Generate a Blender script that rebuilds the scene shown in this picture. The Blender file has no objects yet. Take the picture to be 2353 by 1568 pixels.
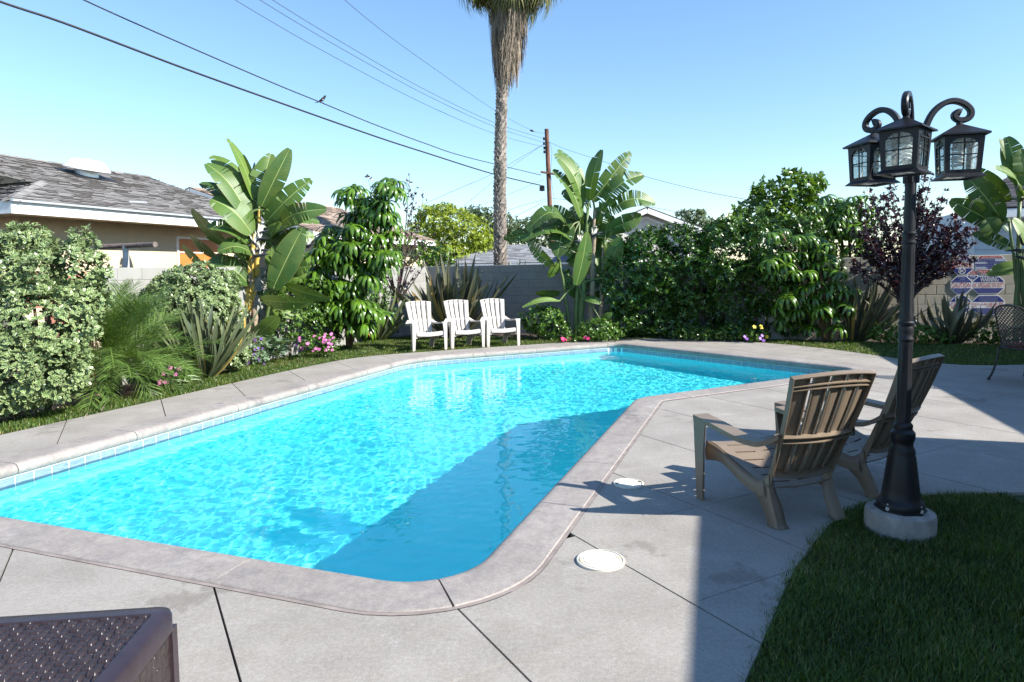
import bpy, bmesh, math, random
import numpy as np
from mathutils import Vector, Matrix
from mathutils.geometry import tessellate_polygon

random.seed(7)
rng = np.random.default_rng(7)
sc = bpy.context.scene
COL = sc.collection

# ------------------------------------------------------------------ camera
FPX, CX, CY, EYE = 1540.0, 1176.5, 712.0, 1.55       # measured on a 2353 x 1568 grid
_p, _r = math.atan(90 / FPX), math.radians(1.0)
FW = Vector((0, math.cos(_p), -math.sin(_p)))
_u = Vector((0, math.sin(_p), math.cos(_p)))
_x = Vector((1, 0, 0))
RT = _x * math.cos(_r) - _u * math.sin(_r)
UP = _u * math.cos(_r) + _x * math.sin(_r)
CAM = Vector((0, 0, EYE))
cd = bpy.data.cameras.new('camera')
cam = bpy.data.objects.new('camera', cd)
COL.objects.link(cam)
cd.sensor_width = 36
cd.lens = 36 * FPX / 2353
cd.shift_y = (CY - 784) / 2353
cd.clip_start, cd.clip_end = 0.05, 3000
cam.matrix_world = Matrix(((RT.x, UP.x, -FW.x, 0), (RT.y, UP.y, -FW.y, 0), (RT.z, UP.z, -FW.z, EYE), (0, 0, 0, 1)))
sc.camera = cam

# ------------------------------------------------------------------ light
SUN_H = Vector((0.912, -0.410)).normalized()          # horizontal direction towards the sun
SUN_EL = math.radians(35.0)
w = bpy.data.worlds.new('World')
sc.world = w
w.use_nodes = True
nt = w.node_tree
bg = nt.nodes['Background']
sky = nt.nodes.new('ShaderNodeTexSky')
sky.sky_type = 'NISHITA'
sky.sun_disc = False
sky.sun_elevation = SUN_EL
sky.sun_rotation = math.atan2(SUN_H.x, SUN_H.y)
sky.air_density, sky.dust_density, sky.ozone_density = 1.3, 0.0, 6.0
nt.links.new(sky.outputs[0], bg.inputs[0])
bg.inputs[1].default_value = 0.107
sl = bpy.data.lights.new('sun', 'SUN')
sl.energy = 5.0
sl.angle = math.radians(0.5)
sl.color = (1.0, 0.95, 0.87)
try:
    sl.use_shadow = True
    sl.cycles.is_caustics_light = True
except Exception:
    pass
sun = bpy.data.objects.new('sun', sl)
COL.objects.link(sun)
_d = Vector((SUN_H.x * math.cos(SUN_EL), SUN_H.y * math.cos(SUN_EL), math.sin(SUN_EL)))
sun.rotation_euler = _d.to_track_quat('Z', 'Y').to_euler()
sun.location = (20, -10, 30)
vs = sc.view_settings
vs.view_transform = 'Standard'
vs.look = 'None'
vs.exposure = 1.17
vs.gamma = 1.0
vs.use_curve_mapping = False
sc.cycles.use_denoising = True
sc.cycles.max_bounces = 10
sc.cycles.diffuse_bounces = 6
sc.cycles.glossy_bounces = 3
sc.cycles.transmission_bounces = 6
sc.cycles.transparent_max_bounces = 8
sc.cycles.caustics_reflective = True
sc.cycles.caustics_refractive = True
sc.cycles.sample_clamp_indirect = 4.0
sc.cycles.use_adaptive_sampling = True
sc.cycles.adaptive_threshold = 0.02

# ------------------------------------------------------------------ survey helpers
def ray(x, y):
    return FW * FPX + RT * (x - CX) + UP * (CY - y)
def G(x, y, z=0.0):
    d = ray(x, y)
    return CAM + d * ((z - EYE) / d.z)
def P(x, y, Y):
    d = ray(x, y)
    return CAM + d * (Y / d.y)
def Wp(x, y, p0, n):
    d = ray(x, y)
    n = Vector(n)
    return CAM + d * ((Vector(p0) - CAM).dot(n) / d.dot(n))
LU = Vector((0.316, 0.949, 0)).normalized()            # lot axes: along the side walls, along the back wall
LV = Vector((0.949, -0.316, 0)).normalized()
HU = Vector((0.338, 0.941, 0)).normalized()
HN = Vector((0.941, -0.338, 0)).normalized()

# ------------------------------------------------------------------ objects
def link(name, data, parent=None, label=None, cat=None, group=None, kind=None):
    o = bpy.data.objects.new(name, data)
    COL.objects.link(o)
    if parent is not None:
        o.parent = parent
    if label: o['label'] = label
    if cat: o['category'] = cat
    if group: o['group'] = group
    if cat and not kind: kind = 'thing'
    if kind: o['kind'] = kind
    return o
def empty(name, loc, label=None, cat=None, group=None, kind=None, rz=0.0):
    o = link(name, None, None, label, cat, group, kind)
    o.empty_display_size = 0.1
    o.location = loc
    o.rotation_euler = (0, 0, rz)
    return o

class MB:
    """collects vertices and faces, then links them as one mesh"""
    def __init__(s):
        s.v, s.f, s.m = [], [], []
    def add(s, vs_, fs, mi=0):
        b = len(s.v)
        s.v += [tuple(q) for q in vs_]
        for f in fs:
            s.f.append(tuple(b + i for i in f)); s.m.append(mi)
        return s
    def box(s, c, size, M=None, mi=0, taper=1.0):
        hx, hy, hz = size[0] / 2, size[1] / 2, size[2] / 2
        q = []
        for z in (-1, 1):
            k = taper if z > 0 else 1.0
            for x, y in ((-1, -1), (1, -1), (1, 1), (-1, 1)):
                p = Vector((x * hx * k, y * hy * k, z * hz))
                if M is not None: p = M @ p
                q.append(p + Vector(c))
        return s.add(q, [(3, 2, 1, 0), (4, 5, 6, 7), (0, 1, 5, 4), (1, 2, 6, 5), (2, 3, 7, 6), (3, 0, 4, 7)], mi)
    def bar(s, a, b, wx, wz, upv=(0, 0, 1), mi=0):
        a, b = Vector(a), Vector(b)
        d = b - a
        L = d.length
        d.normalize()
        x = d.cross(Vector(upv))
        if x.length < 1e-5: x = d.cross(Vector((1, 0, 0)))
        x.normalize()
        z = x.cross(d)
        M = Matrix((x, d, z)).transposed()
        return s.box((a + b) / 2, (wx, L, wz), M, mi)
    def tube(s, pts, rad, n=8, mi=0, cap=True):
        pts = [Vector(p) for p in pts]
        if not hasattr(rad, '__len__'): rad = [rad] * len(pts)
        rings = []
        prev = None
        for i, p in enumerate(pts):
            t = (pts[min(i + 1, len(pts) - 1)] - pts[max(i - 1, 0)])
            if t.length < 1e-9: t = Vector((0, 0, 1))
            t.normalize()
            if prev is None:
                x = t.orthogonal().normalized()
            else:
                x = prev - t * prev.dot(t)
                if x.length < 1e-6: x = t.orthogonal()
                x.normalize()
            prev = x
            y = t.cross(x)
            rings.append([p + (x * math.cos(a) + y * math.sin(a)) * rad[i] for a in [2 * math.pi * k / n for k in range(n)]])
        vv = [q for r in rings for q in r]
        ff = []
        for i in range(len(pts) - 1):
            for k in range(n):
                a, b2 = i * n + k, i * n + (k + 1) % n
                ff.append((a, b2, b2 + n, a + n))
        if cap:
            ff.append(tuple(range(n - 1, -1, -1)))
            ff.append(tuple((len(pts) - 1) * n + k for k in range(n)))
        return s.add(vv, ff, mi)
    def lathe(s, prof, n=24, c=(0, 0, 0), mi=0, cap=True, phase=0.0):
        c = Vector(c)
        vv = [c + Vector((r * math.cos(phase + 2 * math.pi * k / n), r * math.sin(phase + 2 * math.pi * k / n), z)) for r, z in prof for k in range(n)]
        ff = []
        for i in range(len(prof) - 1):
            for k in range(n):
                a, b = i * n + k, i * n + (k + 1) % n
                ff.append((a, b, b + n, a + n))
        if cap:
            ff.append(tuple(range(n - 1, -1, -1)))
            ff.append(tuple((len(prof) - 1) * n + k for k in range(n)))
        return s.add(vv, ff, mi)
    def prism(s, poly, z0, z1, mi=0):
        n = len(poly)
        vv = [(p[0], p[1], z0) for p in poly] + [(p[0], p[1], z1) for p in poly]
        ff = [(i, (i + 1) % n, (i + 1) % n + n, i + n) for i in range(n)]
        ff += [tuple(range(n - 1, -1, -1)), tuple(range(n, 2 * n))]
        return s.add(vv, ff, mi)
    def mesh(s, name, mats, smooth=False):
        me = bpy.data.meshes.new(name)
        me.from_pydata(s.v, [], s.f)
        for m in (mats if isinstance(mats, (list, tuple)) else [mats]):
            me.materials.append(m)
        if len(me.materials) > 1:
            me.polygons.foreach_set('material_index', s.m)
        if smooth:
            me.polygons.foreach_set('use_smooth', [True] * len(me.polygons))
            if smooth == 'auto':
                me.set_sharp_from_angle(angle=math.radians(38))
        me.validate()
        me.update()
        return me
    def build(s, name, mats, parent=None, smooth=False, label=None, cat=None, group=None, kind=None):
        return link(name, s.mesh(name, mats, smooth), parent, label, cat, group, kind)

def np_mesh(name, verts, faces, mats, tint=None, mi=None, smooth=False, uv=None):
    """verts (n,3), faces (m,k) all of one size"""
    me = bpy.data.meshes.new(name)
    verts = np.asarray(verts, dtype=np.float32)
    faces = np.asarray(faces, dtype=np.int32)
    m, k = faces.shape
    me.vertices.add(len(verts))
    me.vertices.foreach_set('co', verts.ravel())
    me.loops.add(m * k)
    me.loops.foreach_set('vertex_index', faces.ravel())
    me.polygons.add(m)
    me.polygons.foreach_set('loop_start', np.arange(0, m * k, k, dtype=np.int32))
    if smooth:
        me.polygons.foreach_set('use_smooth', np.ones(m, dtype=bool))
    for q in (mats if isinstance(mats, (list, tuple)) else [mats]):
        me.materials.append(q)
    if mi is not None:
        me.polygons.foreach_set('material_index', np.asarray(mi, dtype=np.int32))
    if tint is not None:
        a = me.attributes.new('tint', 'FLOAT', 'POINT')
        a.data.foreach_set('value', np.asarray(tint, dtype=np.float32))
    if uv is not None:
        l = me.uv_layers.new(name='UVMap')
        l.data.foreach_set('uv', np.asarray(uv, dtype=np.float32)[faces.ravel()].ravel())
    me.update(calc_edges=True)
    return me

def scatter(tv, tf, pos, R, scale):
    """template verts (n,3), faces (m,k); pos (K,3), R (K,3,3) columns = local axes, scale (K,) or (K,3)"""
    K, n = len(pos), len(tv)
    scale = np.asarray(scale, dtype=float)
    if scale.ndim == 1: scale = np.repeat(scale[:, None], 3, 1)
    v = np.einsum('kij,knj->kni', R, tv[None] * scale[:, None, :]) + pos[:, None, :]
    f = (tf[None] + (np.arange(K) * n)[:, None, None]).reshape(-1, tf.shape[1])
    return v.reshape(-1, 3), f
def frames(ydir, zdir):
    """rotation matrices whose local y is ydir and local z is near zdir"""
    y = ydir / (np.linalg.norm(ydir, axis=1, keepdims=True) + 1e-9)
    x = np.cross(y, zdir)
    x /= (np.linalg.norm(x, axis=1, keepdims=True) + 1e-9)
    z = np.cross(x, y)
    return np.stack([x, y, z], axis=2)
def rand_dirs(k):
    v = rng.normal(size=(k, 3))
    return v / np.linalg.norm(v, axis=1, keepdims=True)

def tree_copy(o, parent=None):
    c = o.copy()
    COL.objects.link(c)
    if parent is not None:
        c.parent = parent
    for ch in list(o.children):
        tree_copy(ch, c)
    return c

# ------------------------------------------------------------------ materials
def newmat(name):
    m = bpy.data.materials.new(name)
    m.use_nodes = True
    t = m.node_tree
    return m, t, t.nodes, t.links, t.nodes['Principled BSDF']
def rgb(c):
    return (c[0], c[1], c[2], 1.0)
def mixc(N, L, fac, a, b, mode='MIX'):
    n = N.new('ShaderNodeMix'); n.data_type = 'RGBA'; n.blend_type = mode
    for i, q in ((0, fac), (6, a), (7, b)):
        if isinstance(q, (int, float)): n.inputs[i].default_value = q
        elif isinstance(q, tuple): n.inputs[i].default_value = q if len(q) == 4 else rgb(q)
        else: L.new(q, n.inputs[i])
    return n.outputs[2]
def noise(N, L, vec, scale, detail=4.0, rough=0.55):
    n = N.new('ShaderNodeTexNoise')
    n.inputs['Scale'].default_value = scale
    n.inputs['Detail'].default_value = detail
    n.inputs['Roughness'].default_value = rough
    if vec is not None: L.new(vec, n.inputs['Vector'])
    return n.outputs[0]
def ramp(N, L, fac, stops):
    n = N.new('ShaderNodeValToRGB')
    e = n.color_ramp.elements
    while len(e) < len(stops): e.new(0.5)
    for q, (p_, c) in zip(e, stops):
        q.position = p_
        q.color = rgb(c) if not isinstance(c, (int, float)) else (c, c, c, 1)
    L.new(fac, n.inputs[0])
    return n.outputs[0]
def math_(N, L, op, a, b=None):
    n = N.new('ShaderNodeMath'); n.operation = op
    for i, q in ((0, a), (1, b)):
        if q is None: continue
        if isinstance(q, (int, float)): n.inputs[i].default_value = q
        else: L.new(q, n.inputs[i])
    return n.outputs[0]
def bump(N, L, h, strength, dist, bs):
    n = N.new('ShaderNodeBump')
    n.inputs['Strength'].default_value = strength
    n.inputs['Distance'].default_value = dist
    L.new(h, n.inputs['Height'])
    L.new(n.outputs[0], bs.inputs['Normal'])
def where(N, kind='pos'):
    if kind == 'pos':
        return N.new('ShaderNodeNewGeometry').outputs['Position']
    return N.new('ShaderNodeTexCoord').outputs['Object' if kind == 'obj' else 'UV']

def pm(name, col, rough=0.6, var=0.15, scale=6.0, bmp=0.0, bscale=80.0, bdist=0.004, metal=0.0, spec=0.5, per=0.0, fine=0.0, kind='pos'):
    """plain procedural material: noise in tone, optional grain, relief and per-object variation"""
    m, t, N, L, b = newmat(name)
    v = where(N, kind)
    dark = tuple(max(0.0, c * (1 - var)) for c in col)
    lite = tuple(min(1.0, c * (1 + var)) for c in col)
    c = mixc(N, L, ramp(N, L, noise(N, L, v, scale), [(0.3, 0.0), (0.7, 1.0)]), dark, lite)
    if fine:
        c = mixc(N, L, fine, c, ramp(N, L, noise(N, L, v, bscale * 2, 2), [(0.3, tuple(q * .35 for q in col)), (0.7, tuple(min(1, q * 1.7) for q in col))]))
    if per:
        r = math_(N, L, 'FRACT', math_(N, L, 'ADD', N.new('ShaderNodeObjectInfo').outputs['Random'], N.new('ShaderNodeNewGeometry').outputs['Random Per Island']))
        c = mixc(N, L, 1.0, c, ramp(N, L, r, [(0.0, 1 - per), (1.0, 1.0)]), 'MULTIPLY')
    L.new(c, b.inputs['Base Color'])
    b.inputs['Roughness'].default_value = rough
    b.inputs['Metallic'].default_value = metal
    b.inputs['Specular IOR Level'].default_value = spec
    if bmp:
        bump(N, L, noise(N, L, v, bscale, 3), bmp, bdist, b)
    return m

def leafmat(name, dark, lite, rough=0.38, transl=0.25, spec=0.5, per=0.0, tcol=None, old=None):
    """foliage: colour from the tint attribute, light passes through"""
    m, t, N, L, b = newmat(name)
    a = N.new('ShaderNodeAttribute'); a.attribute_name = 'tint'
    stops = [(0.0, dark), (0.85, lite)]
    if old: stops.append((0.97, old))
    c = ramp(N, L, a.outputs['Fac'], stops)
    if per:
        r = N.new('ShaderNodeObjectInfo').outputs['Random']
        c = mixc(N, L, 1.0, c, ramp(N, L, r, [(0.0, 1 - per), (1.0, 1.0)]), 'MULTIPLY')
    L.new(c, b.inputs['Base Color'])
    b.inputs['Roughness'].default_value = rough
    b.inputs['Specular IOR Level'].default_value = spec
    if transl:
        tr = N.new('ShaderNodeBsdfTranslucent')
        L.new(mixc(N, L, 1.0, c, (tcol or (1.6, 1.5, 0.6)), 'MULTIPLY'), tr.inputs[0])
        mx = N.new('ShaderNodeMixShader'); mx.inputs[0].default_value = transl
        L.new(b.outputs[0], mx.inputs[1]); L.new(tr.outputs[0], mx.inputs[2])
        L.new(mx.outputs[0], N['Material Output'].inputs[0])
    return m
# ------------------------------------------------------------------ pool outline
def isect(p, d, q, e):
    det = d[0] * -e[1] + e[0] * d[1]
    s = ((q[0] - p[0]) * -e[1] + e[0] * (q[1] - p[1])) / det
    return Vector((p[0] + d[0] * s, p[1] + d[1] * s))
_left = ((-4.221, 5.402), (0.340, 0.940))
_far = ((0.425, 13.115), (0.905, 0.425))
_rfar = ((3.989, 11.492), (0.600, -0.800))
_inner = ((2.80, 8.629), (0.887, 0.462))
_right = ((0.351, 4.889), (0.347, 0.938))
_near = ((-1.457, 3.581), (-0.937, 0.350))
corners = [(isect(*_left, *_near), 0.55), (isect(*_near, *_right), 0.42), (isect(*_right, *_inner), 0.46),
           (isect(*_inner, *_rfar), 0.30), (isect(*_rfar, *_far), 0.30), (isect(*_far, *_left), 1.6)]
def fillet(cs, step=0.06):
    out = []
    n = len(cs)
    for i in range(n):
        p0, p1, p2 = cs[i - 1][0], cs[i][0], cs[(i + 1) % n][0]
        r = cs[i][1]
        a, b = (p0 - p1).normalized(), (p2 - p1).normalized()
        th = math.acos(max(-1, min(1, a.dot(b))))
        t = r / math.tan(th / 2)
        c = p1 + (a + b).normalized() * (r / math.sin(th / 2))
        s, e = p1 + a * t, p1 + b * t
        a0 = math.atan2(s.y - c.y, s.x - c.x); a1 = math.atan2(e.y - c.y, e.x - c.x)
        da = (a1 - a0 + math.pi) % (2 * math.pi) - math.pi
        k = max(4, int(abs(da) * r / step))
        out += [Vector((c.x + r * math.cos(a0 + da * j / k), c.y + r * math.sin(a0 + da * j / k))) for j in range(k + 1)]
    return out
_raw = fillet(corners)
class Loop:
    """closed curve sampled by arc length, with outward normals"""
    def __init__(s, pts):
        s.p = pts
        s.n = len(pts)
        s.d = [0.0]
        for i in range(s.n): s.d.append(s.d[-1] + (pts[(i + 1) % s.n] - pts[i]).length)
        s.len = s.d[-1]
        s.ccw = sum(pts[i].x * pts[(i + 1) % s.n].y - pts[(i + 1) % s.n].x * pts[i].y for i in range(s.n)) > 0
    def at(s, t):
        t %= s.len
        lo, hi = 0, s.n
        while hi - lo > 1:
            m = (lo + hi) // 2
            if s.d[m] <= t: lo = m
            else: hi = m
        a, b = s.p[lo], s.p[(lo + 1) % s.n]
        L = s.d[lo + 1] - s.d[lo]
        return a + (b - a) * ((t - s.d[lo]) / max(L, 1e-9))
    def nrm(s, t):
        d = (s.at(t + 0.03) - s.at(t - 0.03)).normalized()
        return Vector((d.y, -d.x)) if s.ccw else Vector((-d.y, d.x))
    def offset(s, o, step=0.06):
        k = int(s.len / step)
        return [s.at(i * s.len / k) + s.nrm(i * s.len / k) * o for i in range(k)]
POOL = Loop(_raw)
COPE_W, MAST_W, WATER_Z = 0.30, 0.026, -0.155

def fill(name, loops, z, mats, parent=None, kind=None, zfun=None, label=None):
    """flat sheet bounded by the first loop, with the others cut out"""
    ls = [[Vector((p[0], p[1], 0)) for p in l] for l in loops]
    tris = tessellate_polygon(ls)
    flat = [p for l in ls for p in l]
    me = bpy.data.meshes.new(name)
    vv = [(p.x, p.y, zfun(p.x, p.y) if zfun else z) for p in flat]
    ff = []
    for t in tris:
        a, b, c = (flat[i] for i in t)
        cr = (b - a).cross(c - a).z
        if abs(cr) < 1e-10: continue
        ff.append(tuple(t) if cr > 0 else tuple(reversed(t)))
    me.from_pydata(vv, [], ff)
    me.materials.append(mats)
    me.update()
    return link(name, me, parent, label=label, kind=kind)

# ------------------------------------------------------------------ materials of the ground
def concrete(name, a, b, blotch, grain=0.10, stain=(0.30, 0.25, 0.20), wear=0.0):
    m, t, N, L, bs = newmat(name)
    v = where(N)
    c = mixc(N, L, ramp(N, L, noise(N, L, v, 1.6, 6, 0.62), [(0.30, 0.0), (0.70, 1.0)]), a, b)
    c = mixc(N, L, ramp(N, L, noise(N, L, v, 5.5, 5, 0.65), [(0.50, 0.0), (0.78, blotch)]), c, stain)
    mp = N.new('ShaderNodeMapping'); L.new(v, mp.inputs[0]); mp.inputs[1].default_value = (13.1, 4.7, 0)
    c = mixc(N, L, ramp(N, L, noise(N, L, mp.outputs[0], 3.2, 7, 0.7), [(0.55, 0.0), (0.75, 0.40)]), c, tuple(min(1, q * 1.28) for q in b))
    g = noise(N, L, v, 170, 2, 0.5)
    c = mixc(N, L, grain, c, ramp(N, L, g, [(0.32, (0.06, 0.055, 0.05)), (0.5, tuple(b)), (0.68, (0.95, 0.93, 0.9))]))
    c = mixc(N, L, 0.10, c, ramp(N, L, noise(N, L, v, 48, 3, 0.6), [(0.36, (0.10, 0.09, 0.08)), (0.5, tuple(b)), (0.66, (0.62, 0.60, 0.56))]))
    sp_ = N.new('ShaderNodeMapping'); L.new(v, sp_.inputs[0]); sp_.inputs[1].default_value = (3.7, 9.2, 0)
    c = mixc(N, L, ramp(N, L, noise(N, L, sp_.outputs[0], 1.15, 8, 0.72), [(0.59, 0.0), (0.63, 0.38), (0.75, 0.48)]), c, tuple(q * .48 for q in stain))
    ef = N.new('ShaderNodeMapping'); L.new(v, ef.inputs[0]); ef.inputs[1].default_value = (1.3, 21.0, 0)
    c = mixc(N, L, ramp(N, L, noise(N, L, ef.outputs[0], 2.3, 9, 0.78), [(0.58, 0.0), (0.70, 0.55)]), c, (0.46, 0.45, 0.43))
    if wear:
        c = mixc(N, L, ramp(N, L, noise(N, L, v, 11, 6, 0.7), [(0.45, 0.0), (0.7, wear)]), c, (0.165, 0.155, 0.16))
    r = N.new('ShaderNodeObjectInfo').outputs['Random']
    c = mixc(N, L, 1.0, c, ramp(N, L, r, [(0.0, 0.93), (1.0, 1.0)]), 'MULTIPLY')
    L.new(c, bs.inputs['Base Color'])
    bs.inputs['Roughness'].default_value = 0.75
    bs.inputs['Specular IOR Level'].default_value = 0.35
    bump(N, L, noise(N, L, v, 130, 3), 0.35, 0.003, bs)
    return m
M_slab = concrete('deck_concrete', (0.215, 0.196, 0.172), (0.325, 0.302, 0.270), 0.50, stain=(0.22, 0.185, 0.15))
M_cope = concrete('coping_concrete', (0.205, 0.182, 0.166), (0.335, 0.300, 0.272), 0.55, grain=0.09, stain=(0.165, 0.155, 0.160), wear=0.42)
M_mast = pm('mastic', (0.235, 0.196, 0.178), 0.8, 0.25, 9, 0.3, 150)
M_soil = pm('soil', (0.055, 0.038, 0.026), 0.95, 0.5, 9, 0.8, 40, 0.03, fine=0.25)
M_joint = pm('joint_dirt', (0.05, 0.042, 0.036), 0.95, 0.3, 9)
M_turf = pm('turf_base', (0.035, 0.055, 0.016), 0.9, 0.4, 14, 0.5, 60, 0.02)

# ------------------------------------------------------------------ ground and deck
hole = POOL.offset(0.12, 0.15)
ground = fill('ground', [[(-900, -300), (900, -300), (900, 1600), (-900, 1600)], hole], -0.07, M_soil, kind='structure')

V2 = lambda l: [Vector(q) for q in l]
lawn_near_edge = V2([(0.62, 1.9), (0.843, 2.417), (1.002, 2.669), (1.269, 3.108), (1.449, 3.384), (1.63, 3.62), (1.85, 3.90), (2.06, 4.13), (2.30, 4.30), (2.55, 4.38), (2.85, 4.42), (3.422, 4.43), (4.6, 4.40)])
deck_left = V2([(-5.75, 5.0), (-5.45, 5.75), (-5.132, 6.611), (-4.852, 7.359), (-4.441, 8.462), (-4.051, 9.577), (-3.664, 10.658), (-3.20, 11.75), (-2.95, 12.15), (-2.614, 12.50), (-2.25, 12.72), (-1.881, 12.90), (-0.47, 13.56), (0.09, 13.80), (1.289, 14.33), (2.295, 14.64), (2.8, 14.70), (3.25, 14.62)])
deck_right = V2([(4.27, 14.10), (4.88, 13.796), (5.42, 13.1), (5.86, 12.3), (6.152, 11.46), (6.376, 10.72), (6.60, 10.32), (6.85, 10.10), (7.206, 10.0), (7.708, 10.036), (8.6, 10.15), (9.3, 10.2)])
deck_poly = ([Vector((-5.75, 1.2)), Vector((0.35, 1.2))] + lawn_near_edge + [Vector((4.6, 2.6)), Vector((7.9, 2.6)), Vector((9.3, 7.0))]
             + list(reversed(deck_right)) + list(reversed(deck_left)))
deck = link('pool_deck', None, kind='structure')
bed_joint = fill('joint_bed', [deck_poly, POOL.offset(0.2, 0.12)], -0.035, M_joint, deck)

nA, nB = Vector((0.8675, 0.4975)), Vector((-0.4695, 0.883))
A0, SA, B0, SB = 0.31, 0.945, 2.284, 0.925
def slabs():
    bm0 = bmesh.new()
    src = fill('slab_source', [deck_poly, POOL.offset(COPE_W + MAST_W, 0.07)], 0.0, M_slab)
    bm0.from_mesh(src.data)
    bpy.data.objects.remove(src)
    count = 0
    for ia in range(-7, 14):
        for ib in range(-3, 16):
            a0, a1 = A0 + SA * ia + 0.005, A0 + SA * (ia + 1) - 0.005
            b0, b1 = B0 + SB * ib + 0.0022, B0 + SB * (ib + 1) - 0.0022
            bm = bm0.copy()
            for n, o, sgn in ((nA, a0, -1), (nA, a1, 1), (nB, b0, -1), (nB, b1, 1)):
                g = bm.verts[:] + bm.edges[:] + bm.faces[:]
                if not bm.faces: break
                bmesh.ops.bisect_plane(bm, geom=g, plane_co=(n.x * o, n.y * o, 0), plane_no=(n.x * sgn, n.y * sgn, 0), clear_outer=True)
            if not bm.faces or sum(f.calc_area() for f in bm.faces) < 0.004:
                bm.free(); continue
            bmesh.ops.dissolve_limit(bm, angle_limit=0.01, verts=bm.verts[:], edges=bm.edges[:])
            be = [e for e in bm.edges if e.is_boundary]
            r = bmesh.ops.extrude_edge_only(bm, edges=be)
            for q in r['geom']:
                if isinstance(q, bmesh.types.BMVert): q.co.z -= 0.05
            bmesh.ops.recalc_face_normals(bm, faces=bm.faces[:])
            top = [f for f in bm.faces if abs(f.normal.z) > 0.9]
            if top and top[0].normal.z < 0:
                bmesh.ops.reverse_faces(bm, faces=bm.faces[:])
            me = bpy.data.meshes.new('slab')
            bm.to_mesh(me); bm.free()
            me.materials.append(M_slab)
            link('slab', me, deck)
            count += 1
    bm0.free()
    return count
slabs()

# ------------------------------------------------------------------ pool: shell, tiles, coping
pool = empty('swimming_pool', (0, 0, 0), 'angular turquoise swimming pool rimmed with pale concrete coping and waterline tiles', 'swimming pool')
def floor_z(x, y):
    t = (x * LU.x + y * LU.y - 3.2) / (13.6 - 3.2)
    return -1.52 + 0.50 * max(-0.1, min(1.15, t))
m, t, N, L, b = newmat('pool_plaster')
v = where(N)
c = mixc(N, L, ramp(N, L, noise(N, L, v, 2.0, 5), [(0.3, 0.0), (0.7, 1.0)]), (0.10, 0.88, 0.95), (0.17, 0.93, 0.98))
L.new(c, b.inputs['Base Color']); b.inputs['Roughness'].default_value = 0.9; b.inputs['Specular IOR Level'].default_value = 0.1
M_plaster = m
edge = POOL.offset(0.0, 0.10)
mb = MB()
n_ = len(edge)
inner_floor = POOL.offset(-0.22, 0.10)
n2 = min(n_, len(inner_floor))
vv = []
for p in edge:
    vv.append((p.x, p.y, -0.085))
for p in edge:
    vv.append((p.x, p.y, floor_z(p.x, p.y) + 0.22))
for i in range(n_):
    q = inner_floor[i % len(inner_floor)]
    vv.append((q.x, q.y, floor_z(q.x, q.y)))
ff = []
for k in range(2):
    for i in range(n_):
        j = (i + 1) % n_
        ff.append((k * n_ + i, (k + 1) * n_ + i, (k + 1) * n_ + j, k * n_ + j))
mb.add(vv, ff)
shell = mb.build('pool_wall', M_plaster, pool)
floor_o = fill('pool_floor', [[vv[2 * n_ + i] for i in range(n_)]], 0, M_plaster, pool, zfun=floor_z)

# waterline tiles
m, t, N, L, b = newmat('glazed_tile')
v = where(N)
mp = N.new('ShaderNodeMapping'); mp.inputs['Scale'].default_value = (6, 6, 60); L.new(v, mp.inputs[0])
c = mixc(N, L, ramp(N, L, noise(N, L, mp.outputs[0], 1.6, 5, 0.65), [(0.35, 0.0), (0.65, 1.0)]), (0.10, 0.17, 0.23), (0.27, 0.36, 0.43))
c = mixc(N, L, ramp(N, L, N.new('ShaderNodeObjectInfo').outputs['Random'], [(0.0, 0.0), (1.0, 0.4)]), c, (0.20, 0.27, 0.33))
L.new(c, b.inputs['Base Color']); b.inputs['Roughness'].default_value = 0.15
M_tile = m
M_grout = pm('grout', (0.70, 0.70, 0.68), 0.8, 0.1, 20)
mb = MB()
ge = POOL.offset(-0.004, 0.08)
k = len(ge)
mb.add([(p.x, p.y, z) for z in (-0.088, -0.262) for p in ge], [(i, i + k, (i + 1) % k + k, (i + 1) % k) for i in range(k)])
mb.build('grout_band', M_grout, pool)
nt_ = int(POOL.len / 0.156)
tile_me = MB().box((0, 0, 0), (0.145, 0.008, 0.145)).mesh('tile', M_tile)
for i in range(nt_):
    s = (i + 0.5) * POOL.len / nt_
    p, n = POOL.at(s), POOL.nrm(s)
    o = link('tile', tile_me, pool)
    q = p - n * 0.006
    o.location = (q.x, q.y, -0.088 - 0.0765)
    o.rotation_euler = (0, 0, math.atan2(n.y, n.x) - math.pi / 2)

# coping: poured segments with a rounded nose
prof = [(COPE_W, -0.03), (COPE_W, 0.004), (COPE_W - 0.006, 0.009), (0.05, 0.012), (0.02, 0.010), (-0.005, 0.002), (-0.022, -0.014), (-0.030, -0.036), (-0.026, -0.062), (-0.012, -0.080), (0.012, -0.086), (0.06, -0.086)]
def coping(s0, s1):
    k = max(2, int((s1 - s0) / 0.07))
    mb = MB()
    np_ = len(prof)
    for i in range(k + 1):
        s = s0 + (s1 - s0) * i / k
        p, n = POOL.at(s), POOL.nrm(s)
        mb.v += [(p.x + n.x * o, p.y + n.y * o, z) for o, z in prof]
    for i in range(k):
        for j in range(np_ - 1):
            a = i * np_ + j
            mb.f.append((a, a + 1, a + 1 + np_, a + np_) if not POOL.ccw else (a, a + np_, a + 1 + np_, a + 1)); mb.m.append(0)
    mb.f.append(tuple(range(np_))); mb.m.append(0)
    mb.f.append(tuple(range(k * np_ + np_ - 1, k * np_ - 1, -1))); mb.m.append(0)
    me = mb.mesh('coping', M_cope, smooth='auto')
    bm = bmesh.new(); bm.from_mesh(me); bmesh.ops.recalc_face_normals(bm, faces=bm.faces[:]); bm.to_mesh(me); bm.free()
    return link('coping', me, pool)
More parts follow.
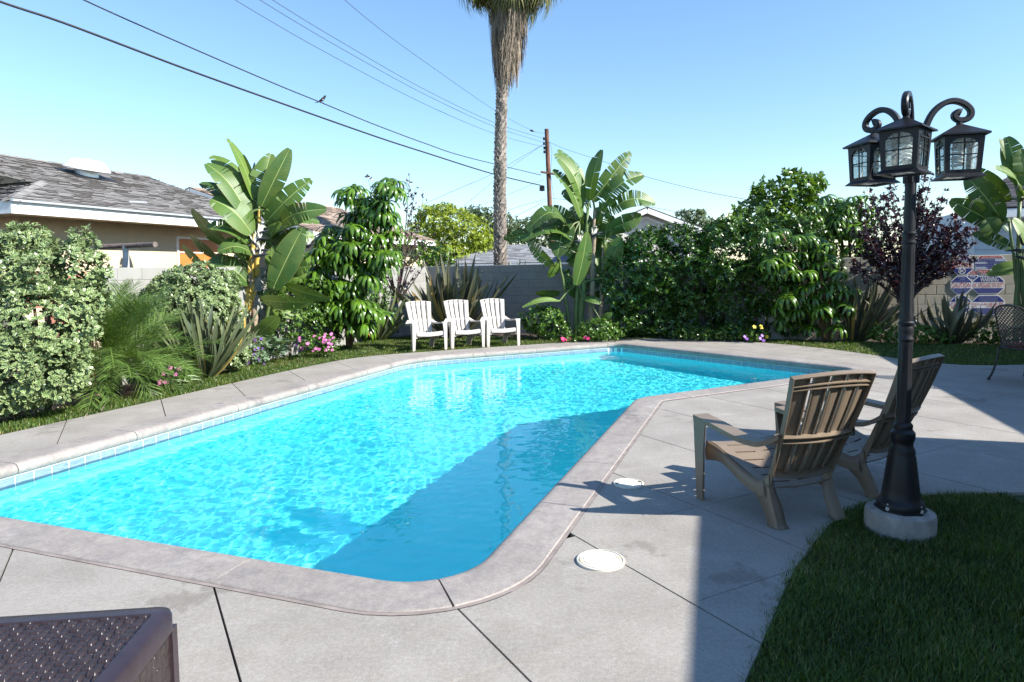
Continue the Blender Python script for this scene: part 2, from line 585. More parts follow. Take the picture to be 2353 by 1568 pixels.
def s_of(pt):
    best = min(range(int(POOL.len / 0.05)), key=lambda i: (POOL.at(i * 0.05) - Vector(pt)).length)
    return best * 0.05
# joints where the photograph shows them, the rest at an even pace
js = sorted(s_of(q) for q in [(-0.367, 3.27), (-1.457, 3.581), (-2.437, 3.95), (0.147, 4.37), (0.52, 5.30), (1.12, 7.02), (2.0, 8.2), (3.4, 8.95), (4.9, 9.85),
                              (4.0, 11.5), (3.4, 12.3), (2.75, 14.0), (1.95, 13.83), (0.45, 13.12), (-0.75, 12.55), (-1.75, 12.0), (-2.35, 10.6), (-2.85, 9.2), (-3.3, 7.9), (-3.75, 6.6), (-4.15, 5.5)])
for i, s in enumerate(js):
    e = js[(i + 1) % len(js)]
    if e <= s: e += POOL.len
    coping(s + 0.0035, e - 0.0035)
ma, mo = POOL.offset(COPE_W + 0.001, 0.07), POOL.offset(COPE_W + MAST_W, 0.07)
k = len(ma)
mb = MB().add([(p.x, p.y, 0.003) for p in ma] + [(p.x, p.y, 0.003) for p in mo] , [((i, (i + 1) % k, (i + 1) % k + k, i + k)) for i in range(k)])
mast = mb.build('mastic_joint', M_mast, pool)

# ------------------------------------------------------------------ water: real ripples
m, t, N, L, b = newmat('pool_water')
N.remove(b)
gl = N.new('ShaderNodeBsdfGlass'); gl.inputs['IOR'].default_value = 1.333; gl.inputs['Roughness'].default_value = 0.0
gl.inputs['Color'].default_value = (0.95, 1.0, 1.0, 1)
L.new(gl.outputs[0], N['Material Output'].inputs[0])
M_water = m
def water_mesh(step=0.02):
    out = [(p.x, p.y) for p in POOL.offset(0.03, 0.1)]
    xs = np.arange(min(p[0] for p in out), max(p[0] for p in out) + step, step)
    ys = np.arange(min(p[1] for p in out), max(p[1] for p in out) + step, step)
    X, Y = np.meshgrid(xs, ys)
    inside = np.zeros(X.shape, dtype=bool)
    px, py = np.array([p[0] for p in out]), np.array([p[1] for p in out])
    j = len(px) - 1
    for i in range(len(px)):
        cond = ((py[i] > Y) != (py[j] > Y)) & (X < (px[j] - px[i]) * (Y - py[i]) / (py[j] - py[i] + 1e-12) + px[i])
        inside ^= cond
        j = i
    r = np.random.default_rng(3)
    Z = np.zeros_like(X)
    for lam, slope, cnt in ((0.9, 0.006, 6), (0.36, 0.009, 8), (0.19, 0.017, 12), (0.12, 0.024, 16), (0.075, 0.024, 16)):
        for _ in range(cnt):
            l = lam * r.uniform(0.75, 1.3)
            th = r.normal(0.5, 1.1)
            kx, ky = math.cos(th) * 2 * math.pi / l, math.sin(th) * 2 * math.pi / l
            amp = slope * l / (2 * math.pi) / math.sqrt(cnt) * 1.4 * WAVE
            Z += amp * np.sin(kx * X + ky * Y + r.uniform(0, 6.28))
    ny, nx = X.shape
    ids = np.arange(nx * ny).reshape(ny, nx)
    q = np.stack([ids[:-1, :-1], ids[:-1, 1:], ids[1:, 1:], ids[1:, :-1]], -1).reshape(-1, 4)
    keep = inside.ravel()[q].any(1)
    q = q[keep]
    used = np.unique(q)
    remap = np.full(nx * ny, -1); remap[used] = np.arange(len(used))
    V = np.stack([X.ravel(), Y.ravel(), WATER_Z + Z.ravel()], 1)[used]
    return np_mesh('water', V, remap[q], M_water, smooth=True)
WAVE = 0.70
water = link('water', water_mesh(), kind='structure')
water.cycles.is_caustics_caster = True
for o in (shell, floor_o):
    o.cycles.is_caustics_receiver = True
# ------------------------------------------------------------------ block walls
M_block = pm('painted_block', (0.27, 0.27, 0.25), 0.85, 0.05, 5, 0.3, 90, 0.002, per=0.05, fine=0.03)
M_blockR = pm('bare_block', (0.45, 0.42, 0.345), 0.9, 0.10, 5, 0.5, 90, 0.003, per=0.14, fine=0.06)
M_mortar = pm('mortar', (0.25, 0.247, 0.228), 0.95, 0.1, 20, 0.4, 90)
BL, BH, BT = 0.405, 0.2, 0.15
block_me = {}
for k_, m_ in (('a', M_block), ('b', M_blockR)):
    mb = MB()
    x, y, z, c_ = BL / 2 - 0.004, BT / 2, BH / 2 - 0.004, 0.006
    def ring(yy, i): return [(-x + i, yy, -z + i), (x - i, yy, -z + i), (x - i, yy, z - i), (-x + i, yy, z - i)]
    mb.add(ring(-y, c_) + ring(-y + c_, 0) + ring(y - c_, 0) + ring(y, c_),
           [(0, 1, 2, 3)] + [(4 * k + i, 4 * k + 4 + i, 4 * k + 4 + (i + 1) % 4, 4 * k + (i + 1) % 4) for k in range(3) for i in range(4)] + [(15, 14, 13, 12)])
    block_me[k_] = mb.mesh('block', m_)
    bm = bmesh.new(); bm.from_mesh(block_me[k_]); bmesh.ops.recalc_face_normals(bm, faces=bm.faces[:]); bm.to_mesh(block_me[k_]); bm.free()
def block_wall(name, a, b, label, courses, mats, skip=lambda s: False, cap=True):
    a, b = Vector(a), Vector(b)
    d = (b - a); L_ = d.length; d.normalize()
    root = empty(name, (a.x, a.y, -0.1), label, 'wall', 'block walls round the garden', rz=math.atan2(d.y, d.x))
    MB().box((L_ / 2, 0, courses * BH / 2 - 0.002), (L_ - 0.004, BT - 0.014, courses * BH - 0.008)).build('mortar', M_mortar, root)
    for c in range(courses):
        off = 0 if c % 2 else -BL / 2
        s = off
        while s < L_ - 0.02:
            e0, e1 = max(0, s), min(L_, s + BL)
            if e1 - e0 > 0.05 and not skip((e0 + e1) / 2):
                o = link('block', mats, root)
                o.location = ((e0 + e1) / 2, random.uniform(-0.0006, 0.0006), c * BH + BH / 2)
                o.scale = ((e1 - e0) / BL, 1, 1)
            s += BL
    return root
WL0 = Vector((-6.05, 9.9, 0)); WC = Vector((-2.3, 18.35, 0)); WM = Vector((5.6, 14.80, 0)); WR1 = Vector((12.2, 12.85, 0))
wl_d = (WC - WL0).normalized()
wb_n = Vector((WR1.y - WM.y, WM.x - WR1.x, 0)).normalized()          # towards the pool
if wb_n.y > 0: wb_n = -wb_n
block_wall('block_wall', WL0, WC - wl_d * 0.1, 'pale painted block wall on the left behind the variegated shrubs', 9, block_me['a'])
_wb = (WR1 - WM).normalized()
block_wall('block_wall', WC, WM, 'painted block wall across the back behind the white chairs', 9, block_me['a'], skip=lambda s: s > 5.3)
block_wall('block_wall', WM + _wb * 0.06, WR1, 'unpainted grey block wall carrying the blue pool signs', 9, block_me['b'])

# red breeze blocks at the near end of the left wall
M_red = pm('red_block', (0.33, 0.14, 0.10), 0.9, 0.2, 12, 0.4, 90)
M_redw = pm('red_wood', (0.20, 0.055, 0.03), 0.8, 0.3, 8)
p = WL0 - wl_d * 1.3 - Vector((0.25, -0.1, 0))
root = empty('breeze_block_wall', (p.x, p.y, -0.1), 'low red wall with pierced breeze blocks along its top left of the pale block wall', 'wall', rz=math.atan2(wl_d.y, wl_d.x))
MB().box((0.98, 0.0, 0.65), (0.60, 0.14, 1.30)).build('wall', M_red, root)
for i in range(2):
    mb = MB()
    x0 = 0.45 + i * 0.41; z0 = 1.302
    h = 0.375; s_ = 0.40
    for a_, b_ in (((0, 0), (s_, 0)), ((0, h), (s_, h)), ((0, 0), (0, h)), ((s_, 0), (s_, h))):
        mb.bar((x0 + a_[0], 0, z0 + a_[1]), (x0 + b_[0], 0, z0 + b_[1]), 0.12, 0.035, upv=(0, 1, 0) if a_[1] == b_[1] else (0, 1, 0))
    for a_, b_ in (((0, h / 2), (s_ / 2, h)), ((s_ / 2, h), (s_, h / 2)), ((s_, h / 2), (s_ / 2, 0)), ((s_ / 2, 0), (0, h / 2))):
        mb.bar((x0 + a_[0], 0, z0 + a_[1]), (x0 + b_[0], 0, z0 + b_[1]), 0.03, 0.11, upv=(0, 1, 0))
    mb.build('breeze_block', M_red, root)

# ------------------------------------------------------------------ houses
M_stucco = pm('cream_stucco', (0.56, 0.46, 0.32), 0.9, 0.09, 2.2, 0.6, 55, 0.008, fine=0.07)
M_white = pm('white_paint', (0.80, 0.80, 0.78), 0.5, 0.03, 4)
M_gutter = pm('gutter_metal', (0.62, 0.64, 0.66), 0.35, 0.05, 4, metal=0.6)
M_dark = pm('dark_opening', (0.015, 0.015, 0.018), 0.5)
def shingle_mat(name, c, per=0.38):
    return pm(name, c, 0.95, 0.10, 14, 0.3, 160, 0.003, per=per, fine=0.10)
M_sh_grey = shingle_mat('grey_shingle', (0.235, 0.226, 0.216))
M_sh_edge = pm('shingle_butt', (0.045, 0.04, 0.038), 0.95, 0.3, 9)
M_sh_tan = shingle_mat('tan_shingle', (0.42, 0.31, 0.235))
M_sh_blue = shingle_mat('slate_shingle', (0.27, 0.28, 0.295))
M_sh_dark = shingle_mat('black_shingle', (0.05, 0.05, 0.06))
def clip_poly(poly, n, o, keep_less):
    out = []
    for i in range(len(poly)):
        a, b = poly[i], poly[(i + 1) % len(poly)]
        da, db = a.dot(n) - o, b.dot(n) - o
        if keep_less is False: da, db = -da, -db
        if da <= 0: out.append(a)
        if (da < 0 < db) or (db < 0 < da):
            out.append(a + (b - a) * (da / (da - db)))
    return out
def roof_face(parent, corners, eave_a, eave_b, mat, course=0.135, tab=0.30, parts=300, name='shingle'):
    """a pitched face covered with rows of shingles, each lapping the row below"""
    O = Vector(eave_a)
    ux = (Vector(eave_b) - O).normalized()
    nn = ux.cross(Vector(corners[2]) - O).normalized()
    if nn.z < 0: nn = -nn
    uy = nn.cross(ux)
    if uy.z < 0: uy = -uy
    poly = [Vector(((Vector(c) - O).dot(ux), (Vector(c) - O).dot(uy))) for c in corners]
    mb = MB()
    mb.add([O + ux * q.x + uy * q.y for q in poly] + [O + ux * q.x + uy * q.y - nn * 0.05 for q in poly],
           [tuple(range(len(poly)))] + [(i, i + len(poly), (i + 1) % len(poly) + len(poly), (i + 1) % len(poly)) for i in range(len(poly))])
    deckm = mb.build('roof', mat, parent)
    pieces = []
    ymax = max(q.y for q in poly); xmin = min(q.x for q in poly); xmax = max(q.x for q in poly)
    r = 0
    y = -0.03
    X1, Y1 = Vector((1, 0)), Vector((0, 1))
    while y < ymax:
        x = xmin - random.uniform(0, tab)
        while x < xmax:
            wd = tab * random.choice((0.6, 0.8, 1.0, 1.2))
            cell = clip_poly(clip_poly(poly, X1, x, False), X1, x + wd - 0.006, True)
            cell = clip_poly(clip_poly(cell, Y1, y, False), Y1, y + course, True) if len(cell) > 2 else []
            if len(cell) > 2:
                t_ = random.choice((0.008, 0.015, 0.024))
                lift = lambda q: t_ * max(0.15, 1 - (q.y - y) / course) + 0.004
                top = [O + ux * q.x + uy * q.y + nn * lift(q) for q in cell]
                bot = [O + ux * q.x + uy * q.y + nn * 0.001 for q in cell]
                pieces.append((top, bot))
            x += wd
        y += course
    pieces.sort(key=lambda pb: (pb[0][0] - CAM).length)
    def put(mb, pb):
        top, bot = pb
        n = len(top)
        mb.add(top + bot, [tuple(range(n))] + [(i, i + n, (i + 1) % n + n, (i + 1) % n) for i in range(n)])
        for j in range(1, n + 1): mb.m[-j] = 1
    for pb in pieces[:parts]:
        mb = MB(); put(mb, pb); mb.build(name, [mat, M_sh_edge], deckm)
    if len(pieces) > parts:
        mb = MB()
        for pb in pieces[parts:]: put(mb, pb)
        mb.build(name + '_rows', [mat, M_sh_edge], deckm, kind='stuff')
    return deckm
def ridge_caps(parent, a, b, mat, n=24, w=0.13, drop=0.045):
    a, b = Vector(a), Vector(b)
    d = (b - a).normalized(); sd = d.cross(Vector((0, 0, 1))).normalized()
    L_ = (b - a).length; st = L_ / n
    for i in range(n):
        p0 = a + d * (st * i) + Vector((0, 0, 0.012)); p1 = a + d * (st * (i + 1) + 0.04) + Vector((0, 0, 0.032))
        mb = MB()
        vs_ = []
        for p_ in (p0, p1):
            vs_ += [p_ - sd * w - Vector((0, 0, drop)), p_, p_ + sd * w - Vector((0, 0, drop))]
        vs_ += [q - Vector((0, 0, 0.022)) for q in vs_]
        mb.add(vs_, [(0, 1, 4, 3), (1, 2, 5, 4), (3, 4, 10, 9), (4, 5, 11, 10), (0, 6, 7, 1), (1, 7, 8, 2), (0, 3, 9, 6), (2, 8, 11, 5)])
        mb.build('ridge_cap', mat, parent)

# --- house on the left: cream stucco, grey shingles
E0 = Vector((-8.12, 11.0, 2.86)); EZ = E0.z
def hp(s, back, z): return Vector((E0.x + HU.x * s - HN.x * back, E0.y + HU.y * s - HN.y * back, z))
SLOPE = 0.335
house = empty('stucco_house', (E0.x, E0.y, 0), 'cream stucco house with grey shingle roof and white fascia behind the left wall', 'house')
hinv = Matrix.Translation(-Vector((E0.x, E0.y, 0)))
def L0(root, o):                                       # keep world coordinates of meshes built in place
    o.matrix_parent_inverse = Matrix.Translation(-root.location)
    return o
SEND, SET = 6.5, 4.3
ZR = EZ + SLOPE * SET
hs = 1.75
face = [hp(0, 0, EZ), hp(SEND, 0, EZ), hp(SEND, SET, ZR), hp(-1.0, SET, ZR), hp(hs - 0.55, hs + 0.5, EZ + SLOPE * (hs + 0.5)), hp(hs, hs, EZ + SLOPE * hs)]
rf = L0(house, roof_face(house, face, hp(0, 0, EZ), hp(SEND, 0, EZ), M_sh_grey, parts=260))
ridge_caps(rf, hp(-1.0, SET, ZR), hp(SEND, SET, ZR), M_sh_grey, 26, 0.16)
ridge_caps(rf, hp(0, 0, EZ), hp(hs, hs, EZ + SLOPE * hs), M_sh_grey, 14, 0.13)
endf = [hp(0, 0, EZ), hp(hs, hs, EZ + SLOPE * hs), hp(hs, 2 * SET - hs, EZ + SLOPE * hs), hp(0, 2 * SET, EZ)]
r2 = L0(house, roof_face(house, endf, hp(0, 2 * SET, EZ), hp(0, 0, EZ), M_sh_grey, parts=40))
backf = [hp(0, 2 * SET, EZ), hp(-1.0, SET, ZR), hp(SEND, SET, ZR), hp(SEND, 2 * SET, EZ)]
L0(house, MB().add(backf, [(0, 1, 2, 3)]).build('back_roof', M_sh_grey, house))
gb = [hp(hs - 0.1, hs + 0.1, EZ + SLOPE * hs), hp(hs - 0.1, 2 * SET - hs, EZ + SLOPE * hs), hp(hs - 0.1, SET, ZR - 0.06)]
L0(house, MB().add(gb, [(0, 1, 2)]).build('gable', M_white, house))
mb = MB()
mb.bar(hp(hs - 0.55, hs + 0.42, EZ + SLOPE * (hs + 0.5) - 0.10), hp(-0.98, SET, ZR - 0.10), 0.03, 0.17)
L0(house, mb.build('rake_board', M_white, house))
mb = MB()
mb.bar(hp(0.0, 0.012, EZ - 0.135), hp(SEND, 0.012, EZ - 0.135), 0.035, 0.20)
mb.bar(hp(0.012, 0.0, EZ - 0.135), hp(0.012, 2 * SET, EZ - 0.135), 0.035, 0.20)
L0(house, mb.build('fascia', M_white, house))
mb = MB()
mb.bar(hp(-0.02, -0.04, EZ - 0.025), hp(SEND, -0.04, EZ - 0.025), 0.07, 0.035)
L0(house, mb.build('gutter', M_gutter, house))
mb = MB()
sf = [hp(0.03, 0.03, EZ - 0.21), hp(SEND, 0.03, EZ - 0.21), hp(SEND, 0.8, EZ - 0.21), hp(0.03, 0.8, EZ - 0.21)]
mb.add(sf, [(0, 3, 2, 1)])
sf = [hp(0.03, 0.8, EZ - 0.21), hp(0.7, 0.8, EZ - 0.21), hp(0.7, 8, EZ - 0.21), hp(0.03, 8, EZ - 0.21)]
mb.add(sf, [(0, 3, 2, 1)])
L0(house, mb.build('soffit', M_stucco, house))
OV = 0.75
mb = MB()
wq = [hp(0.62, OV, -0.1), hp(SEND - 0.05, OV, -0.1), hp(SEND - 0.05, 2 * SET - OV, -0.1), hp(0.62, 2 * SET - OV, -0.1)]
mb.prism(wq, -0.1, EZ - 0.2)
gw = [hp(SEND - 0.05, OV, EZ - 0.2), hp(SEND - 0.05, 2 * SET - OV, EZ - 0.2), hp(SEND - 0.05, SET, ZR - 0.3)]
mb.add(gw, [(0, 1, 2)])
L0(house, mb.build('wall', M_stucco, house))
# boarded window: orange stained panel in a white frame
M_panel = pm('orange_panel', (0.50, 0.17, 0.035), 0.45, 0.2, 3, 0.1, 60)
Wn = (HN.x, HN.y, 0)
def on_wall(x, y, off=0.0):
    return Wp(x, y, hp(0, OV - off, 0), HN)
q = [on_wall(407, 546, 0.02), on_wall(500, 549, 0.02)]
s0 = (q[0] - E0).dot(HU); s1 = (q[1] - E0).dot(HU); zt = q[0].z
mb = MB()
mb.add([hp(s0 + .03, OV - .012, 0.95), hp(s1, OV - .012, 0.95), hp(s1, OV - .012, zt - .03), hp(s0 + .03, OV - .012, zt - .03)], [(0, 1, 2, 3)])
win = L0(house, mb.build('window', M_panel, house))
mb = MB()
mb.bar(hp(s0, OV - .02, zt), hp(s1, OV - .02, zt), 0.04, 0.05)
mb.bar(hp(s0, OV - .02, 0.9), hp(s0, OV - .02, zt + 0.025), 0.05, 0.04, upv=(HN.x, HN.y, 0))
mb.bar(hp(s0 + .03, OV - .022, zt - 0.33), hp(s1, OV - .022, zt - 0.33), 0.02, 0.025)
L0(house, mb.build('frame', M_white, win))
# attic fan under a white hood
c = P(198, 380, 15.6)
sx = (c - E0).dot(HU); bk = -(c - E0).dot(HN)
base = hp(sx, bk, EZ + SLOPE * bk)
M_hood = pm('vent_white', (0.80, 0.80, 0.76), 0.45, 0.04, 6)
mb = MB().lathe([(0.24, -0.08), (0.24, 0.16)], 20, base)
vent = L0(house, mb.build('roof_vent', M_gutter, house))
tilt = Matrix.Rotation(math.atan(SLOPE) * 0.55, 3, HU)
mb = MB().lathe([(0.47, 0.14), (0.475, 0.17), (0.43, 0.21), (0.36, 0.31), (0.30, 0.355), (0.20, 0.375), (0.02, 0.385)], 28, (0, 0, 0))
mb.v = [tuple(tilt @ Vector(v_) + base) for v_ in mb.v]
L0(house, mb.build('vent_hood', M_hood, vent, smooth='auto'))
mb = MB().add([base + HU * a + HN * b_ + Vector((0, 0, -SLOPE * b_ + 0.03)) for a, b_ in ((-.5, -.4), (.5, -.4), (.5, .4), (-.5, .4))], [(0, 1, 2, 3)])
L0(house, mb.build('vent_flashing', M_dark, vent))
q_ = hp(2.75, 0.62, EZ + SLOPE * 0.62 + 0.02)
L0(house, MB().tube([q_, q_ + HU * 0.2 + HN * .12, q_ + HU * 0.3 + HN * .13], 0.022, 6).build('roof_pipe', M_gutter, house))
for ob in (win, vent):
    for ch in ob.children: ch.matrix_parent_inverse = Matrix.Identity(4)
for ob in (rf, r2):
    pass

def gable_house(name, label, e0, du, length, setback, slope, eave_z, roofmat, wallmat, overhang=0.6, parts=120, tab=0.45, course=0.18, facia=True, group=None):
    """low house: eave line from e0 along du facing the pool, gables at both ends"""
    e0 = Vector((e0[0], e0[1], 0)); du = Vector((du[0], du[1], 0)).normalized()
    nn = Vector((du.y, -du.x, 0))
    root = empty(name, e0, label, 'house', group)
    h = lambda s, b_, z: Vector((e0.x + du.x * s - nn.x * b_, e0.y + du.y * s - nn.y * b_, z))
    zr = eave_z + slope * setback
    r = L0(root, roof_face(root, [h(0, 0, eave_z), h(length, 0, eave_z), h(length, setback, zr), h(0, setback, zr)], h(0, 0, eave_z), h(length, 0, eave_z), roofmat, course, tab, parts))
    L0(root, MB().add([h(0, 2 * setback, eave_z), h(0, setback, zr), h(length, setback, zr), h(length, 2 * setback, eave_z)], [(0, 1, 2, 3)]).build('back_roof', roofmat, root))
    ridge_caps(r, h(0, setback, zr), h(length, setback, zr), roofmat, 18, 0.16)
    mb = MB()
    mb.bar(h(0, 0.01, eave_z - 0.13), h(length, 0.01, eave_z - 0.13), 0.035, 0.18)
    for s_ in (0.01, length - 0.01):
        mb.bar(h(s_, 0.0, eave_z - 0.12), h(s_, setback, zr - 0.12), 0.035, 0.18)
        mb.bar(h(s_, setback, zr - 0.12), h(s_, 2 * setback, eave_z - 0.12), 0.035, 0.18)
    L0(root, mb.build('fascia', M_white, root))
    mb = MB()
    a, b_ = 0.35, length - 0.35
    mb.prism([h(a, overhang, 0), h(b_, overhang, 0), h(b_, 2 * setback - overhang, 0), h(a, 2 * setback - overhang, 0)], -0.1, eave_z - 0.1)
    for s_ in (a, b_):
        mb.add([h(s_, overhang, eave_z - 0.1), h(s_, 2 * setback - overhang, eave_z - 0.1), h(s_, setback, zr - 0.2)], [(0, 1, 2)])
    L0(root, mb.build('wall', wallmat, root))
    for ob in list(r.children): ob.matrix_parent_inverse = Matrix.Identity(4)
    return root
gable_house('tan_roof_house', 'pale house with tan shingle roof between the cream house and the palm trunk',
            (-2.87 - HU.x * 7.6, 25.7 - HU.y * 7.6), HU, 7.6, 4.3, 0.33, 2.75, M_sh_tan, M_stucco, parts=150)
# grey hip roof beyond the palm trunk
def hip_house(name, label, c, du, lx, ly, eave_z, slope, roofmat, wallmat, parts=40):
    c = Vector((c[0], c[1], 0)); du = Vector(du).normalized(); dv = Vector((du.y, -du.x, 0))
    root = empty(name, c, label, 'house')
    q = lambda x, y, z: Vector((c.x + du.x * x + dv.x * y, c.y + du.y * x + dv.y * y, z))
    zr = eave_z + slope * ly
    A_, B_, C_, D_ = q(-lx, ly, eave_z), q(lx, ly, eave_z), q(lx, -ly, eave_z), q(-lx, -ly, eave_z)
    R0, R1 = q(-lx + ly, 0, zr), q(lx - ly, 0, zr)
    for f, ea, eb in (([A_, B_, R1, R0], A_, B_), ([B_, C_, R1], B_, C_), ([C_, D_, R0, R1], C_, D_), ([D_, A_, R0], D_, A_)):
        r = L0(root, roof_face(root, f, ea, eb, roofmat, 0.2, 0.5, parts))
        for ob in list(r.children): ob.matrix_parent_inverse = Matrix.Identity(4)
    k = 0.5
    L0(root, MB().prism([q(-lx + k, -ly + k, 0), q(lx - k, -ly + k, 0), q(lx - k, ly - k, 0), q(-lx + k, ly - k, 0)], -0.1, eave_z - 0.02).build('wall', wallmat, root))
    mb = MB()
    for a, b_ in ((A_, B_), (B_, C_), (C_, D_), (D_, A_)):
        mb.bar(a - Vector((0, 0, .1)), b_ - Vector((0, 0, .1)), 0.03, 0.16)
    L0(root, mb.build('fascia', M_white, root))
    return root
hip_house('grey_roof_house', 'low house with slate grey hip roof just right of the palm trunk', (0.25, 33.5), LV, 3.3, 2.3, 1.9, 0.40, M_sh_blue, M_stucco)
# white gable seen end on above the hedge
ga = P(1487, 475, 27.0)
gx = Vector((1, -0.05, 0)).normalized(); gy = Vector((0.05, 1, 0)).normalized()
root = empty('white_gable_house', (ga.x, ga.y, 0), 'white house gable with dark roof edge above the hedge behind the centre banana leaves', 'house')
mb = MB()
def gq(x, y, z): return Vector((ga.x, ga.y, 0)) + gx * x + gy * y + Vector((0, 0, z))
zt, sl_ = ga.z, 0.40
M_gab = pm('gable_stucco', (0.66, 0.62, 0.56), 0.9, 0.05, 4, 0.3, 60)
L0(root, MB().add([gq(-2.1, 0.35, -0.1), gq(2.1, 0.35, -0.1), gq(2.1, 0.35, zt - 2.1 * sl_ - .15), gq(0, 0.35, zt - .15), gq(-2.1, 0.35, zt - 2.1 * sl_ - .15)] +
              [gq(-2.1, 9, -0.1), gq(2.1, 9, -0.1), gq(2.1, 9, zt - 2.1 * sl_ - .15), gq(0, 9, zt - .15), gq(-2.1, 9, zt - 2.1 * sl_ - .15)],
              [(0, 1, 2, 3, 4), (1, 6, 7, 2), (6, 5, 9, 8, 7), (5, 0, 4, 9)]).build('wall', M_gab, root))
for sgn in (-1, 1):
    mb = MB()
    e = gq(sgn * 2.5, 0, zt - 2.5 * sl_); e2 = gq(sgn * 2.5, 9.3, zt - 2.5 * sl_); r0 = gq(0, 0, zt); r1 = gq(0, 9.3, zt)
    mb.add([e, e2, r1, r0] + [v_ - Vector((0, 0, 0.07)) for v_ in (e, e2, r1, r0)], [(0, 1, 2, 3), (4, 7, 6, 5), (0, 3, 7, 4), (1, 5, 6, 2), (0, 4, 5, 1)])
    L0(root, mb.build('roof', M_sh_dark, root))
    mb = MB().bar(gq(sgn * 2.5, -0.01, zt - 2.5 * sl_ - .16), gq(0, -0.01, zt - .16), 0.04, 0.2)
    mb.bar(gq(sgn * 2.3, 0.31, zt - 2.3 * sl_ - .42), gq(0, 0.31, zt - .42), 0.03, 0.1)
    L0(root, mb.build('rake_board', M_white, root))
# pale blue boarded house at the right edge
M_sid = pm('blue_siding', (0.52, 0.60, 0.66), 0.7, 0.04, 4)
root = empty('blue_siding_house', (12.4, 16.6, 0), 'pale blue boarded house with black shingle roof behind the pool signs', 'house')
du = LV
q = lambda s, b_, z: Vector((12.4, 16.6, 0)) + LV * s + LU * b_ + Vector((0, 0, z))
L0(root, MB().prism([q(-0.8, 0.05, 0), q(8, 0.05, 0), q(8, 7, 0), q(-0.8, 7, 0)], -0.1, 2.9).build('wall', M_sid, root))
for i in range(13):
    z_ = 0.15 + i * 0.215
    mb = MB().add([q(-0.8, 0.0, z_), q(8, 0.0, z_), q(8, 0.03, z_ + 0.213), q(-0.8, 0.03, z_ + 0.213), q(-0.8, 0.049, z_), q(8, 0.049, z_)], [(0, 1, 2, 3), (4, 5, 1, 0)])
    L0(root, mb.build('siding_board', M_sid, root))
r = L0(root, roof_face(root, [q(-1.4, -0.6, 2.85), q(8.5, -0.6, 2.85), q(8.5, 3.4, 4.3), q(1.4, 3.4, 4.3)], q(-1.4, -0.6, 2.85), q(8.5, -0.6, 2.85), M_sh_dark, 0.16, 0.4, 120))
for ob in list(r.children): ob.matrix_parent_inverse = Matrix.Identity(4)
L0(root, MB().bar(q(-1.4, -0.58, 2.72), q(8.5, -0.58, 2.72), 0.03, 0.2).build('fascia', M_white, root))
L0(root, MB().prism([q(-1.3, -0.55, 0), q(8.4, -0.55, 0), q(8.4, 0.04, 0), q(-1.3, 0.04, 0)], 2.60, 2.63).build('soffit', M_white, root))

# the L-shaped house the photograph is taken from: its eaves throw the shade on the deck
du = Vector((0.290, 0.957, 0)); dv = Vector((0.957, -0.290, 0))
eav = Vector((4.54, 2.63, 0)); EH = 2.6
off_ = EH / math.tan(SUN_EL)
root = empty('home_house', (6.5, 0, 0), 'stucco house beside the pool whose eaves shade the deck and the near lawn', 'house')
k0 = (Vector((5.44, 4.84, 0)) - eav).dot(du)
def hq(s, b_, z): return eav + du * s + dv * b_ + Vector((0, 0, z))
wing0 = (Vector((7.95, 4.4, 0)) - eav).dot(dv)
wing_end = (Vector((10.1, 11.95, 0)) - eav).dot(du)
zk = EH + 1.3
L0(root, MB().add([hq(-9, 0, EH), hq(k0, 0, EH), hq(k0, wing0, EH), hq(k0, 8.5, EH), hq(-9, 8.5, EH), hq(-9, 4.2, zk), hq(k0 - 4.2, 4.2, zk)],
              [(0, 1, 6, 5), (1, 3, 6), (3, 4, 5, 6)]).build('roof', M_sh_grey, root))
L0(root, MB().add([hq(k0 - 2, wing0, EH), hq(wing_end, wing0, EH), hq(wing_end, wing0 + 7, EH), hq(k0 - 2, wing0 + 7, EH), hq(k0 - 2, wing0 + 3.5, zk), hq(wing_end - 3.5, wing0 + 3.5, zk)],
              [(0, 1, 5, 4), (1, 2, 5), (2, 3, 4, 5)]).build('roof', M_sh_grey, root))
mb = MB()
mb.prism([hq(-9, 0.7, 0), hq(k0 - 0.7, 0.7, 0), hq(k0 - 0.7, 8, 0), hq(-9, 8, 0)], -0.1, EH + 0.1)
mb.prism([hq(k0 - 0.69, wing0 + 0.7, 0), hq(wing_end - 0.7, wing0 + 0.7, 0), hq(wing_end - 0.7, wing0 + 6.3, 0), hq(k0 - 0.69, wing0 + 6.3, 0)], -0.1, EH + 0.1)
L0(root, mb.build('wall', M_stucco, root))
mb = MB()
mb.bar(hq(-9, 0.02, EH - 0.1), hq(k0, 0.02, EH - 0.1), 0.03, 0.18)
mb.bar(hq(k0, 0, EH - 0.1), hq(k0, wing0, EH - 0.1), 0.03, 0.18)
mb.bar(hq(k0, wing0 + 0.02, EH - 0.1), hq(wing_end, wing0 + 0.02, EH - 0.1), 0.03, 0.18)
L0(root, mb.build('fascia', M_white, root))

# clothesline post behind the left wall
M_rust = pm('rusty_pipe', (0.13, 0.10, 0.085), 0.7, 0.4, 20, 0.3, 90)
c = P(288, 565, 10.9); a_ = P(221, 568, 10.9); b_ = P(357, 562, 10.5)
root = empty('clothesline_post', (c.x, c.y, -0.1), 'rusty T shaped clothesline post standing behind the pale left wall', 'post')
L0(root, MB().tube([(c.x, c.y, -0.1), c], 0.048, 12).build('upright', pm('grey_pipe', (0.42, 0.42, 0.40), 0.6, 0.2, 20), root, smooth='auto'))
L0(root, MB().tube([a_, c, b_], 0.042, 12).build('crossbar', M_rust, root, smooth='auto'))
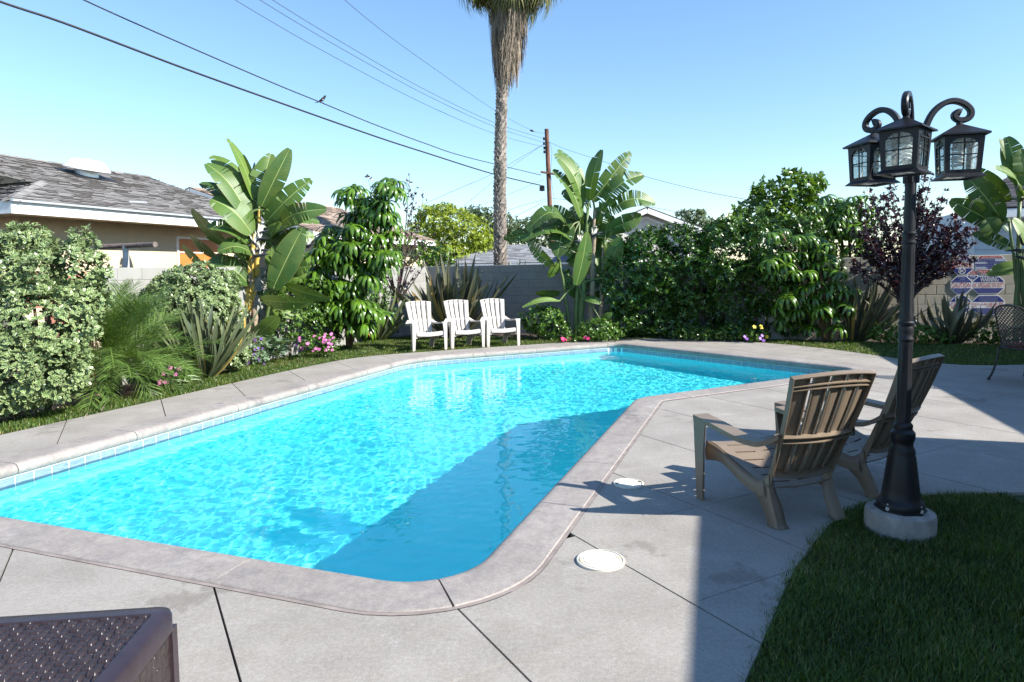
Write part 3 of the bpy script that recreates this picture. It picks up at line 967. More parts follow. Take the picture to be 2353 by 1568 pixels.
# slatted blue chair seen through the hedge gap belongs to the neighbour: left out of reach, not built
# ------------------------------------------------------------------ moulded garden chairs
def plastic(name, col, rough=0.42):
    return pm(name, col, rough, 0.06, 7, 0.12, 260, 0.001, spec=0.4, kind='obj')
def solid(o, t=0.009, off=0.0):
    m = o.modifiers.new('thickness', 'SOLIDIFY'); m.thickness = t; m.offset = off
    return o
def smooth_pts(pts, n):
    """Catmull-Rom through 3D points"""
    pts = [Vector(p) for p in pts]
    out = []
    for i in range(len(pts) - 1):
        p0, p1, p2, p3 = pts[max(i - 1, 0)], pts[i], pts[i + 1], pts[min(i + 2, len(pts) - 1)]
        for k in range(n):
            t = k / n
            out.append(0.5 * ((2 * p1) + (p2 - p0) * t + (2 * p0 - 5 * p1 + 4 * p2 - p3) * t * t + (3 * p1 - p0 - 3 * p2 + p3) * t ** 3))
    out.append(pts[-1])
    return out
def make_chair(mat, label, sx=1.0):
    root = empty('adirondack_chair', (0, 0, 0), label, 'chair')
    def X(v): return Vector((v[0] * sx, v[1], v[2]))
    # back plane: a fan leaning to the rear, slightly dished
    b0, b1 = Vector((0, -0.19, 0.20)), Vector((0, -0.515, 0.955))
    bd = (b1 - b0).normalized(); bn = Vector((0, bd.z, -bd.y))          # bn points forward
    BLEN = (b1 - b0).length
    def back(u, t):
        hw = 0.205 + 0.085 * t
        if t > 0.93: hw -= 0.0
        top = 1.0 - 0.055 * (u * u)
        tt = t * top
        return X(Vector((u * hw, 0, 0)) + b0 + bd * (BLEN * tt) + bn * (0.045 * u * u - 0.02 * math.sin(math.pi * t)))
    edges = [-1.0, -0.605, -0.2, 0.2, 0.605, 1.0]
    g = 0.046
    for i in range(5):
        u0, u1 = edges[i] + (g if i else 0), edges[i + 1] - (g if i < 4 else 0)
        mb = MB(); nu, nt2 = 3, 9
        for a in range(nt2 + 1):
            t = 0.10 + 0.90 * a / nt2
            for c in range(nu + 1):
                mb.v.append(tuple(back(u0 + (u1 - u0) * c / nu, t)))
        for a in range(nt2):
            for c in range(nu):
                q = a * (nu + 1) + c
                mb.f.append((q, q + 1, q + nu + 2, q + nu + 1)); mb.m.append(0)
        sl_ = mb.build('slat', mat, root, smooth=True)
        solid(sl_, 0.008)
        mb = MB()                                                     # stiffening flanges behind the slat
        for u_ in (u0, u1):
            vv = []
            for a in range(nt2 + 1):
                t = 0.10 + 0.895 * a / nt2
                p_ = back(u_, t); d_ = 0.014 if abs(u_) < 0.99 else 0.036
                vv += [p_, p_ - bn * d_]
            mb.add(vv, [(2 * a, 2 * a + 1, 2 * a + 3, 2 * a + 2) for a in range(nt2)])
        solid(mb.build('flange', mat, sl_), 0.005)
    def rib(t, depth, lo=-1.0, hi=1.0):
        mb = MB(); vv = []
        for a in range(13):
            p_ = back(lo + (hi - lo) * a / 12, t)
            vv += [p_, p_ - bn * depth]
        mb.add(vv, [(2 * a, 2 * a + 1, 2 * a + 3, 2 * a + 2) for a in range(12)])
        solid(mb.build('rib', mat, root), 0.006)
    for t_, d_ in ((0.998, 0.034), (0.925, 0.026), (0.895, 0.026), (0.50, 0.040), (0.455, 0.040), (0.13, 0.045)):
        rib(t_, d_)
    for lo, hi in ((0.10, 0.155), (0.452, 0.503), (0.985, 1.0)):     # solid bands joining the slats
        mb = MB(); vv = []
        for a in range(13):
            for t_ in (lo, hi):
                vv.append(back(-1 + a / 6, t_) - bn * 0.005)
        mb.add(vv, [(2 * a, 2 * a + 1, 2 * a + 3, 2 * a + 2) for a in range(12)])
        solid(mb.build('cross_band', mat, root), 0.006)
    # seat: a dished plate with staggered slots
    prof_ = smooth_pts([(0, 0.345, 0.305), (0, 0.345, 0.355), (0, 0.315, 0.378), (0, 0.20, 0.350), (0, 0.0, 0.275), (0, -0.215, 0.225)], 5)
    cols = [-0.245, -0.20, -0.175, -0.03, -0.012, 0.012, 0.03, 0.175, 0.20, 0.245]
    rows = []
    k_ = 0
    mb = MB()
    # slots as rows of missing faces
    zs = []
    cum = [0.0]
    for i in range(1, len(prof_)): cum.append(cum[-1] + (prof_[i] - prof_[i - 1]).length)
    def at(s_):
        for i in range(1, len(cum)):
            if cum[i] >= s_:
                f = (s_ - cum[i - 1]) / max(1e-9, cum[i] - cum[i - 1])
                return prof_[i - 1].lerp(prof_[i], f)
        return prof_[-1]
    marks = [0.0, 0.03, 0.06, 0.09]
    slots = []
    s_ = 0.15
    while s_ < cum[-1] - 0.06:
        marks += [s_, s_ + 0.013]; slots.append(s_); s_ += 0.085
    marks.append(cum[-1])
    marks = sorted(set(marks))
    nc = len(cols)
    for m_ in marks:
        p_ = at(m_)
        for c_ in cols:
            mb.v.append(tuple(X((c_ * (1.0 + 0.12 * max(0, p_.y) / 0.3), p_.y, p_.z - 0.02 * (1 - (c_ / 0.245) ** 2)))))
    for i in range(len(marks) - 1):
        for c in range(nc - 1):
            if marks[i] in slots:
                odd = slots.index(marks[i]) % 2
                if (odd and c in (2, 6)) or (not odd and c in (2, 6)): continue
            q = i * nc + c
            mb.f.append((q, q + 1, q + nc + 1, q + nc)); mb.m.append(0)
    solid(mb.build('seat', mat, root), 0.009)
    for s in (-1, 1):
        # arm: wide flat board swept back into the side of the fan
        path = smooth_pts([(0.330 * s, 0.355, 0.562), (0.330 * s, 0.15, 0.543), (0.335 * s, -0.10, 0.520), (0.305 * s, -0.26, 0.520), (0.262 * s, -0.345, 0.575)], 4)
        wid = lambda i: (0.108 - 0.02 * (i / (len(path) - 1))) if i < len(path) - 4 else 0.088 - 0.012 * (i - len(path) + 5)
        vv = []
        for i, p_ in enumerate(path):
            w2 = wid(i) / 2
            tw = max(0, (i - len(path) + 7) / 7) * 0.7
            dz = math.sin(tw) * w2 * s; dx = math.cos(tw) * w2
            vv += [X(p_ + Vector((-dx, 0, -0.022 if False else -dz * 0 - 0.0))), X(p_ + Vector((dx, 0, 0)))]
            vv += [X(p_ + Vector((dx, 0, -0.028))), X(p_ + Vector((-dx, 0, -0.028)))]
        fs = []
        for i in range(len(path) - 1):
            a = 4 * i
            fs += [(a, a + 1, a + 5, a + 4), (a + 1, a + 2, a + 6, a + 5), (a + 3, a, a + 4, a + 7)]
        fs.append((0, 3, 2, 1))
        mb = MB().add(vv, fs)
        solid(mb.build('armrest', mat, root), 0.007)
        # front leg: tapering angle section
        xo, xi = 0.378 * s, 0.282 * s
        f_ = 0.345
        vv = [X((xo, f_ + 0.012, 0.540)), X((xi, f_ + 0.012, 0.540)), X((0.378 * s, f_, 0.36)), X((0.305 * s, f_, 0.36)), X((0.375 * s, f_ - 0.02, 0.0)), X((0.322 * s, f_ - 0.02, 0.0)),
              X((xo, f_ - 0.12, 0.532)), X((0.378 * s, f_ - 0.10, 0.36)), X((0.375 * s, f_ - 0.085, 0.0)),
              X((xi, f_ - 0.07, 0.535)), X((0.300 * s, f_ - 0.08, 0.40))]
        mb = MB().add(vv, [(0, 1, 3, 2), (2, 3, 5, 4), (0, 2, 7, 6), (2, 4, 8, 7)])
        solid(mb.build('front_leg', mat, root), 0.009)
        # side rail from the front leg along the seat
        up_ = smooth_pts([(0.292 * s, 0.338, 0.385), (0.268 * s, 0.20, 0.352), (0.254 * s, 0.03, 0.285), (0.246 * s, -0.11, 0.250), (0.236 * s, -0.175, 0.262)], 4)
        lo_ = smooth_pts([(0.300 * s, 0.338, 0.255), (0.276 * s, 0.20, 0.272), (0.264 * s, 0.04, 0.205), (0.259 * s, -0.10, 0.165), (0.250 * s, -0.205, 0.165)], 4)
        vv = []
        for a_, b_ in zip(up_, lo_):
            vv += [X(a_), X((a_ + b_) / 2 + Vector((0.006 * s, 0, 0))), X(b_), X(b_ + Vector((-0.030 * s, 0, 0.004)))]
        fs = [(4 * i + j, 4 * i + j + 1, 4 * i + j + 5, 4 * i + j + 4) for i in range(len(up_) - 1) for j in range(3)]
        solid(MB().add(vv, fs).build('side_rail', mat, root, smooth='auto'), 0.008)
        # rear leg: an open angle section that flares out at the foot
        rg = smooth_pts([(0.228 * s, -0.205, 0.300), (0.233 * s, -0.218, 0.205), (0.240 * s, -0.262, 0.105), (0.246 * s, -0.300, 0.030), (0.250 * s, -0.318, 0.0)], 4)
        fr = smooth_pts([(0.240 * s, -0.150, 0.250), (0.258 * s, -0.110, 0.180), (0.259 * s, -0.185, 0.105), (0.262 * s, -0.232, 0.032), (0.266 * s, -0.245, 0.0)], 4)
        vv = []
        for i, (a_, b_) in enumerate(zip(rg, fr)):
            t = i / (len(rg) - 1)
            inn = Vector((-(0.030 + 0.050 * min(1, t * 2)) * s, 0.018 + 0.012 * t, 0))
            if t > 0.86: inn += Vector((0, -0.03 * (t - .86) / .14, 0))
            vv += [X(a_ + inn), X(a_ + inn * 0.45 + Vector((0, -0.004, 0))), X(a_), X(b_)]
        for v_ in vv: v_.z = max(v_.z, 0.0)
        fs = [(4 * i + j, 4 * i + j + 1, 4 * i + j + 5, 4 * i + j + 4) for i in range(len(rg) - 1) for j in range(3)]
        solid(MB().add(vv, fs).build('rear_leg', mat, root, smooth='auto'), 0.008)
        # web that carries the side of the back down to the leg
        ed = [back(s, t_) for t_ in (0.10, 0.2, 0.3, 0.4, 0.5)]
        vv = []
        for i, e_ in enumerate(ed):
            e0 = Vector((e_.x / sx, e_.y, e_.z))
            vv += [e_, X(e0 + Vector((0.010 * s, -0.012 - 0.02 * (1 - i / 4), -0.045 * (1 - i / 4) - 0.012)))]
        solid(MB().add(vv, [(2 * i, 2 * i + 1, 2 * i + 3, 2 * i + 2) for i in range(4)]).build('side_web', mat, root), 0.008)
    return root
M_tan = plastic('taupe_plastic', (0.18, 0.138, 0.098))
M_wht = plastic('white_plastic', (0.47, 0.435, 0.40), 0.5)
tan = make_chair(M_tan, 'brown moulded adirondack chair nearer the pool, seen from behind beside the lamp post')
tan['group'] = 'brown adirondack chairs on the deck'
def place(o, x, y, facing, z=0.0):
    o.location = (x, y, z)
    o.rotation_euler = (0, 0, math.atan2(facing[1], facing[0]) - math.pi / 2)
place(tan, 1.68, 4.23, (-0.309, 0.951))
tan2 = tree_copy(tan)
tan2['label'] = 'brown moulded adirondack chair half hidden behind the black lamp post'
place(tan2, 2.41, 4.74, (-0.588, 0.809))
white = make_chair(M_wht, 'white adirondack chair on the grass, leftmost of the row of three', 0.93)
white['group'] = 'white adirondack chairs in a row'
fc = [((955, 809), (1022, 804), (0.40, -0.91), 'white adirondack chair on the grass, leftmost of the row of three'),
      ((1044, 803), (1108, 799), (0.37, -0.93), 'white adirondack chair on the grass, middle one of the row of three'),
      ((1128, 798), (1187, 795), (0.31, -0.95), 'white adirondack chair on the grass, rightmost of the row of three')]
for i, (a, b_, f, lab) in enumerate(fc):
    o = white if i == 0 else tree_copy(white)
    o['label'] = lab
    m_ = (G(*a) + G(*b_)) / 2
    f = Vector(f).normalized()
    place(o, m_.x - f.x * 0.335, m_.y - f.y * 0.335, f)

# ------------------------------------------------------------------ lamp post
M_iron = pm('black_iron', (0.011, 0.012, 0.015), 0.42, 0.25, 18, 0.1, 120, 0.002, spec=0.32, kind='obj')
M_foot = pm('footing_concrete', (0.27, 0.255, 0.235), 0.9, 0.3, 14, 0.6, 90, 0.006, kind='obj', fine=0.1)
LB = G(2067, 1213)
lamp = empty('lamp_post', (LB.x, LB.y, 0), 'black iron lamp post with three hanging lanterns on a round concrete footing', 'lamp post')
lean = Matrix.Rotation(math.radians(1.0), 4, 'Y')
lamp.rotation_euler = (0, math.radians(0.9), 0)
MB().lathe([(0.187, -0.1), (0.187, 0.085), (0.182, 0.105), (0.165, 0.115), (0.05, 0.118)], 40).build('footing', M_foot, lamp, smooth='auto')
MB().lathe([(0.138, 0.112), (0.138, 0.128), (0.05, 0.128)], 8, phase=0.39).build('base_plate', M_iron, lamp)
for k in range(4):
    a_ = 0.5 + k * math.pi / 2
    MB().lathe([(0.013, 0.124), (0.013, 0.145), (0.006, 0.146), (0.006, 0.165)], 8, (0.12 * math.cos(a_), 0.12 * math.sin(a_), 0)).build('anchor_bolt', M_gutter, lamp)
base_prof = [(.125, .128), (.128, .15), (.122, .165), (.108, .178), (.102, .20), (.098, .235), (.086, .33), (.073, .43), (.068, .445), (.070, .46), (.066, .475), (.058, .49), (.056, .51), (.062, .525), (.066, .54), (.066, .57), (.058, .58), (.050, .59), (.052, .605), (.052, .615), (.041, .63)]
MB().lathe(base_prof, 36).build('pedestal', M_iron, lamp, smooth='auto')
def fluted(z0, z1, r0, r1, n=48):
    mb = MB(); vv = []
    zz = [z0, z0 + 0.03, z0 + 0.05, z1 - 0.05, z1 - 0.03, z1]
    for j, z in enumerate(zz):
        r = r0 + (r1 - r0) * (z - z0) / (z1 - z0)
        fl = 0.0042 if j in (2, 3) else 0.0
        for k in range(n):
            a = 2 * math.pi * k / n
            rr = r - fl * (1 if (k % 6) in (1, 2, 3) else 0)
            vv.append((rr * math.cos(a), rr * math.sin(a), z))
    ff = [(j * n + k, j * n + (k + 1) % n, (j + 1) * n + (k + 1) % n, (j + 1) * n + k) for j in range(len(zz) - 1) for k in range(n)]
    return mb.add(vv, ff)
fluted(0.63, 1.10, 0.040, 0.0375).build('shaft', M_iron, lamp, smooth='auto')
MB().lathe([(0.0375, 1.10), (0.043, 1.108), (0.043, 1.12), (0.037, 1.13), (0.040, 1.155), (0.041, 1.175), (0.037, 1.19), (0.043, 1.20), (0.043, 1.212), (0.036, 1.22)], 30).build('collar', M_iron, lamp, smooth='auto')
fluted(1.22, 1.66, 0.036, 0.033).build('shaft', M_iron, lamp, smooth='auto')
MB().lathe([(0.033, 1.66), (0.038, 1.665), (0.038, 1.675), (0.033, 1.68), (0.032, 1.705), (0.037, 1.715), (0.037, 1.725), (0.031, 1.732)], 30).build('collar', M_iron, lamp, smooth='auto')
MB().lathe([(0.031, 1.732), (0.0285, 2.10), (0.027, 2.11), (0.023, 2.15), (0.012, 2.165), (0.002, 2.17)], 28).build('shaft', M_iron, lamp, smooth='auto')
m, t, N, L, b = newmat('seeded_glass')
N.remove(b)
gg = N.new('ShaderNodeBsdfGlossy'); gg.inputs['Roughness'].default_value = 0.08
tr = N.new('ShaderNodeBsdfTransparent'); tr.inputs[0].default_value = (0.80, 0.86, 0.86, 1)
tl = N.new('ShaderNodeBsdfTranslucent'); tl.inputs[0].default_value = (0.75, 0.80, 0.78, 1)
m1 = N.new('ShaderNodeMixShader'); m2 = N.new('ShaderNodeMixShader')
v = where(N, 'obj')
sd = ramp(N, L, noise(N, L, v, 60, 4, 0.6), [(0.40, 0.15), (0.75, 0.55)])
L.new(sd, m1.inputs[0]); L.new(tr.outputs[0], m1.inputs[1]); L.new(tl.outputs[0], m1.inputs[2])
m2.inputs[0].default_value = 0.10
L.new(m1.outputs[0], m2.inputs[1]); L.new(gg.outputs[0], m2.inputs[2])
bp = N.new('ShaderNodeBump'); bp.inputs['Strength'].default_value = 0.6; bp.inputs['Distance'].default_value = 0.004
L.new(noise(N, L, v, 90, 3), bp.inputs['Height']); L.new(bp.outputs[0], gg.inputs['Normal'])
L.new(m2.outputs[0], N['Material Output'].inputs[0])
M_glass = m
M_bulb = pm('bulb_white', (0.85, 0.86, 0.83), 0.25, 0.02, 10, kind='obj')
M_brass = pm('lamp_base', (0.5, 0.48, 0.44), 0.4, 0.1, 10, metal=0.5, kind='obj')
def lantern(root, at, rz, first=None):
    """a four-sided coach lantern as one part with its pieces below it"""
    Mx = Matrix.Translation(at) @ Matrix.Rotation(rz, 4, 'Z')
    def fin(mb): mb.v = [tuple(Mx @ Vector(v_)) for v_ in mb.v]; return mb
    HW, HB = 0.098, 0.087                                            # half widths top, bottom
    zt, zb = -0.080, -0.292
    mb = MB()
    r = 0.119
    vv = [(-r, -r, -0.073), (r, -r, -0.073), (r, r, -0.073), (-r, r, -0.073), (0, 0, 0.0), (-r, -r, -0.082), (r, -r, -0.082), (r, r, -0.082), (-r, r, -0.082)]
    mb.add(vv, [(0, 1, 4), (1, 2, 4), (2, 3, 4), (3, 0, 4), (5, 8, 7, 6), (0, 5, 6, 1), (1, 6, 7, 2), (2, 7, 8, 3), (3, 8, 5, 0)])
    mb.lathe([(0.018, -0.012), (0.016, 0.012), (0.008, 0.02)], 12)
    body = fin(mb).build('lantern', M_iron, root)
    for k in range(4):
        R = Matrix.Rotation(k * math.pi / 2, 4, 'Z')
        def face(pts): return [Mx @ R @ Vector(p_) for p_ in pts]
        f = lambda x, z, o=0.0: (x * (HB + (HW - HB) * (z - zb) / (zt - zb)), -(HB + (HW - HB) * (z - zb) / (zt - zb)) + o, z)
        # arched frame: outer rectangle with an arched opening
        inn = [(-0.72, zb + 0.022), (0.72, zb + 0.022), (0.72, zt - 0.062)] + [(0.72 * math.cos(a), zt - 0.062 + 0.046 * math.sin(a)) for a in [math.pi * j / 10 for j in range(1, 10)]] + [(-0.72, zt - 0.062)]
        outp = [(-1, zb), (1, zb), (1, zt - 0.062)] + [(math.cos(a) if abs(math.cos(a)) > .999 else max(-1, min(1, math.cos(a) * 1.5)), zt) for a in [math.pi * j / 10 for j in range(1, 10)]] + [(-1, zt - 0.062)]
        n = len(inn)
        mb = MB().add(face([f(*q) for q in outp] + [f(*q) for q in inn] + [f(q[0], q[1], 0.008) for q in inn]),
                      [(i, (i + 1) % n, n + (i + 1) % n, n + i) for i in range(n)] + [(n + i, n + (i + 1) % n, 2 * n + (i + 1) % n, 2 * n + i) for i in range(n)])
        mb.build('frame', M_iron, body)
        mb = MB().add(face([f(-0.74, zb + 0.015, 0.007), f(0.74, zb + 0.015, 0.007), f(0.74, zt - 0.012, 0.007), f(-0.74, zt - 0.012, 0.007)]), [(0, 1, 2, 3)])
        mb.build('pane', M_glass, body)
        mb = MB()
        mb.bar(*face([f(0, zb + 0.015, 0.0), f(0, zt - 0.012, 0.0)]), 0.006, 0.006)
        for z_ in (zb + 0.104, zb + 0.168):
            mb.bar(*face([f(-0.73, z_, 0.0), f(0.73, z_, 0.0)]), 0.006, 0.006)
        mb.build('glazing_bar', M_iron, body)
    mb = MB()
    o_ = HB + 0.022
    for k in range(4):
        R = Matrix.Rotation(k * math.pi / 2, 3, 'Z')
        i_ = HB - 0.012
        vv = [(-o_, -o_, zb - 0.018), (o_, -o_, zb - 0.018), (HB + .002, -HB - .002, zb + 0.002), (-HB - .002, -HB - .002, zb + 0.002), (-i_, -i_, zb - 0.018), (i_, -i_, zb - 0.018), (-i_, -i_, zb), (i_, -i_, zb)]
        mb.add([R @ Vector(q) for q in vv], [(0, 1, 2, 3), (0, 4, 5, 1), (4, 6, 7, 5)])
    fin(mb).build('bottom_rim', M_iron, body)
    fin(MB().add([(-HB + .01, -HB + .01, zb - 0.01), (HB - .01, -HB + .01, zb - 0.01), (HB - .01, HB - .01, zb - 0.01), (-HB + .01, HB - .01, zb - 0.01)], [(0, 3, 2, 1)])).build('pane', M_glass, body)
    mb = MB().lathe([(0.028, zt), (0.028, zt - 0.045), (0.024, zt - 0.06)], 14)
    fin(mb).build('socket', M_brass, body, smooth='auto')
    pts = []
    for i in range(60):
        a = i / 60 * 4.5 * 2 * math.pi
        pts.append((0.027 * math.cos(a), 0.027 * math.sin(a), zt - 0.062 - 0.10 * i / 60))
    fin(MB().tube(pts, 0.0085, 7)).build('spiral_bulb', M_bulb, body, smooth=True)
    return body
arm_pts = [(0.030, 2.02), (0.036, 2.14), (0.060, 2.27), (0.105, 2.40), (0.165, 2.49), (0.235, 2.525), (0.300, 2.505), (0.345, 2.455), (0.350, 2.405), (0.325, 2.372), (0.285, 2.366), (0.258, 2.385), (0.252, 2.412), (0.268, 2.430), (0.285, 2.424)]
ZA = 2.352
for ang, rz in ((-128, -139 + 90), (-6, -17 + 90), (113, 100 + 90)):
    a = math.radians(ang)
    e = Vector((math.cos(a), math.sin(a), 0)); sd_ = Vector((-e.y, e.x, 0))
    pts = smooth_pts([e * (r_ * .877) + Vector((0, 0, ZA + .004 + (z_ - 2.366) * (.68 if z_ > 2.366 else 1.0))) for r_, z_ in arm_pts], 4)
    mb = MB(); vv = []
    for i, p_ in enumerate(pts):
        tn = (pts[min(i + 1, len(pts) - 1)] - pts[max(i - 1, 0)]).normalized()
        nr = tn.cross(sd_).normalized()
        h_ = 0.016 if i < len(pts) - 6 else 0.016 + 0.002 * (i - len(pts) + 6)
        for wq, hq_ in ((-.017, -h_ * .6), (-.011, -h_), (.011, -h_), (.017, -h_ * .6), (.017, h_ * .6), (.011, h_), (-.011, h_), (-.017, h_ * .6)):
            vv.append(p_ + sd_ * wq + nr * hq_)
    n = 8
    ff = [(i * n + k, i * n + (k + 1) % n, (i + 1) * n + (k + 1) % n, (i + 1) * n + k) for i in range(len(pts) - 1) for k in range(n)]
    ff += [tuple(range(n - 1, -1, -1)), tuple((len(pts) - 1) * n + k for k in range(n))]
    mb.add(vv, ff).build('scroll_arm', M_iron, lamp, smooth='auto')
    lantern(lamp, e * 0.25 + Vector((0, 0, ZA - 0.012)), math.radians(rz))

# ------------------------------------------------------------------ covers and grates in the deck
M_lid = pm('white_lid', (0.60, 0.565, 0.48), 0.5, 0.04, 14, 0.5, 220, 0.002, kind='obj')
def skimmer(c, r, label):
    root = empty('skimmer_cover', (c.x, c.y, 0), label, 'skimmer cover', 'round skimmer covers set in the deck')
    MB().lathe([(r, 0.0), (r, 0.010), (r - 0.004, 0.013), (r - 0.010, 0.013), (r - 0.0115, 0.003), (r - 0.016, 0.003), (r - 0.0175, 0.012), (r - 0.030, 0.012), (r - 0.032, 0.010), (r - 0.036, 0.010), (r - 0.038, 0.0125), (0.002, 0.0145)], 48).build('lid', M_lid, root, smooth='auto')
    for s in (-1, 1):
        MB().box((s * r * 0.78, s * 0.012, 0.0135), (0.020, 0.011, 0.004)).build('finger_hole', M_dark if r < 0.125 else pm('cream_plastic', (0.62, 0.55, 0.36), 0.5, kind='obj'), root)
    return root
skimmer(G(1380, 1290), 0.128, 'larger cream skimmer cover in full sun on a deck joint')
skimmer(G(1444, 1113), 0.108, 'smaller white skimmer cover beside the chair shadow at the pool rim')

# ------------------------------------------------------------------ rattan storage box
m, t, N, L, b = newmat('brown_resin')
v = where(N, 'obj')
c = mixc(N, L, noise(N, L, v, 9, 4), (0.014, 0.009, 0.010), (0.042, 0.030, 0.031))
sp = ramp(N, L, noise(N, L, v, 120, 2, 0.4), [(0.735, 0.0), (0.76, 1.0)])
c = mixc(N, L, sp, c, (0.35, 0.32, 0.30))
L.new(c, b.inputs['Base Color'])
L.new(ramp(N, L, noise(N, L, v, 30, 3), [(0.3, 0.26), (0.7, 0.42)]), b.inputs['Roughness'])
mp = N.new('ShaderNodeMapping'); mp.inputs['Scale'].default_value = (20, 260, 260); L.new(v, mp.inputs[0])
bump(N, L, noise(N, L, mp.outputs[0], 1, 3), 0.25, 0.002, b)
M_resin = m
M_resinf = pm('brown_resin_frame', (0.030, 0.020, 0.026), 0.33, 0.2, 14, 0.08, 200, 0.002, kind='obj')
bx = empty('storage_box', (-1.04, 2.0, 0), 'dark brown woven resin storage box at the near corner of the deck', 'storage box', rz=math.radians(5.5))
TOPZ, BW, BD = 0.548, 1.25, 0.85
def rrect(x0, y0, x1, y1, r, n=7):
    out = []
    for cx, cy, a0 in ((x1 - r, y1 - r, 0), (x0 + r, y1 - r, 90), (x0 + r, y0 + r, 180), (x1 - r, y0 + r, 270)):
        for k in range(n + 1):
            a = math.radians(a0 + 90 * k / n)
            out.append((cx + r * math.cos(a), cy + r * math.sin(a)))
    return out
prof_ = [(0.055, -0.010), (0.052, 0.0), (0.012, 0.0), (0.004, -0.004), (0.0, -0.014), (0.0, -0.060), (0.012, -0.066)]
mb = MB()
rings = [[(q[0], q[1], TOPZ + z) for q in rrect(-BW + i_, -BD + i_, -i_, -i_, max(0.012, 0.055 - i_))] for i_, z in prof_]
n = len(rings[0])
mb.add([q for r_ in rings for q in r_], [(j * n + k, j * n + (k + 1) % n, (j + 1) * n + (k + 1) % n, (j + 1) * n + k) for j in range(len(rings) - 1) for k in range(n)])
mb.build('lid_frame', M_resinf, bx, smooth='auto')
# woven panel: bands running along the box that dive under paired cross strands
nx_, ny_ = 700, 300
xs = np.linspace(-BW + 0.054, -0.054, nx_); ys = np.linspace(-BD + 0.054, -0.054, ny_)
Xg, Yg = np.meshgrid(xs, ys)
ph, pw = 0.029, 0.054
row = np.floor(Yg / ph); fy = Yg / ph - row
fx = Xg / pw + 0.5 * (row % 2); fx -= np.floor(fx)
band = np.sqrt(np.clip(1 - (2 * fy - 1) ** 2, 0, 1))
strand = np.abs(np.sin(fy * math.pi * 3.0))
over = 0.5 + 0.5 * np.cos(2 * math.pi * fx)
cross = np.clip(1 - np.abs(fx - 0.5) / 0.21, 0, 1)
cz = np.where(cross > 0, np.abs(np.sin(np.clip((fx - 0.30) / 0.40, 0, 1) * math.pi * 3)), 0)
Z = 0.0055 * band * over + 0.0012 * strand * over
cr = (0.0085 + 0.0022 * cz) * (cross > 0) * np.sqrt(np.clip(1 - (2 * fy - 1) ** 4, 0, 1))
Z = np.maximum(Z * (1 + .25 * np.sin(Xg * 37 + row * 2.3)), cr * (1 + .22 * np.sin(row * 12.9898 + np.floor(Xg / pw) * 78.233)))
ids = np.arange(nx_ * ny_).reshape(ny_, nx_)
qd = np.stack([ids[:-1, :-1], ids[:-1, 1:], ids[1:, 1:], ids[1:, :-1]], -1).reshape(-1, 4)
link('woven_panel', np_mesh('woven_panel', np.stack([Xg.ravel(), Yg.ravel(), TOPZ - 0.012 + Z.ravel()], 1), qd, M_resin, smooth=True), bx)
# sides with upright weave
for nm, ln, place_ in (('side_panel', BD, 'x'), ('front_panel', BW, 'y')):
    nu, nv = int(ln / 0.004), 120
    us = np.linspace(0.02, ln - 0.02, nu); vs2 = np.linspace(0.0, TOPZ - 0.062, nv)
    U_, V_ = np.meshgrid(us, vs2)
    col_ = np.floor(U_ / 0.034); fu = U_ / 0.034 - col_
    fv = V_ / 0.10 + 0.5 * (col_ % 2); fv -= np.floor(fv)
    Z = 0.005 * np.sqrt(np.clip(1 - (2 * fu - 1) ** 2, 0, 1)) * (0.5 + 0.5 * np.cos(2 * math.pi * fv)) + 0.0035 * (np.abs(fv - 0.5) < 0.16)
    if place_ == 'x': VV = np.stack([np.full(U_.size, -0.016) + Z.ravel(), -U_.ravel(), V_.ravel()], 1)
    else: VV = np.stack([-U_.ravel(), np.full(U_.size, -0.016) + Z.ravel(), V_.ravel()], 1)
    ids = np.arange(U_.size).reshape(U_.shape)
    qd = np.stack([ids[:-1, :-1], ids[:-1, 1:], ids[1:, 1:], ids[1:, :-1]], -1).reshape(-1, 4)
    if place_ == 'x': qd = qd[:, ::-1]
    link(nm, np_mesh(nm, VV, qd, M_resin, smooth=True), bx)
MB().box((-0.022, -0.022, (TOPZ - 0.06) / 2), (0.036, 0.036, TOPZ - 0.06)).build('corner_post', M_resinf, bx)

# ------------------------------------------------------------------ pool signs on the wall
def paint(name, c, r=0.45): return pm(name, c, r, 0.03, 6, kind='obj')
M_sw, M_sb, M_sr = paint('sign_white', (0.78, 0.79, 0.80)), paint('sign_blue', (0.025, 0.035, 0.22)), paint('sign_red', (0.42, 0.02, 0.035))
SP = WM + _wb * 2.0 + wb_n * 0.088
def S(sx, sy): return Wp(sx * 0.14656 + 2125.6, sy * 0.14656 + 545.8, SP, wb_n)
wall_ang = math.atan2(_wb.y, _wb.x)
def text_mesh(body, wd, ht, mat):
    cu = bpy.data.curves.new('lettering', 'FONT')
    cu.body = body; cu.align_x = 'CENTER'; cu.align_y = 'CENTER'; cu.resolution_u = 3; cu.extrude = 0.0
    cu.offset = 0.008
    to = bpy.data.objects.new('lettering', cu); COL.objects.link(to)
    bpy.context.view_layer.update()
    me = bpy.data.meshes.new_from_object(to)
    bpy.data.objects.remove(to)
    co = np.empty(len(me.vertices) * 3, dtype=np.float32); me.vertices.foreach_get('co', co); co = co.reshape(-1, 3)
    lo, hi = co.min(0), co.max(0)
    q = np.zeros_like(co)
    q[:, 0] = ((co[:, 0] - lo[0]) / (hi[0] - lo[0]) - 0.5) * wd
    q[:, 2] = ((co[:, 1] - lo[1]) / max(1e-6, hi[1] - lo[1]) - 0.5) * ht
    me.vertices.foreach_set('co', q.ravel())
    me.materials.clear(); me.materials.append(mat); me.name = 'lettering'
    me.update()
    return me
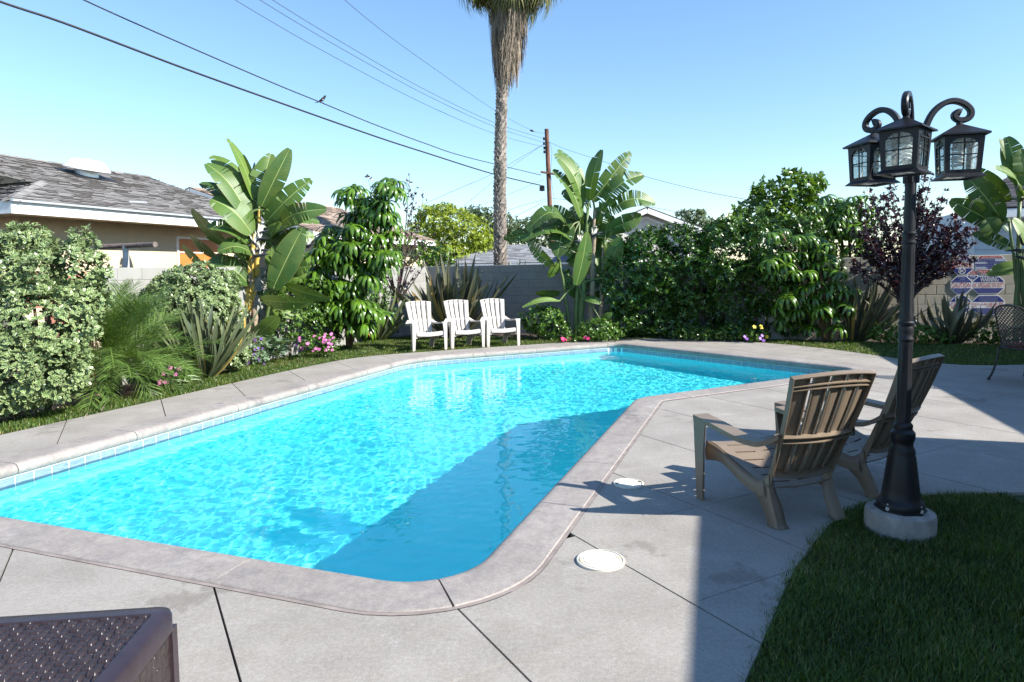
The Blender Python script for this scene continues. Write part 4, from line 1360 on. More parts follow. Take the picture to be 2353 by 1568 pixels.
def sign(x0, y0, x1, y1, fx, fy, label, bands, texts, lines=(), boxes=(), pale='white', cat='sign', circle=None, depth=0.0):
    a, b_ = S(x0, (y0 + y1) / 2), S(x1, (y0 + y1) / 2)
    t_, u_ = S((x0 + x1) / 2, y0), S((x0 + x1) / 2, y1)
    c = (S((x0 + x1) / 2, (y0 + y1) / 2)); wd = (b_ - a).length; ht = t_.z - u_.z
    c = c + wb_n * depth
    root = empty('pool_sign', c, label, 'sign', 'blue and white pool signs on the wall', rz=wall_ang)
    lx = lambda x: ((x - x0) / (x1 - x0) - 0.5) * wd
    lz = lambda y: (0.5 - (y - y0) / (y1 - y0)) * ht
    def octo(k, inset):
        hw, hh = wd / 2 - inset, ht / 2 - inset
        cx, cz = fx * wd / 2 - inset * 0.41, fy * ht / 2 - inset * 0.41
        return [(cx, hh), (-cx, hh), (-hw, cz), (-hw, -cz), (-cx, -hh), (cx, -hh), (hw, -cz), (hw, cz)]
    def plate(poly, y0_, y1_, mat, nm):
        n = len(poly)
        vv = [(p_[0], y0_, p_[1]) for p_ in poly] + [(p_[0], y1_, p_[1]) for p_ in poly]
        mb = MB().add(vv, [tuple(range(n)), tuple(range(2 * n - 1, n - 1, -1))] + [(i, i + n, (i + 1) % n + n, (i + 1) % n) for i in range(n)])
        return mb.build(nm, mat, root)
    plate(octo(0, 0.0), 0.003, 0.0, M_sw, 'sign_board')
    oc = [Vector(q) for q in octo(0, 0.017)]
    Y1 = Vector((0, 1))
    lay = 0
    for (ya, yb, mat) in bands:
        z1, z0 = lz(ya), lz(yb)
        cell = clip_poly(clip_poly(oc, Y1, z0, False), Y1, z1, True)
        if len(cell) > 2: plate([(q.x, q.y) for q in cell], -0.0005, -0.0018, mat, 'printed_field')
    for (body, xa, ya, xb, yb, mat) in texts:
        me = text_mesh(body, abs(lx(xb) - lx(xa)), abs(lz(yb) - lz(ya)), mat)
        o = link('lettering', me, root)
        o.location = ((lx(xa) + lx(xb)) / 2, -0.0032, (lz(ya) + lz(yb)) / 2)
    if lines:
        mb = MB()
        for (xa, xb, y_, th) in lines:
            mb.add([(lx(xa), -0.0026, lz(y_ + th)), (lx(xb), -0.0026, lz(y_ + th)), (lx(xb), -0.0026, lz(y_)), (lx(xa), -0.0026, lz(y_))], [(0, 1, 2, 3)])
        mb.build('small_print', paint('print_pale', (0.28, 0.32, 0.50)), root)
    for (xa, ya, xb, yb, mat) in boxes:
        MB().add([(lx(xa), -0.0028, lz(yb)), (lx(xb), -0.0028, lz(yb)), (lx(xb), -0.0028, lz(ya)), (lx(xa), -0.0028, lz(ya))], [(0, 1, 2, 3)]).build('picture_field', mat, root)
    if circle:
        cx, cy, r = circle
        mb = MB(); rr = abs(lx(cx + r) - lx(cx)); n = 28
        vv = []
        for k in range(n):
            a_ = 2 * math.pi * k / n
            for q in (rr, rr * 0.80): vv.append((lx(cx) + q * math.cos(a_), -0.0034, lz(cy) + q * math.sin(a_)))
        mb.add(vv, [(2 * k, 2 * k + 1, (2 * k + 3) % (2 * n), (2 * k + 2) % (2 * n)) for k in range(n)])
        mb.build('ring', M_sw, root)
        mb = MB()
        for s in (1, -1):
            d_ = rr * 0.66
            mb.bar((lx(cx) - d_, -0.0036 - 0.0002 * s, lz(cy) - s * d_), (lx(cx) + d_, -0.0036 - 0.0002 * s, lz(cy) + s * d_), 0.0009, rr * 0.15)
        mb.lathe([(rr * 0.2, 0.0), (rr * 0.2, 0.001)], 10, (lx(cx) - rr * 0.38, 0, 0))
        v0 = len(mb.v) - 20
        for i in range(v0, len(mb.v)):
            x_, y_, z_ = mb.v[i]; mb.v[i] = (x_, -0.0036 - z_, lz(cy) + y_)
        mb.build('no_diving_symbol', M_sw, root)
    return root
B_, W_, R_ = M_sb, M_sw, M_sr
sign(408, 280, 768, 592, 0.40, 0.40, 'octagonal NO DIVING sign with a crossed diver symbol, top left of the group', [(290, 384, B_), (488, 585, B_)],
     [('NO', 535, 310, 660, 380, W_), ('DIVING', 430, 395, 740, 474, R_)], circle=(582, 528, 58))
sign(762, 275, 1285, 582, 0.60, 0.42, 'wide octagonal ARTIFICIAL RESPIRATION sign with an EMERGENCY DIAL 911 band', [(290, 328, R_), (338, 495, B_), (512, 580, R_)],
     [('ARTIFICIAL RESPIRATION: CPR', 880, 300, 1180, 320, W_), ('1', 832, 345, 843, 372, W_), ('2', 958, 388, 980, 414, W_), ('3', 780, 428, 795, 454, W_), ('4', 955, 466, 976, 492, W_),
      ('EMERGENCY', 845, 527, 998, 547, W_), ('DIAL', 885, 552, 955, 568, W_), ('911', 1022, 508, 1090, 580, B_)],
     lines=[(855, 1080, 346 + 9 * k, 3) for k in range(4)] + [(990, 1250, 390 + 9 * k, 3) for k in range(3)] + [(800, 1080, 430 + 9 * k, 3) for k in range(3)] + [(985, 1250, 466 + 9 * k, 3) for k in range(3)] + [(1110, 1190, 524 + 12 * k, 4) for k in range(4)],
     boxes=[(1092, 340, 1262, 378, paint('picture_pale', (0.42, 0.47, 0.60))), (782, 382, 952, 416, paint('picture_pale', (0.42, 0.47, 0.60))), (1085, 418, 1262, 456, paint('picture_pale', (0.42, 0.47, 0.60))), (782, 458, 952, 494, paint('picture_pale', (0.42, 0.47, 0.60))), (1008, 506, 1100, 582, W_)])
sign(655, 512, 835, 672, 0.38, 0.40, 'small KEEP POOL GATE closed sign tucked between the larger signs', [(525, 585, R_), (602, 660, B_)],
     [('KEEP', 720, 535, 785, 555, W_), ('POOL', 690, 560, 800, 582, W_), ('GATE', 700, 608, 790, 630, W_)], lines=[(715, 785, 636 + 9 * k, 3) for k in range(2)], depth=-0.004)
sign(398, 600, 740, 895, 0.40, 0.40, 'octagonal CAUTION sign directly under the NO DIVING sign', [(612, 705, B_), (798, 888, B_)],
     [('CAUTION', 415, 712, 715, 788, R_), ('1', 522, 622, 530, 645, W_), ('2', 456, 682, 472, 704, W_), ('3', 445, 806, 460, 826, W_)],
     lines=[(545, 630, 624 + 10 * k, 4) for k in range(5)] + [(490, 690, 680 + 10 * k, 3) for k in range(2)] + [(480, 690, 808 + 11 * k, 3) for k in range(6)])
sign(742, 600, 1245, 890, 0.62, 0.42, 'wide octagonal WARNING NO LIFEGUARD ON DUTY sign', [(612, 700, B_), (798, 882, B_)],
     [('WARNING', 865, 618, 1148, 696, W_), ('NO LIFEGUARD ON DUTY', 756, 710, 1236, 786, R_), ('CHILDREN UNDER 14 SHOULD NOT USE POOL', 810, 816, 1180, 838, paint('print_dim', (0.20, 0.22, 0.42))), ('WITHOUT AN ADULT IN ATTENDANCE', 852, 848, 1138, 872, paint('print_dim', (0.20, 0.22, 0.42)))])
sign(385, 905, 728, 1205, 0.40, 0.40, 'octagonal POOL CAPACITY sign, lowest on the left behind the strap leaves', [(917, 1010, B_), (1108, 1195, B_)],
     [('POOL', 560, 965, 680, 1005, W_), ('CAPACITY', 400, 1022, 712, 1100, R_)], boxes=[(470, 925, 550, 1008, paint('picture_pale', (0.42, 0.47, 0.60)))], lines=[(470, 650, 1120 + 14 * k, 4) for k in range(4)])
sign(732, 905, 1252, 1218, 0.60, 0.42, 'wide octagonal POOL & SPA RULES sign, lowest on the right of the group', [(917, 1010, B_), (1110, 1208, B_)],
     [('POOL & SPA', 742, 1030, 992, 1064, R_), ('HOURS', 742, 1072, 800, 1096, R_), ('P.M.', 962, 1072, 1000, 1096, R_), ('RULES', 1015, 1022, 1228, 1098, R_)],
     lines=[(840, 1140, 930 + 10 * k, 3) for k in range(8)] + [(820, 1150, 1122 + 11 * k, 3) for k in range(7)])

# ------------------------------------------------------------------ mesh patio chairs
M_bronze = pm('bronze_metal', (0.045, 0.038, 0.034), 0.45, 0.2, 20, metal=0.4, kind='obj')
M_cush = pm('red_cushion', (0.30, 0.025, 0.02), 0.9, 0.15, 30, 0.3, 200, kind='obj')
def patio_chair(label):
    root = empty('patio_chair', (0, 0, 0), label, 'chair', 'mesh patio chairs by the shaded lawn')
    BWd, z0, z1 = 0.23, 0.44, 1.00
    def bk(u, t): return Vector((u * BWd * (1 - 0.12 * t * t), -0.23 - 0.17 * t - 0.03 * t * t + 0.03 * u * u, z0 + (z1 - z0) * t))
    loop = [bk(-1, 0.02 + 0.80 * k / 8) for k in range(9)] + [bk(-math.cos(math.pi * k / 12), 0.82 + 0.18 * math.sin(math.pi * k / 12)) for k in range(1, 12)] + [bk(1, 0.82 - 0.80 * k / 8) for k in range(9)]
    MB().tube(loop, 0.013, 8).build('back_frame', M_bronze, root, smooth='auto')
    mb = MB()
    K = 9
    lim = lambda t: 1.0 if t < 0.82 else math.sqrt(max(0, 1 - ((t - 0.82) / 0.18) ** 2))
    for d_ in (-1, 1):
        for k in range(-K * 2, K * 3):
            seg = []
            for j in range(41):
                t = 0.02 + 0.975 * j / 40
                u = -1 + 2 * (k / K + d_ * t * 1.35)
                if abs(u) <= lim(t): seg.append(bk(u, t))
                else:
                    if len(seg) > 1: mb.tube(seg, 0.0072, 4)
                    seg = []
            if len(seg) > 1: mb.tube(seg, 0.0072, 4)
    mb.build('back_lattice', M_bronze, root)
    MB().tube([(-.23, -.23, .43), (-.25, .24, .43), (.25, .24, .43), (.23, -.23, .43), (-.23, -.23, .43)], 0.013, 8).build('seat_frame', M_bronze, root)
    MB().box((0, 0.01, 0.425), (0.44, 0.45, 0.008)).build('seat', M_bronze, root)
    mb = MB()
    po = rrect(-0.215, -0.205, 0.215, 0.225, 0.06, 4)
    for i, (s, z) in enumerate(((0.94, 0.432), (1.0, 0.450), (1.0, 0.470), (0.93, 0.487))):
        mb.v += [(q[0] * s, q[1] * s, z) for q in po]
    n = len(po)
    mb.f += [(j * n + k, j * n + (k + 1) % n, (j + 1) * n + (k + 1) % n, (j + 1) * n + k) for j in range(3) for k in range(n)] + [tuple(range(3 * n, 4 * n))]
    mb.m += [0] * len(mb.f)
    mb.build('cushion', M_cush, root, smooth='auto')
    for s in (-1, 1):
        MB().tube(smooth_pts([(0.235 * s, -0.25, 0.44), (0.24 * s, -0.27, 0.28), (0.25 * s, -0.33, 0.10), (0.255 * s, -0.38, 0.03)], 4), 0.013, 8).build('leg', M_bronze, root, smooth='auto')
        MB().tube(smooth_pts([(0.25 * s, 0.24, 0.44), (0.255 * s, 0.27, 0.25), (0.26 * s, 0.26, 0.03)], 4), 0.013, 8).build('leg', M_bronze, root, smooth='auto')
        for y_ in (-0.385, 0.26):
            MB().lathe([(0.003, 0.0), (0.018, 0.006), (0.021, 0.018), (0.016, 0.032), (0.006, 0.036)], 12, (0.256 * s, y_, 0)).build('foot', M_bronze, root, smooth='auto')
        MB().tube(smooth_pts([(0.225 * s, -0.32, 0.68), (0.29 * s, -0.15, 0.67), (0.30 * s, 0.15, 0.66), (0.28 * s, 0.24, 0.60), (0.255 * s, 0.25, 0.44)], 5), 0.014, 8).build('armrest', M_bronze, root, smooth='auto')
    return root
pc = patio_chair('bronze mesh backed patio chair with a red seat cushion at the right edge')
f1, f2 = G(2306, 872), G(2329, 889)
mid = (f1 + f2) / 2
fdir = Vector((1.0, 0.30, 0)).normalized()
place(pc, mid.x + fdir.x * 0.38, mid.y + fdir.y * 0.38, fdir)
pc2 = tree_copy(pc)
pc2['label'] = 'bronze mesh patio chair just outside the picture whose shadow crosses the sunlit deck'
g2 = G(2150, 897)
place(pc2, g2.x + 1.55, g2.y - 0.45, (0.75, -0.66))
# ------------------------------------------------------------------ leaf shapes
def blade(L_, w, nseg=3, fold=0.25, droop=0.0, shape=0.55, tipw=0.0):
    """simple leaf along +y, folded along its midrib: verts, quads"""
    v, f = [], []
    for i in range(nseg + 1):
        t = i / nseg
        wd = w / 2 * (math.sin(math.pi * min(1, max(0, t)) ** shape) if 0 < t < 1 else tipw)
        y = L_ * t; z = -droop * L_ * t * t
        v += [(-wd, y, z + fold * wd), (0, y, z), (wd, y, z + fold * wd)]
    for i in range(nseg):
        a = 3 * i
        f += [(a, a + 1, a + 4, a + 3), (a + 1, a + 2, a + 5, a + 4)]
    return np.array(v, dtype=float), np.array(f)
def leaf_cloud(name, pos, ydir, zdir, tv, tf, size, mats, tint, parent=None, mi=None, kind='stuff', smooth=False):
    v, f = scatter(tv, tf, pos, frames(ydir, zdir), size)
    k = len(pos)
    me = np_mesh(name, v, f, mats, tint=np.repeat(tint, len(tv)), mi=None if mi is None else np.tile(mi, k), smooth=smooth)
    return link(name, me, parent, kind=kind)
def unit(a): return a / (np.linalg.norm(a, axis=1, keepdims=True) + 1e-9)
UPV = np.array([0, 0, 1.0])
def blob_points(blobs, k, shell=(0.72, 1.03), zmin=0.02, bias=None, gaps=0.0):
    """points near the skins of several ellipsoids, with outward directions"""
    c = np.array([b[0] for b in blobs], float); r = np.array([b[1] for b in blobs], float)
    wgt = np.array([(q[0] * q[1] + q[1] * q[2] + q[0] * q[2]) for q in r]); wgt /= wgt.sum()
    i = rng.choice(len(blobs), size=k * 3, p=wgt)
    d = rand_dirs(k * 3)
    if bias is not None: d = unit(d + np.array(bias))
    s = rng.uniform(shell[0], shell[1], size=(k * 3, 1))
    p = c[i] + d * r[i] * s
    inside = np.zeros(len(p), bool)
    for j in range(len(blobs)):
        q = ((p - c[j]) / r[j]); inside |= ((q * q).sum(1) < 0.50) & (i != j)
    ok = (~inside) & (p[:, 2] > zmin)
    if gaps:
        n_ = np.sin(p[:, 0] * 5.1 + p[:, 2] * 3.3) + np.sin(p[:, 2] * 6.7 - p[:, 1] * 4.1) + np.sin(p[:, 0] * 9.7 + 1.3) * 0.6
        ok &= (n_ > -1.2 + 0 * gaps) | (rng.random(len(p)) > gaps)
    return p[ok][:k], d[ok][:k]
def rosettes(pos, axis, n, spread, lmin=0.8, lmax=1.15):
    """n leaves round each axis: positions, leaf directions, leaf normals, sizes"""
    k = len(pos)
    a = unit(axis)
    ref = unit(np.cross(a, rand_dirs(k)))
    b = np.cross(a, ref)
    P_, Y_, Z_ = [], [], []
    ph = rng.uniform(0, 6.28, size=k)
    for j in range(n):
        th = ph + 2 * math.pi * j / n + rng.normal(0, 0.25, size=k)
        rad = ref * np.cos(th)[:, None] + b * np.sin(th)[:, None]
        sp = np.clip(spread + rng.normal(0, 0.22, size=k) + (0.25 if j % 2 else -0.1), 0.1, 1.5)
        y = a * np.cos(sp)[:, None] + rad * np.sin(sp)[:, None]
        z = a * np.sin(sp)[:, None] - rad * np.cos(sp)[:, None]
        P_.append(pos + rand_dirs(k) * 0.008); Y_.append(y); Z_.append(z)
    return np.concatenate(P_), np.concatenate(Y_), np.concatenate(Z_), rng.uniform(lmin, lmax, size=k * n)
def branches(parent, base, tips, mat, r0=0.02, r1=0.004, name='branch', wob=0.06):
    for tp in tips:
        b = Vector(base); e = Vector(tp)
        mid = b.lerp(e, 0.5) + Vector((random.uniform(-wob, wob), random.uniform(-wob, wob), 0.08 * (e - b).length))
        MB().tube(smooth_pts([b, mid, e], 3), [r0 + (r1 - r0) * i / 6 for i in range(7)], 5).build(name, mat, parent)
M_bark = pm('brown_bark', (0.16, 0.105, 0.065), 0.9, 0.3, 25, 0.6, 90, 0.006)
M_bark_d = pm('dark_bark', (0.06, 0.045, 0.04), 0.9, 0.3, 25, 0.6, 90, 0.006)
def bx_(px, py, Y, rx, ry, rz_):                      # ellipsoid from a surveyed centre
    p_ = P(px, py, Y)
    return ((p_.x, p_.y, p_.z), (rx, ry, rz_))

# ------------------------------------------------------------------ variegated shrubs
LM_pit = leafmat('pittosporum_green', (0.030, 0.075, 0.022), (0.13, 0.22, 0.055), 0.32, 0.12)
LM_pitc = leafmat('pittosporum_cream', (0.22, 0.29, 0.13), (0.46, 0.51, 0.27), 0.36, 0.14, tcol=(1.2, 1.15, 0.8))
def pit_leaf():
    v, f, mi = [], [], []
    L_, w = 1.0, 0.46
    for t, k in ((0, 0.14), (0.38, 0.72), (0.74, 1.0), (1.0, 0.42)):
        h = w / 2 * k; z = -0.10 * t * t
        v += [(-h, L_ * t, z + 0.10 * h), (-h * .58, L_ * t, z + .03), (h * .58, L_ * t, z + .03), (h, L_ * t, z + 0.10 * h)]
    for i in range(3):
        for j in range(3):
            a = 4 * i + j
            f.append((a, a + 1, a + 5, a + 4)); mi.append(0 if j == 1 else 1)
    return np.array(v), np.array(f), np.array(mi)
PV, PF, PMI = pit_leaf()
def variegated(label, base, blobs, k, size, tips, gaps=0.5, name='variegated_shrub'):
    root = empty(name, base, label, 'shrub', 'variegated shrubs along the left wall')
    p, d = blob_points(blobs, k, (0.70, 1.05), gaps=gaps)
    ax = unit(d * 0.9 + UPV * 0.55 + rand_dirs(len(p)) * 0.5)
    pp, yy, zz, ss = rosettes(p, ax, 8, 0.95)
    t = np.clip(rng.normal(0.45, 0.22, size=len(pp)), 0, 1)
    o = leaf_cloud('foliage', pp - np.array(base), yy, zz, PV, PF, ss * size, [LM_pit, LM_pitc], t, root, PMI)
    branches(root, (0, 0, -0.05), [tuple(np.array(q) - np.array(base)) for q in tips], M_bark, 0.028, 0.008)
    return root
g = G(95, 945); b_ = (g.x - .1, g.y + .25, 0)
variegated('large cream edged shrub filling the left edge in front of the cream house', b_,
           [bx_(20, 640, 7.9, .62, .6, .46), bx_(150, 625, 7.9, .42, .5, .34), bx_(190, 575, 8.0, .17, .2, .30), bx_(60, 560, 7.9, .30, .3, .22), bx_(-40, 760, 7.7, .6, .6, .6), bx_(95, 740, 7.7, .60, .55, .5),
            bx_(40, 860, 7.45, .55, .45, .42), bx_(130, 850, 7.5, .34, .4, .38), bx_(-60, 900, 7.3, .5, .5, .45), bx_(190, 690, 7.9, .26, .35, .3), bx_(-150, 650, 7.8, .6, .6, .6), bx_(60, 700, 8.1, .8, .3, .5), bx_(50, 820, 7.9, .6, .3, .5)], 4300, 0.062,
           [P(190, 575, 8.0), P(60, 570, 7.9), P(0, 640, 7.8), P(200, 690, 7.9), P(120, 640, 7.9), P(-60, 700, 7.8)])
g = P(455, 700, 10.7); b2 = (g.x, g.y, 0)
variegated('rounded cream edged shrub against the pale wall left of the tall banana leaved plant', b2,
           [bx_(430, 650, 10.6, .40, .4, .26), bx_(390, 665, 10.5, .28, .3, .22), bx_(500, 660, 10.7, .32, .4, .28), bx_(450, 705, 10.5, .55, .45, .35), bx_(370, 690, 10.4, .18, .2, .15), bx_(460, 620, 10.7, .22, .2, .12)], 1500, 0.062,
           [P(430, 630, 10.6), P(500, 650, 10.7), P(380, 670, 10.5)])
g = G(530, 842); b3 = (g.x, g.y + .2, 0)
variegated('low cream edged shrub at the foot of the tall banana leaved plant', b3,
           [bx_(525, 720, 10.9, .26, .3, .25), bx_(520, 780, 10.8, .36, .35, .30), bx_(530, 815, 10.7, .30, .3, .2), bx_(490, 750, 10.9, .25, .3, .3)], 900, 0.062, [P(520, 720, 10.9), P(500, 760, 10.9)])

# ------------------------------------------------------------------ pygmy date palm
LM_palm = leafmat('date_palm_leaf', (0.040, 0.090, 0.020), (0.15, 0.24, 0.055), 0.36, 0.2)
LM_strap = leafmat('strap_leaf', (0.045, 0.070, 0.048), (0.155, 0.18, 0.085), 0.40, 0.10, old=(0.42, 0.30, 0.08))
LM_strapd = leafmat('dark_strap_leaf', (0.050, 0.055, 0.042), (0.15, 0.15, 0.085), 0.36, 0.10, old=(0.40, 0.26, 0.07))
def frond_mesh(L_, arch, leaf=0.25, pairs=56, seed=0):
    r = np.random.default_rng(seed)
    v, f, t = [], [], []
    n = 14
    pt = lambda s: Vector((0, L_ * (s - 0.12 * arch * s * s * s), L_ * (0.55 * s - arch * s * s)))
    for i in range(n):                                 # rachis
        a, b = pt(i / n), pt((i + 1) / n); w = 0.011 * (1 - 0.8 * i / n)
        k = len(v); v += [a + Vector((-w, 0, 0)), a + Vector((w, 0, 0)), b + Vector((w, 0, 0)), b + Vector((-w, 0, 0))]; f.append((k, k + 1, k + 2, k + 3)); t += [0.9] * 4
    for i in range(pairs):
        s = 0.16 + 0.84 * i / pairs
        p = pt(s); tn = (pt(min(1, s + 0.02)) - pt(s - 0.02)).normalized()
        nr = Vector((1, 0, 0)).cross(tn)
        for sd in (-1, 1):
            ln = leaf * (0.55 + 0.9 * math.sin(math.pi * (0.12 + 0.80 * s))) * 0.75 * r.uniform(0.85, 1.1)
            d = (tn * r.uniform(0.7, 1.15) + Vector((sd, 0, 0)) * r.uniform(0.6, 1.0) + nr * r.uniform(-0.15, 0.65)).normalized()
            w = tn * 0.0046
            m = p + d * ln * 0.5; e = p + d * ln - Vector((0, 0, ln * 0.12))
            k = len(v); tt = r.uniform(0.1, 0.9)
            v += [p - w * .5, p + w * .5, m + w, m - w, e, e]; f += [(k, k + 1, k + 2, k + 3), (k + 3, k + 2, k + 4, k + 5)]; t += [tt] * 6
    me = np_mesh('frond', [tuple(q) for q in v], f, LM_palm, tint=t)
    return me
fr_me = [frond_mesh(0.98, 0.30, seed=1), frond_mesh(0.92, 0.48, seed=2), frond_mesh(1.02, 0.20, seed=3), frond_mesh(0.85, 0.70, seed=4), frond_mesh(0.85, 0.95, seed=5)]
g = G(252, 908)
root = empty('date_palm', (g.x, g.y + .12, 0), 'feathery pygmy date palm between the big cream edged shrub and the grey strap leaves', 'palm')
MB().tube([(0, 0, -0.1), (0.01, 0, 0.2), (0.02, 0, 0.42)], [0.10, 0.085, 0.06], 10).build('trunk', M_bark_d, root)
for i in range(84):
    a = i * 2.39996 + random.uniform(-.2, .2)
    lvl = i / 84
    o = link('frond', random.choice(fr_me[:3] if lvl > .55 else fr_me[1:]), root)
    o.location = (0.02, 0, 0.30 + 0.14 * lvl)
    el = -0.30 + 1.30 * lvl + random.uniform(-.1, .1)
    o.rotation_euler = (el, random.uniform(-.3, .3), a)
    s = random.uniform(1.05, 1.35) * (0.92 if lvl > .8 else 1.0)
    o.scale = (s, s, s)

# ------------------------------------------------------------------ strap leaved clumps
def strap_mesh(L_, w, bend, seed, mat):
    r = np.random.default_rng(seed)
    v, f, t = [], [], []
    n = 8; tt = r.uniform(0.1, 0.72)
    for i in range(n + 1):
        s = i / n
        wd = w / 2 * (0.55 + 0.75 * math.sin(math.pi * (0.08 + 0.62 * s))) * (1 - max(0, (s - 0.72) / 0.28) ** 1.6) + 0.0008
        y = L_ * (bend * 0.75 * s ** 2.2); z = L_ * (s - bend * 0.55 * s ** 3.0)
        v += [(-wd, y - 0.35 * wd, z), (0, y, z), (wd, y - 0.35 * wd, z)]
        t += [min(1, tt + .12), tt, min(1, tt + .12)]
    for i in range(n):
        a = 3 * i; f += [(a, a + 1, a + 4, a + 3), (a + 1, a + 2, a + 5, a + 4)]
    return np_mesh('strap_leaf', v, f, mat, tint=t)
def straps(name, label, base, n, L_, w, mat, spread=1.0, lean=(0, 0), group='strap leaved plants in the beds', flop=0.25):
    root = empty(name, base, label, 'plant', group)
    ms = [strap_mesh(L_, w, b_, s, mat) for s, b_ in enumerate((0.05, 0.12, 0.22, 0.4, 0.12, 0.65, 0.08))]
    old_m = strap_mesh(L_, w, 0.5, 77, mat); old_m.attributes['tint'].data.foreach_set('value', [0.97] * len(old_m.vertices))
    for i in range(n):
        q = (i + 0.5) / n
        a = i * 2.39996 + random.uniform(-.3, .3)
        tilt = spread * (0.12 + 0.95 * q ** 0.9) + random.uniform(-.08, .08)
        o = link('strap_leaf', ms[random.choice((3, 5)) if random.random() < flop * q else random.choice((0, 1, 2, 4, 6))], root)
        if random.random() < 0.06: o.data = old_m
        rr = 0.03 + 0.11 * q
        o.location = (rr * math.cos(a), rr * math.sin(a), -0.02)
        d = Vector((math.cos(a) * math.sin(tilt) + lean[0], math.sin(a) * math.sin(tilt) + lean[1], max(0.08, math.cos(tilt))))
        o.rotation_euler = (d.to_track_quat('Z', 'Y').to_matrix() @ Matrix.Rotation(random.uniform(-1.2, 1.2) + 0, 3, 'Z')).to_euler()
        s = random.uniform(0.62, 1.08)
        o.scale = (random.uniform(.8, 1.2) * s ** .5, s, s)
    return root
g = G(462, 868)
straps('flax_plant', 'grey green strap leaved clump right of the feathery pygmy palm', (g.x, g.y + .1, 0), 190, 1.36, 0.048, LM_strap, 0.80)
g = G(862, 783)
straps('flax_plant', 'green and yellow strap leaved clump just left of the white chairs', (g.x, g.y + .2, 0), 75, 1.35, 0.055, LM_strap, 0.95, lean=(.1, 0), flop=.5)
straps('flax_plant', 'big dark bronze strap leaved clump fanning out behind the white chairs', (P(1045, 760, 15.7).x, 15.7, 0), 120, 2.0, 0.075, LM_strapd, 0.85, flop=.35)
g = P(1965, 770, 13.6)
straps('flax_plant', 'dark strap leaved clump leaning right behind the lamp post', (g.x, g.y, 0), 80, 1.5, 0.06, LM_strapd, 0.85, lean=(.35, 0), flop=.3)
g = P(2185, 775, 12.9)
straps('flax_plant', 'broad strap leaved clump in front of the blue pool signs', (g.x, g.y, 0), 46, 1.12, 0.065, LM_strapd, 0.95, flop=.7)

# ------------------------------------------------------------------ giant bird of paradise
m, t, N, L, b = newmat('banana_leaf')
uvn = N.new('ShaderNodeUVMap'); uvn.uv_map = 'UVMap'
sx_ = N.new('ShaderNodeSeparateXYZ'); L.new(uvn.outputs[0], sx_.inputs[0])
au = math_(N, L, 'ABSOLUTE', math_(N, L, 'SUBTRACT', sx_.outputs[0], 0.5))
vein = math_(N, L, 'SINE', math_(N, L, 'SUBTRACT', math_(N, L, 'MULTIPLY', sx_.outputs[1], 260.0), math_(N, L, 'MULTIPLY', au, 30.0)))
ob = N.new('ShaderNodeObjectInfo').outputs['Random']
base_c = ramp(N, L, ob, [(0.0, (0.022, 0.070, 0.012)), (0.6, (0.050, 0.125, 0.018)), (1.0, (0.110, 0.195, 0.030))])
c = mixc(N, L, ramp(N, L, vein, [(0.0, 0.0), (1.0, 0.16)]), base_c, (0.17, 0.25, 0.085))
c = mixc(N, L, ramp(N, L, au, [(0.0, 1.0), (0.014, 1.0), (0.024, 0.0)]), c, (0.27, 0.34, 0.11))
c = mixc(N, L, ramp(N, L, au, [(0.482, 0.0), (0.5, 0.8)]), c, (0.23, 0.15, 0.06))
L.new(c, b.inputs['Base Color']); c = mixc(N, L, ramp(N, L, noise(N, L, where(N), 3.5, 5, .65), [(0.35, 0.0), (0.75, 0.5)]), c, (0.14, 0.17, 0.035))
L.new(c, b.inputs['Base Color']); b.inputs['Roughness'].default_value = 0.43
bump(N, L, vein, 0.25, 0.004, b)
tr = N.new('ShaderNodeBsdfTranslucent'); L.new(mixc(N, L, 1.0, c, (1.7, 1.6, 0.5), 'MULTIPLY'), tr.inputs[0])
mx = N.new('ShaderNodeMixShader'); mx.inputs[0].default_value = 0.14
L.new(b.outputs[0], mx.inputs[1]); L.new(tr.outputs[0], mx.inputs[2]); L.new(mx.outputs[0], N['Material Output'].inputs[0])
M_ban = m
M_stalk = pm('leaf_stalk', (0.085, 0.13, 0.035), 0.45, 0.2, 8)
M_stalky = pm('yellow_stalk', (0.42, 0.29, 0.055), 0.55, 0.3, 10)
M_btrunk = pm('banana_trunk', (0.26, 0.20, 0.14), 0.9, 0.4, 18, 0.6, 60, 0.01)
M_spathe = pm('dark_spathe', (0.028, 0.030, 0.045), 0.45, 0.2, 20)
M_sepal = pm('white_sepal', (0.72, 0.70, 0.62), 0.6, 0.1, 20)
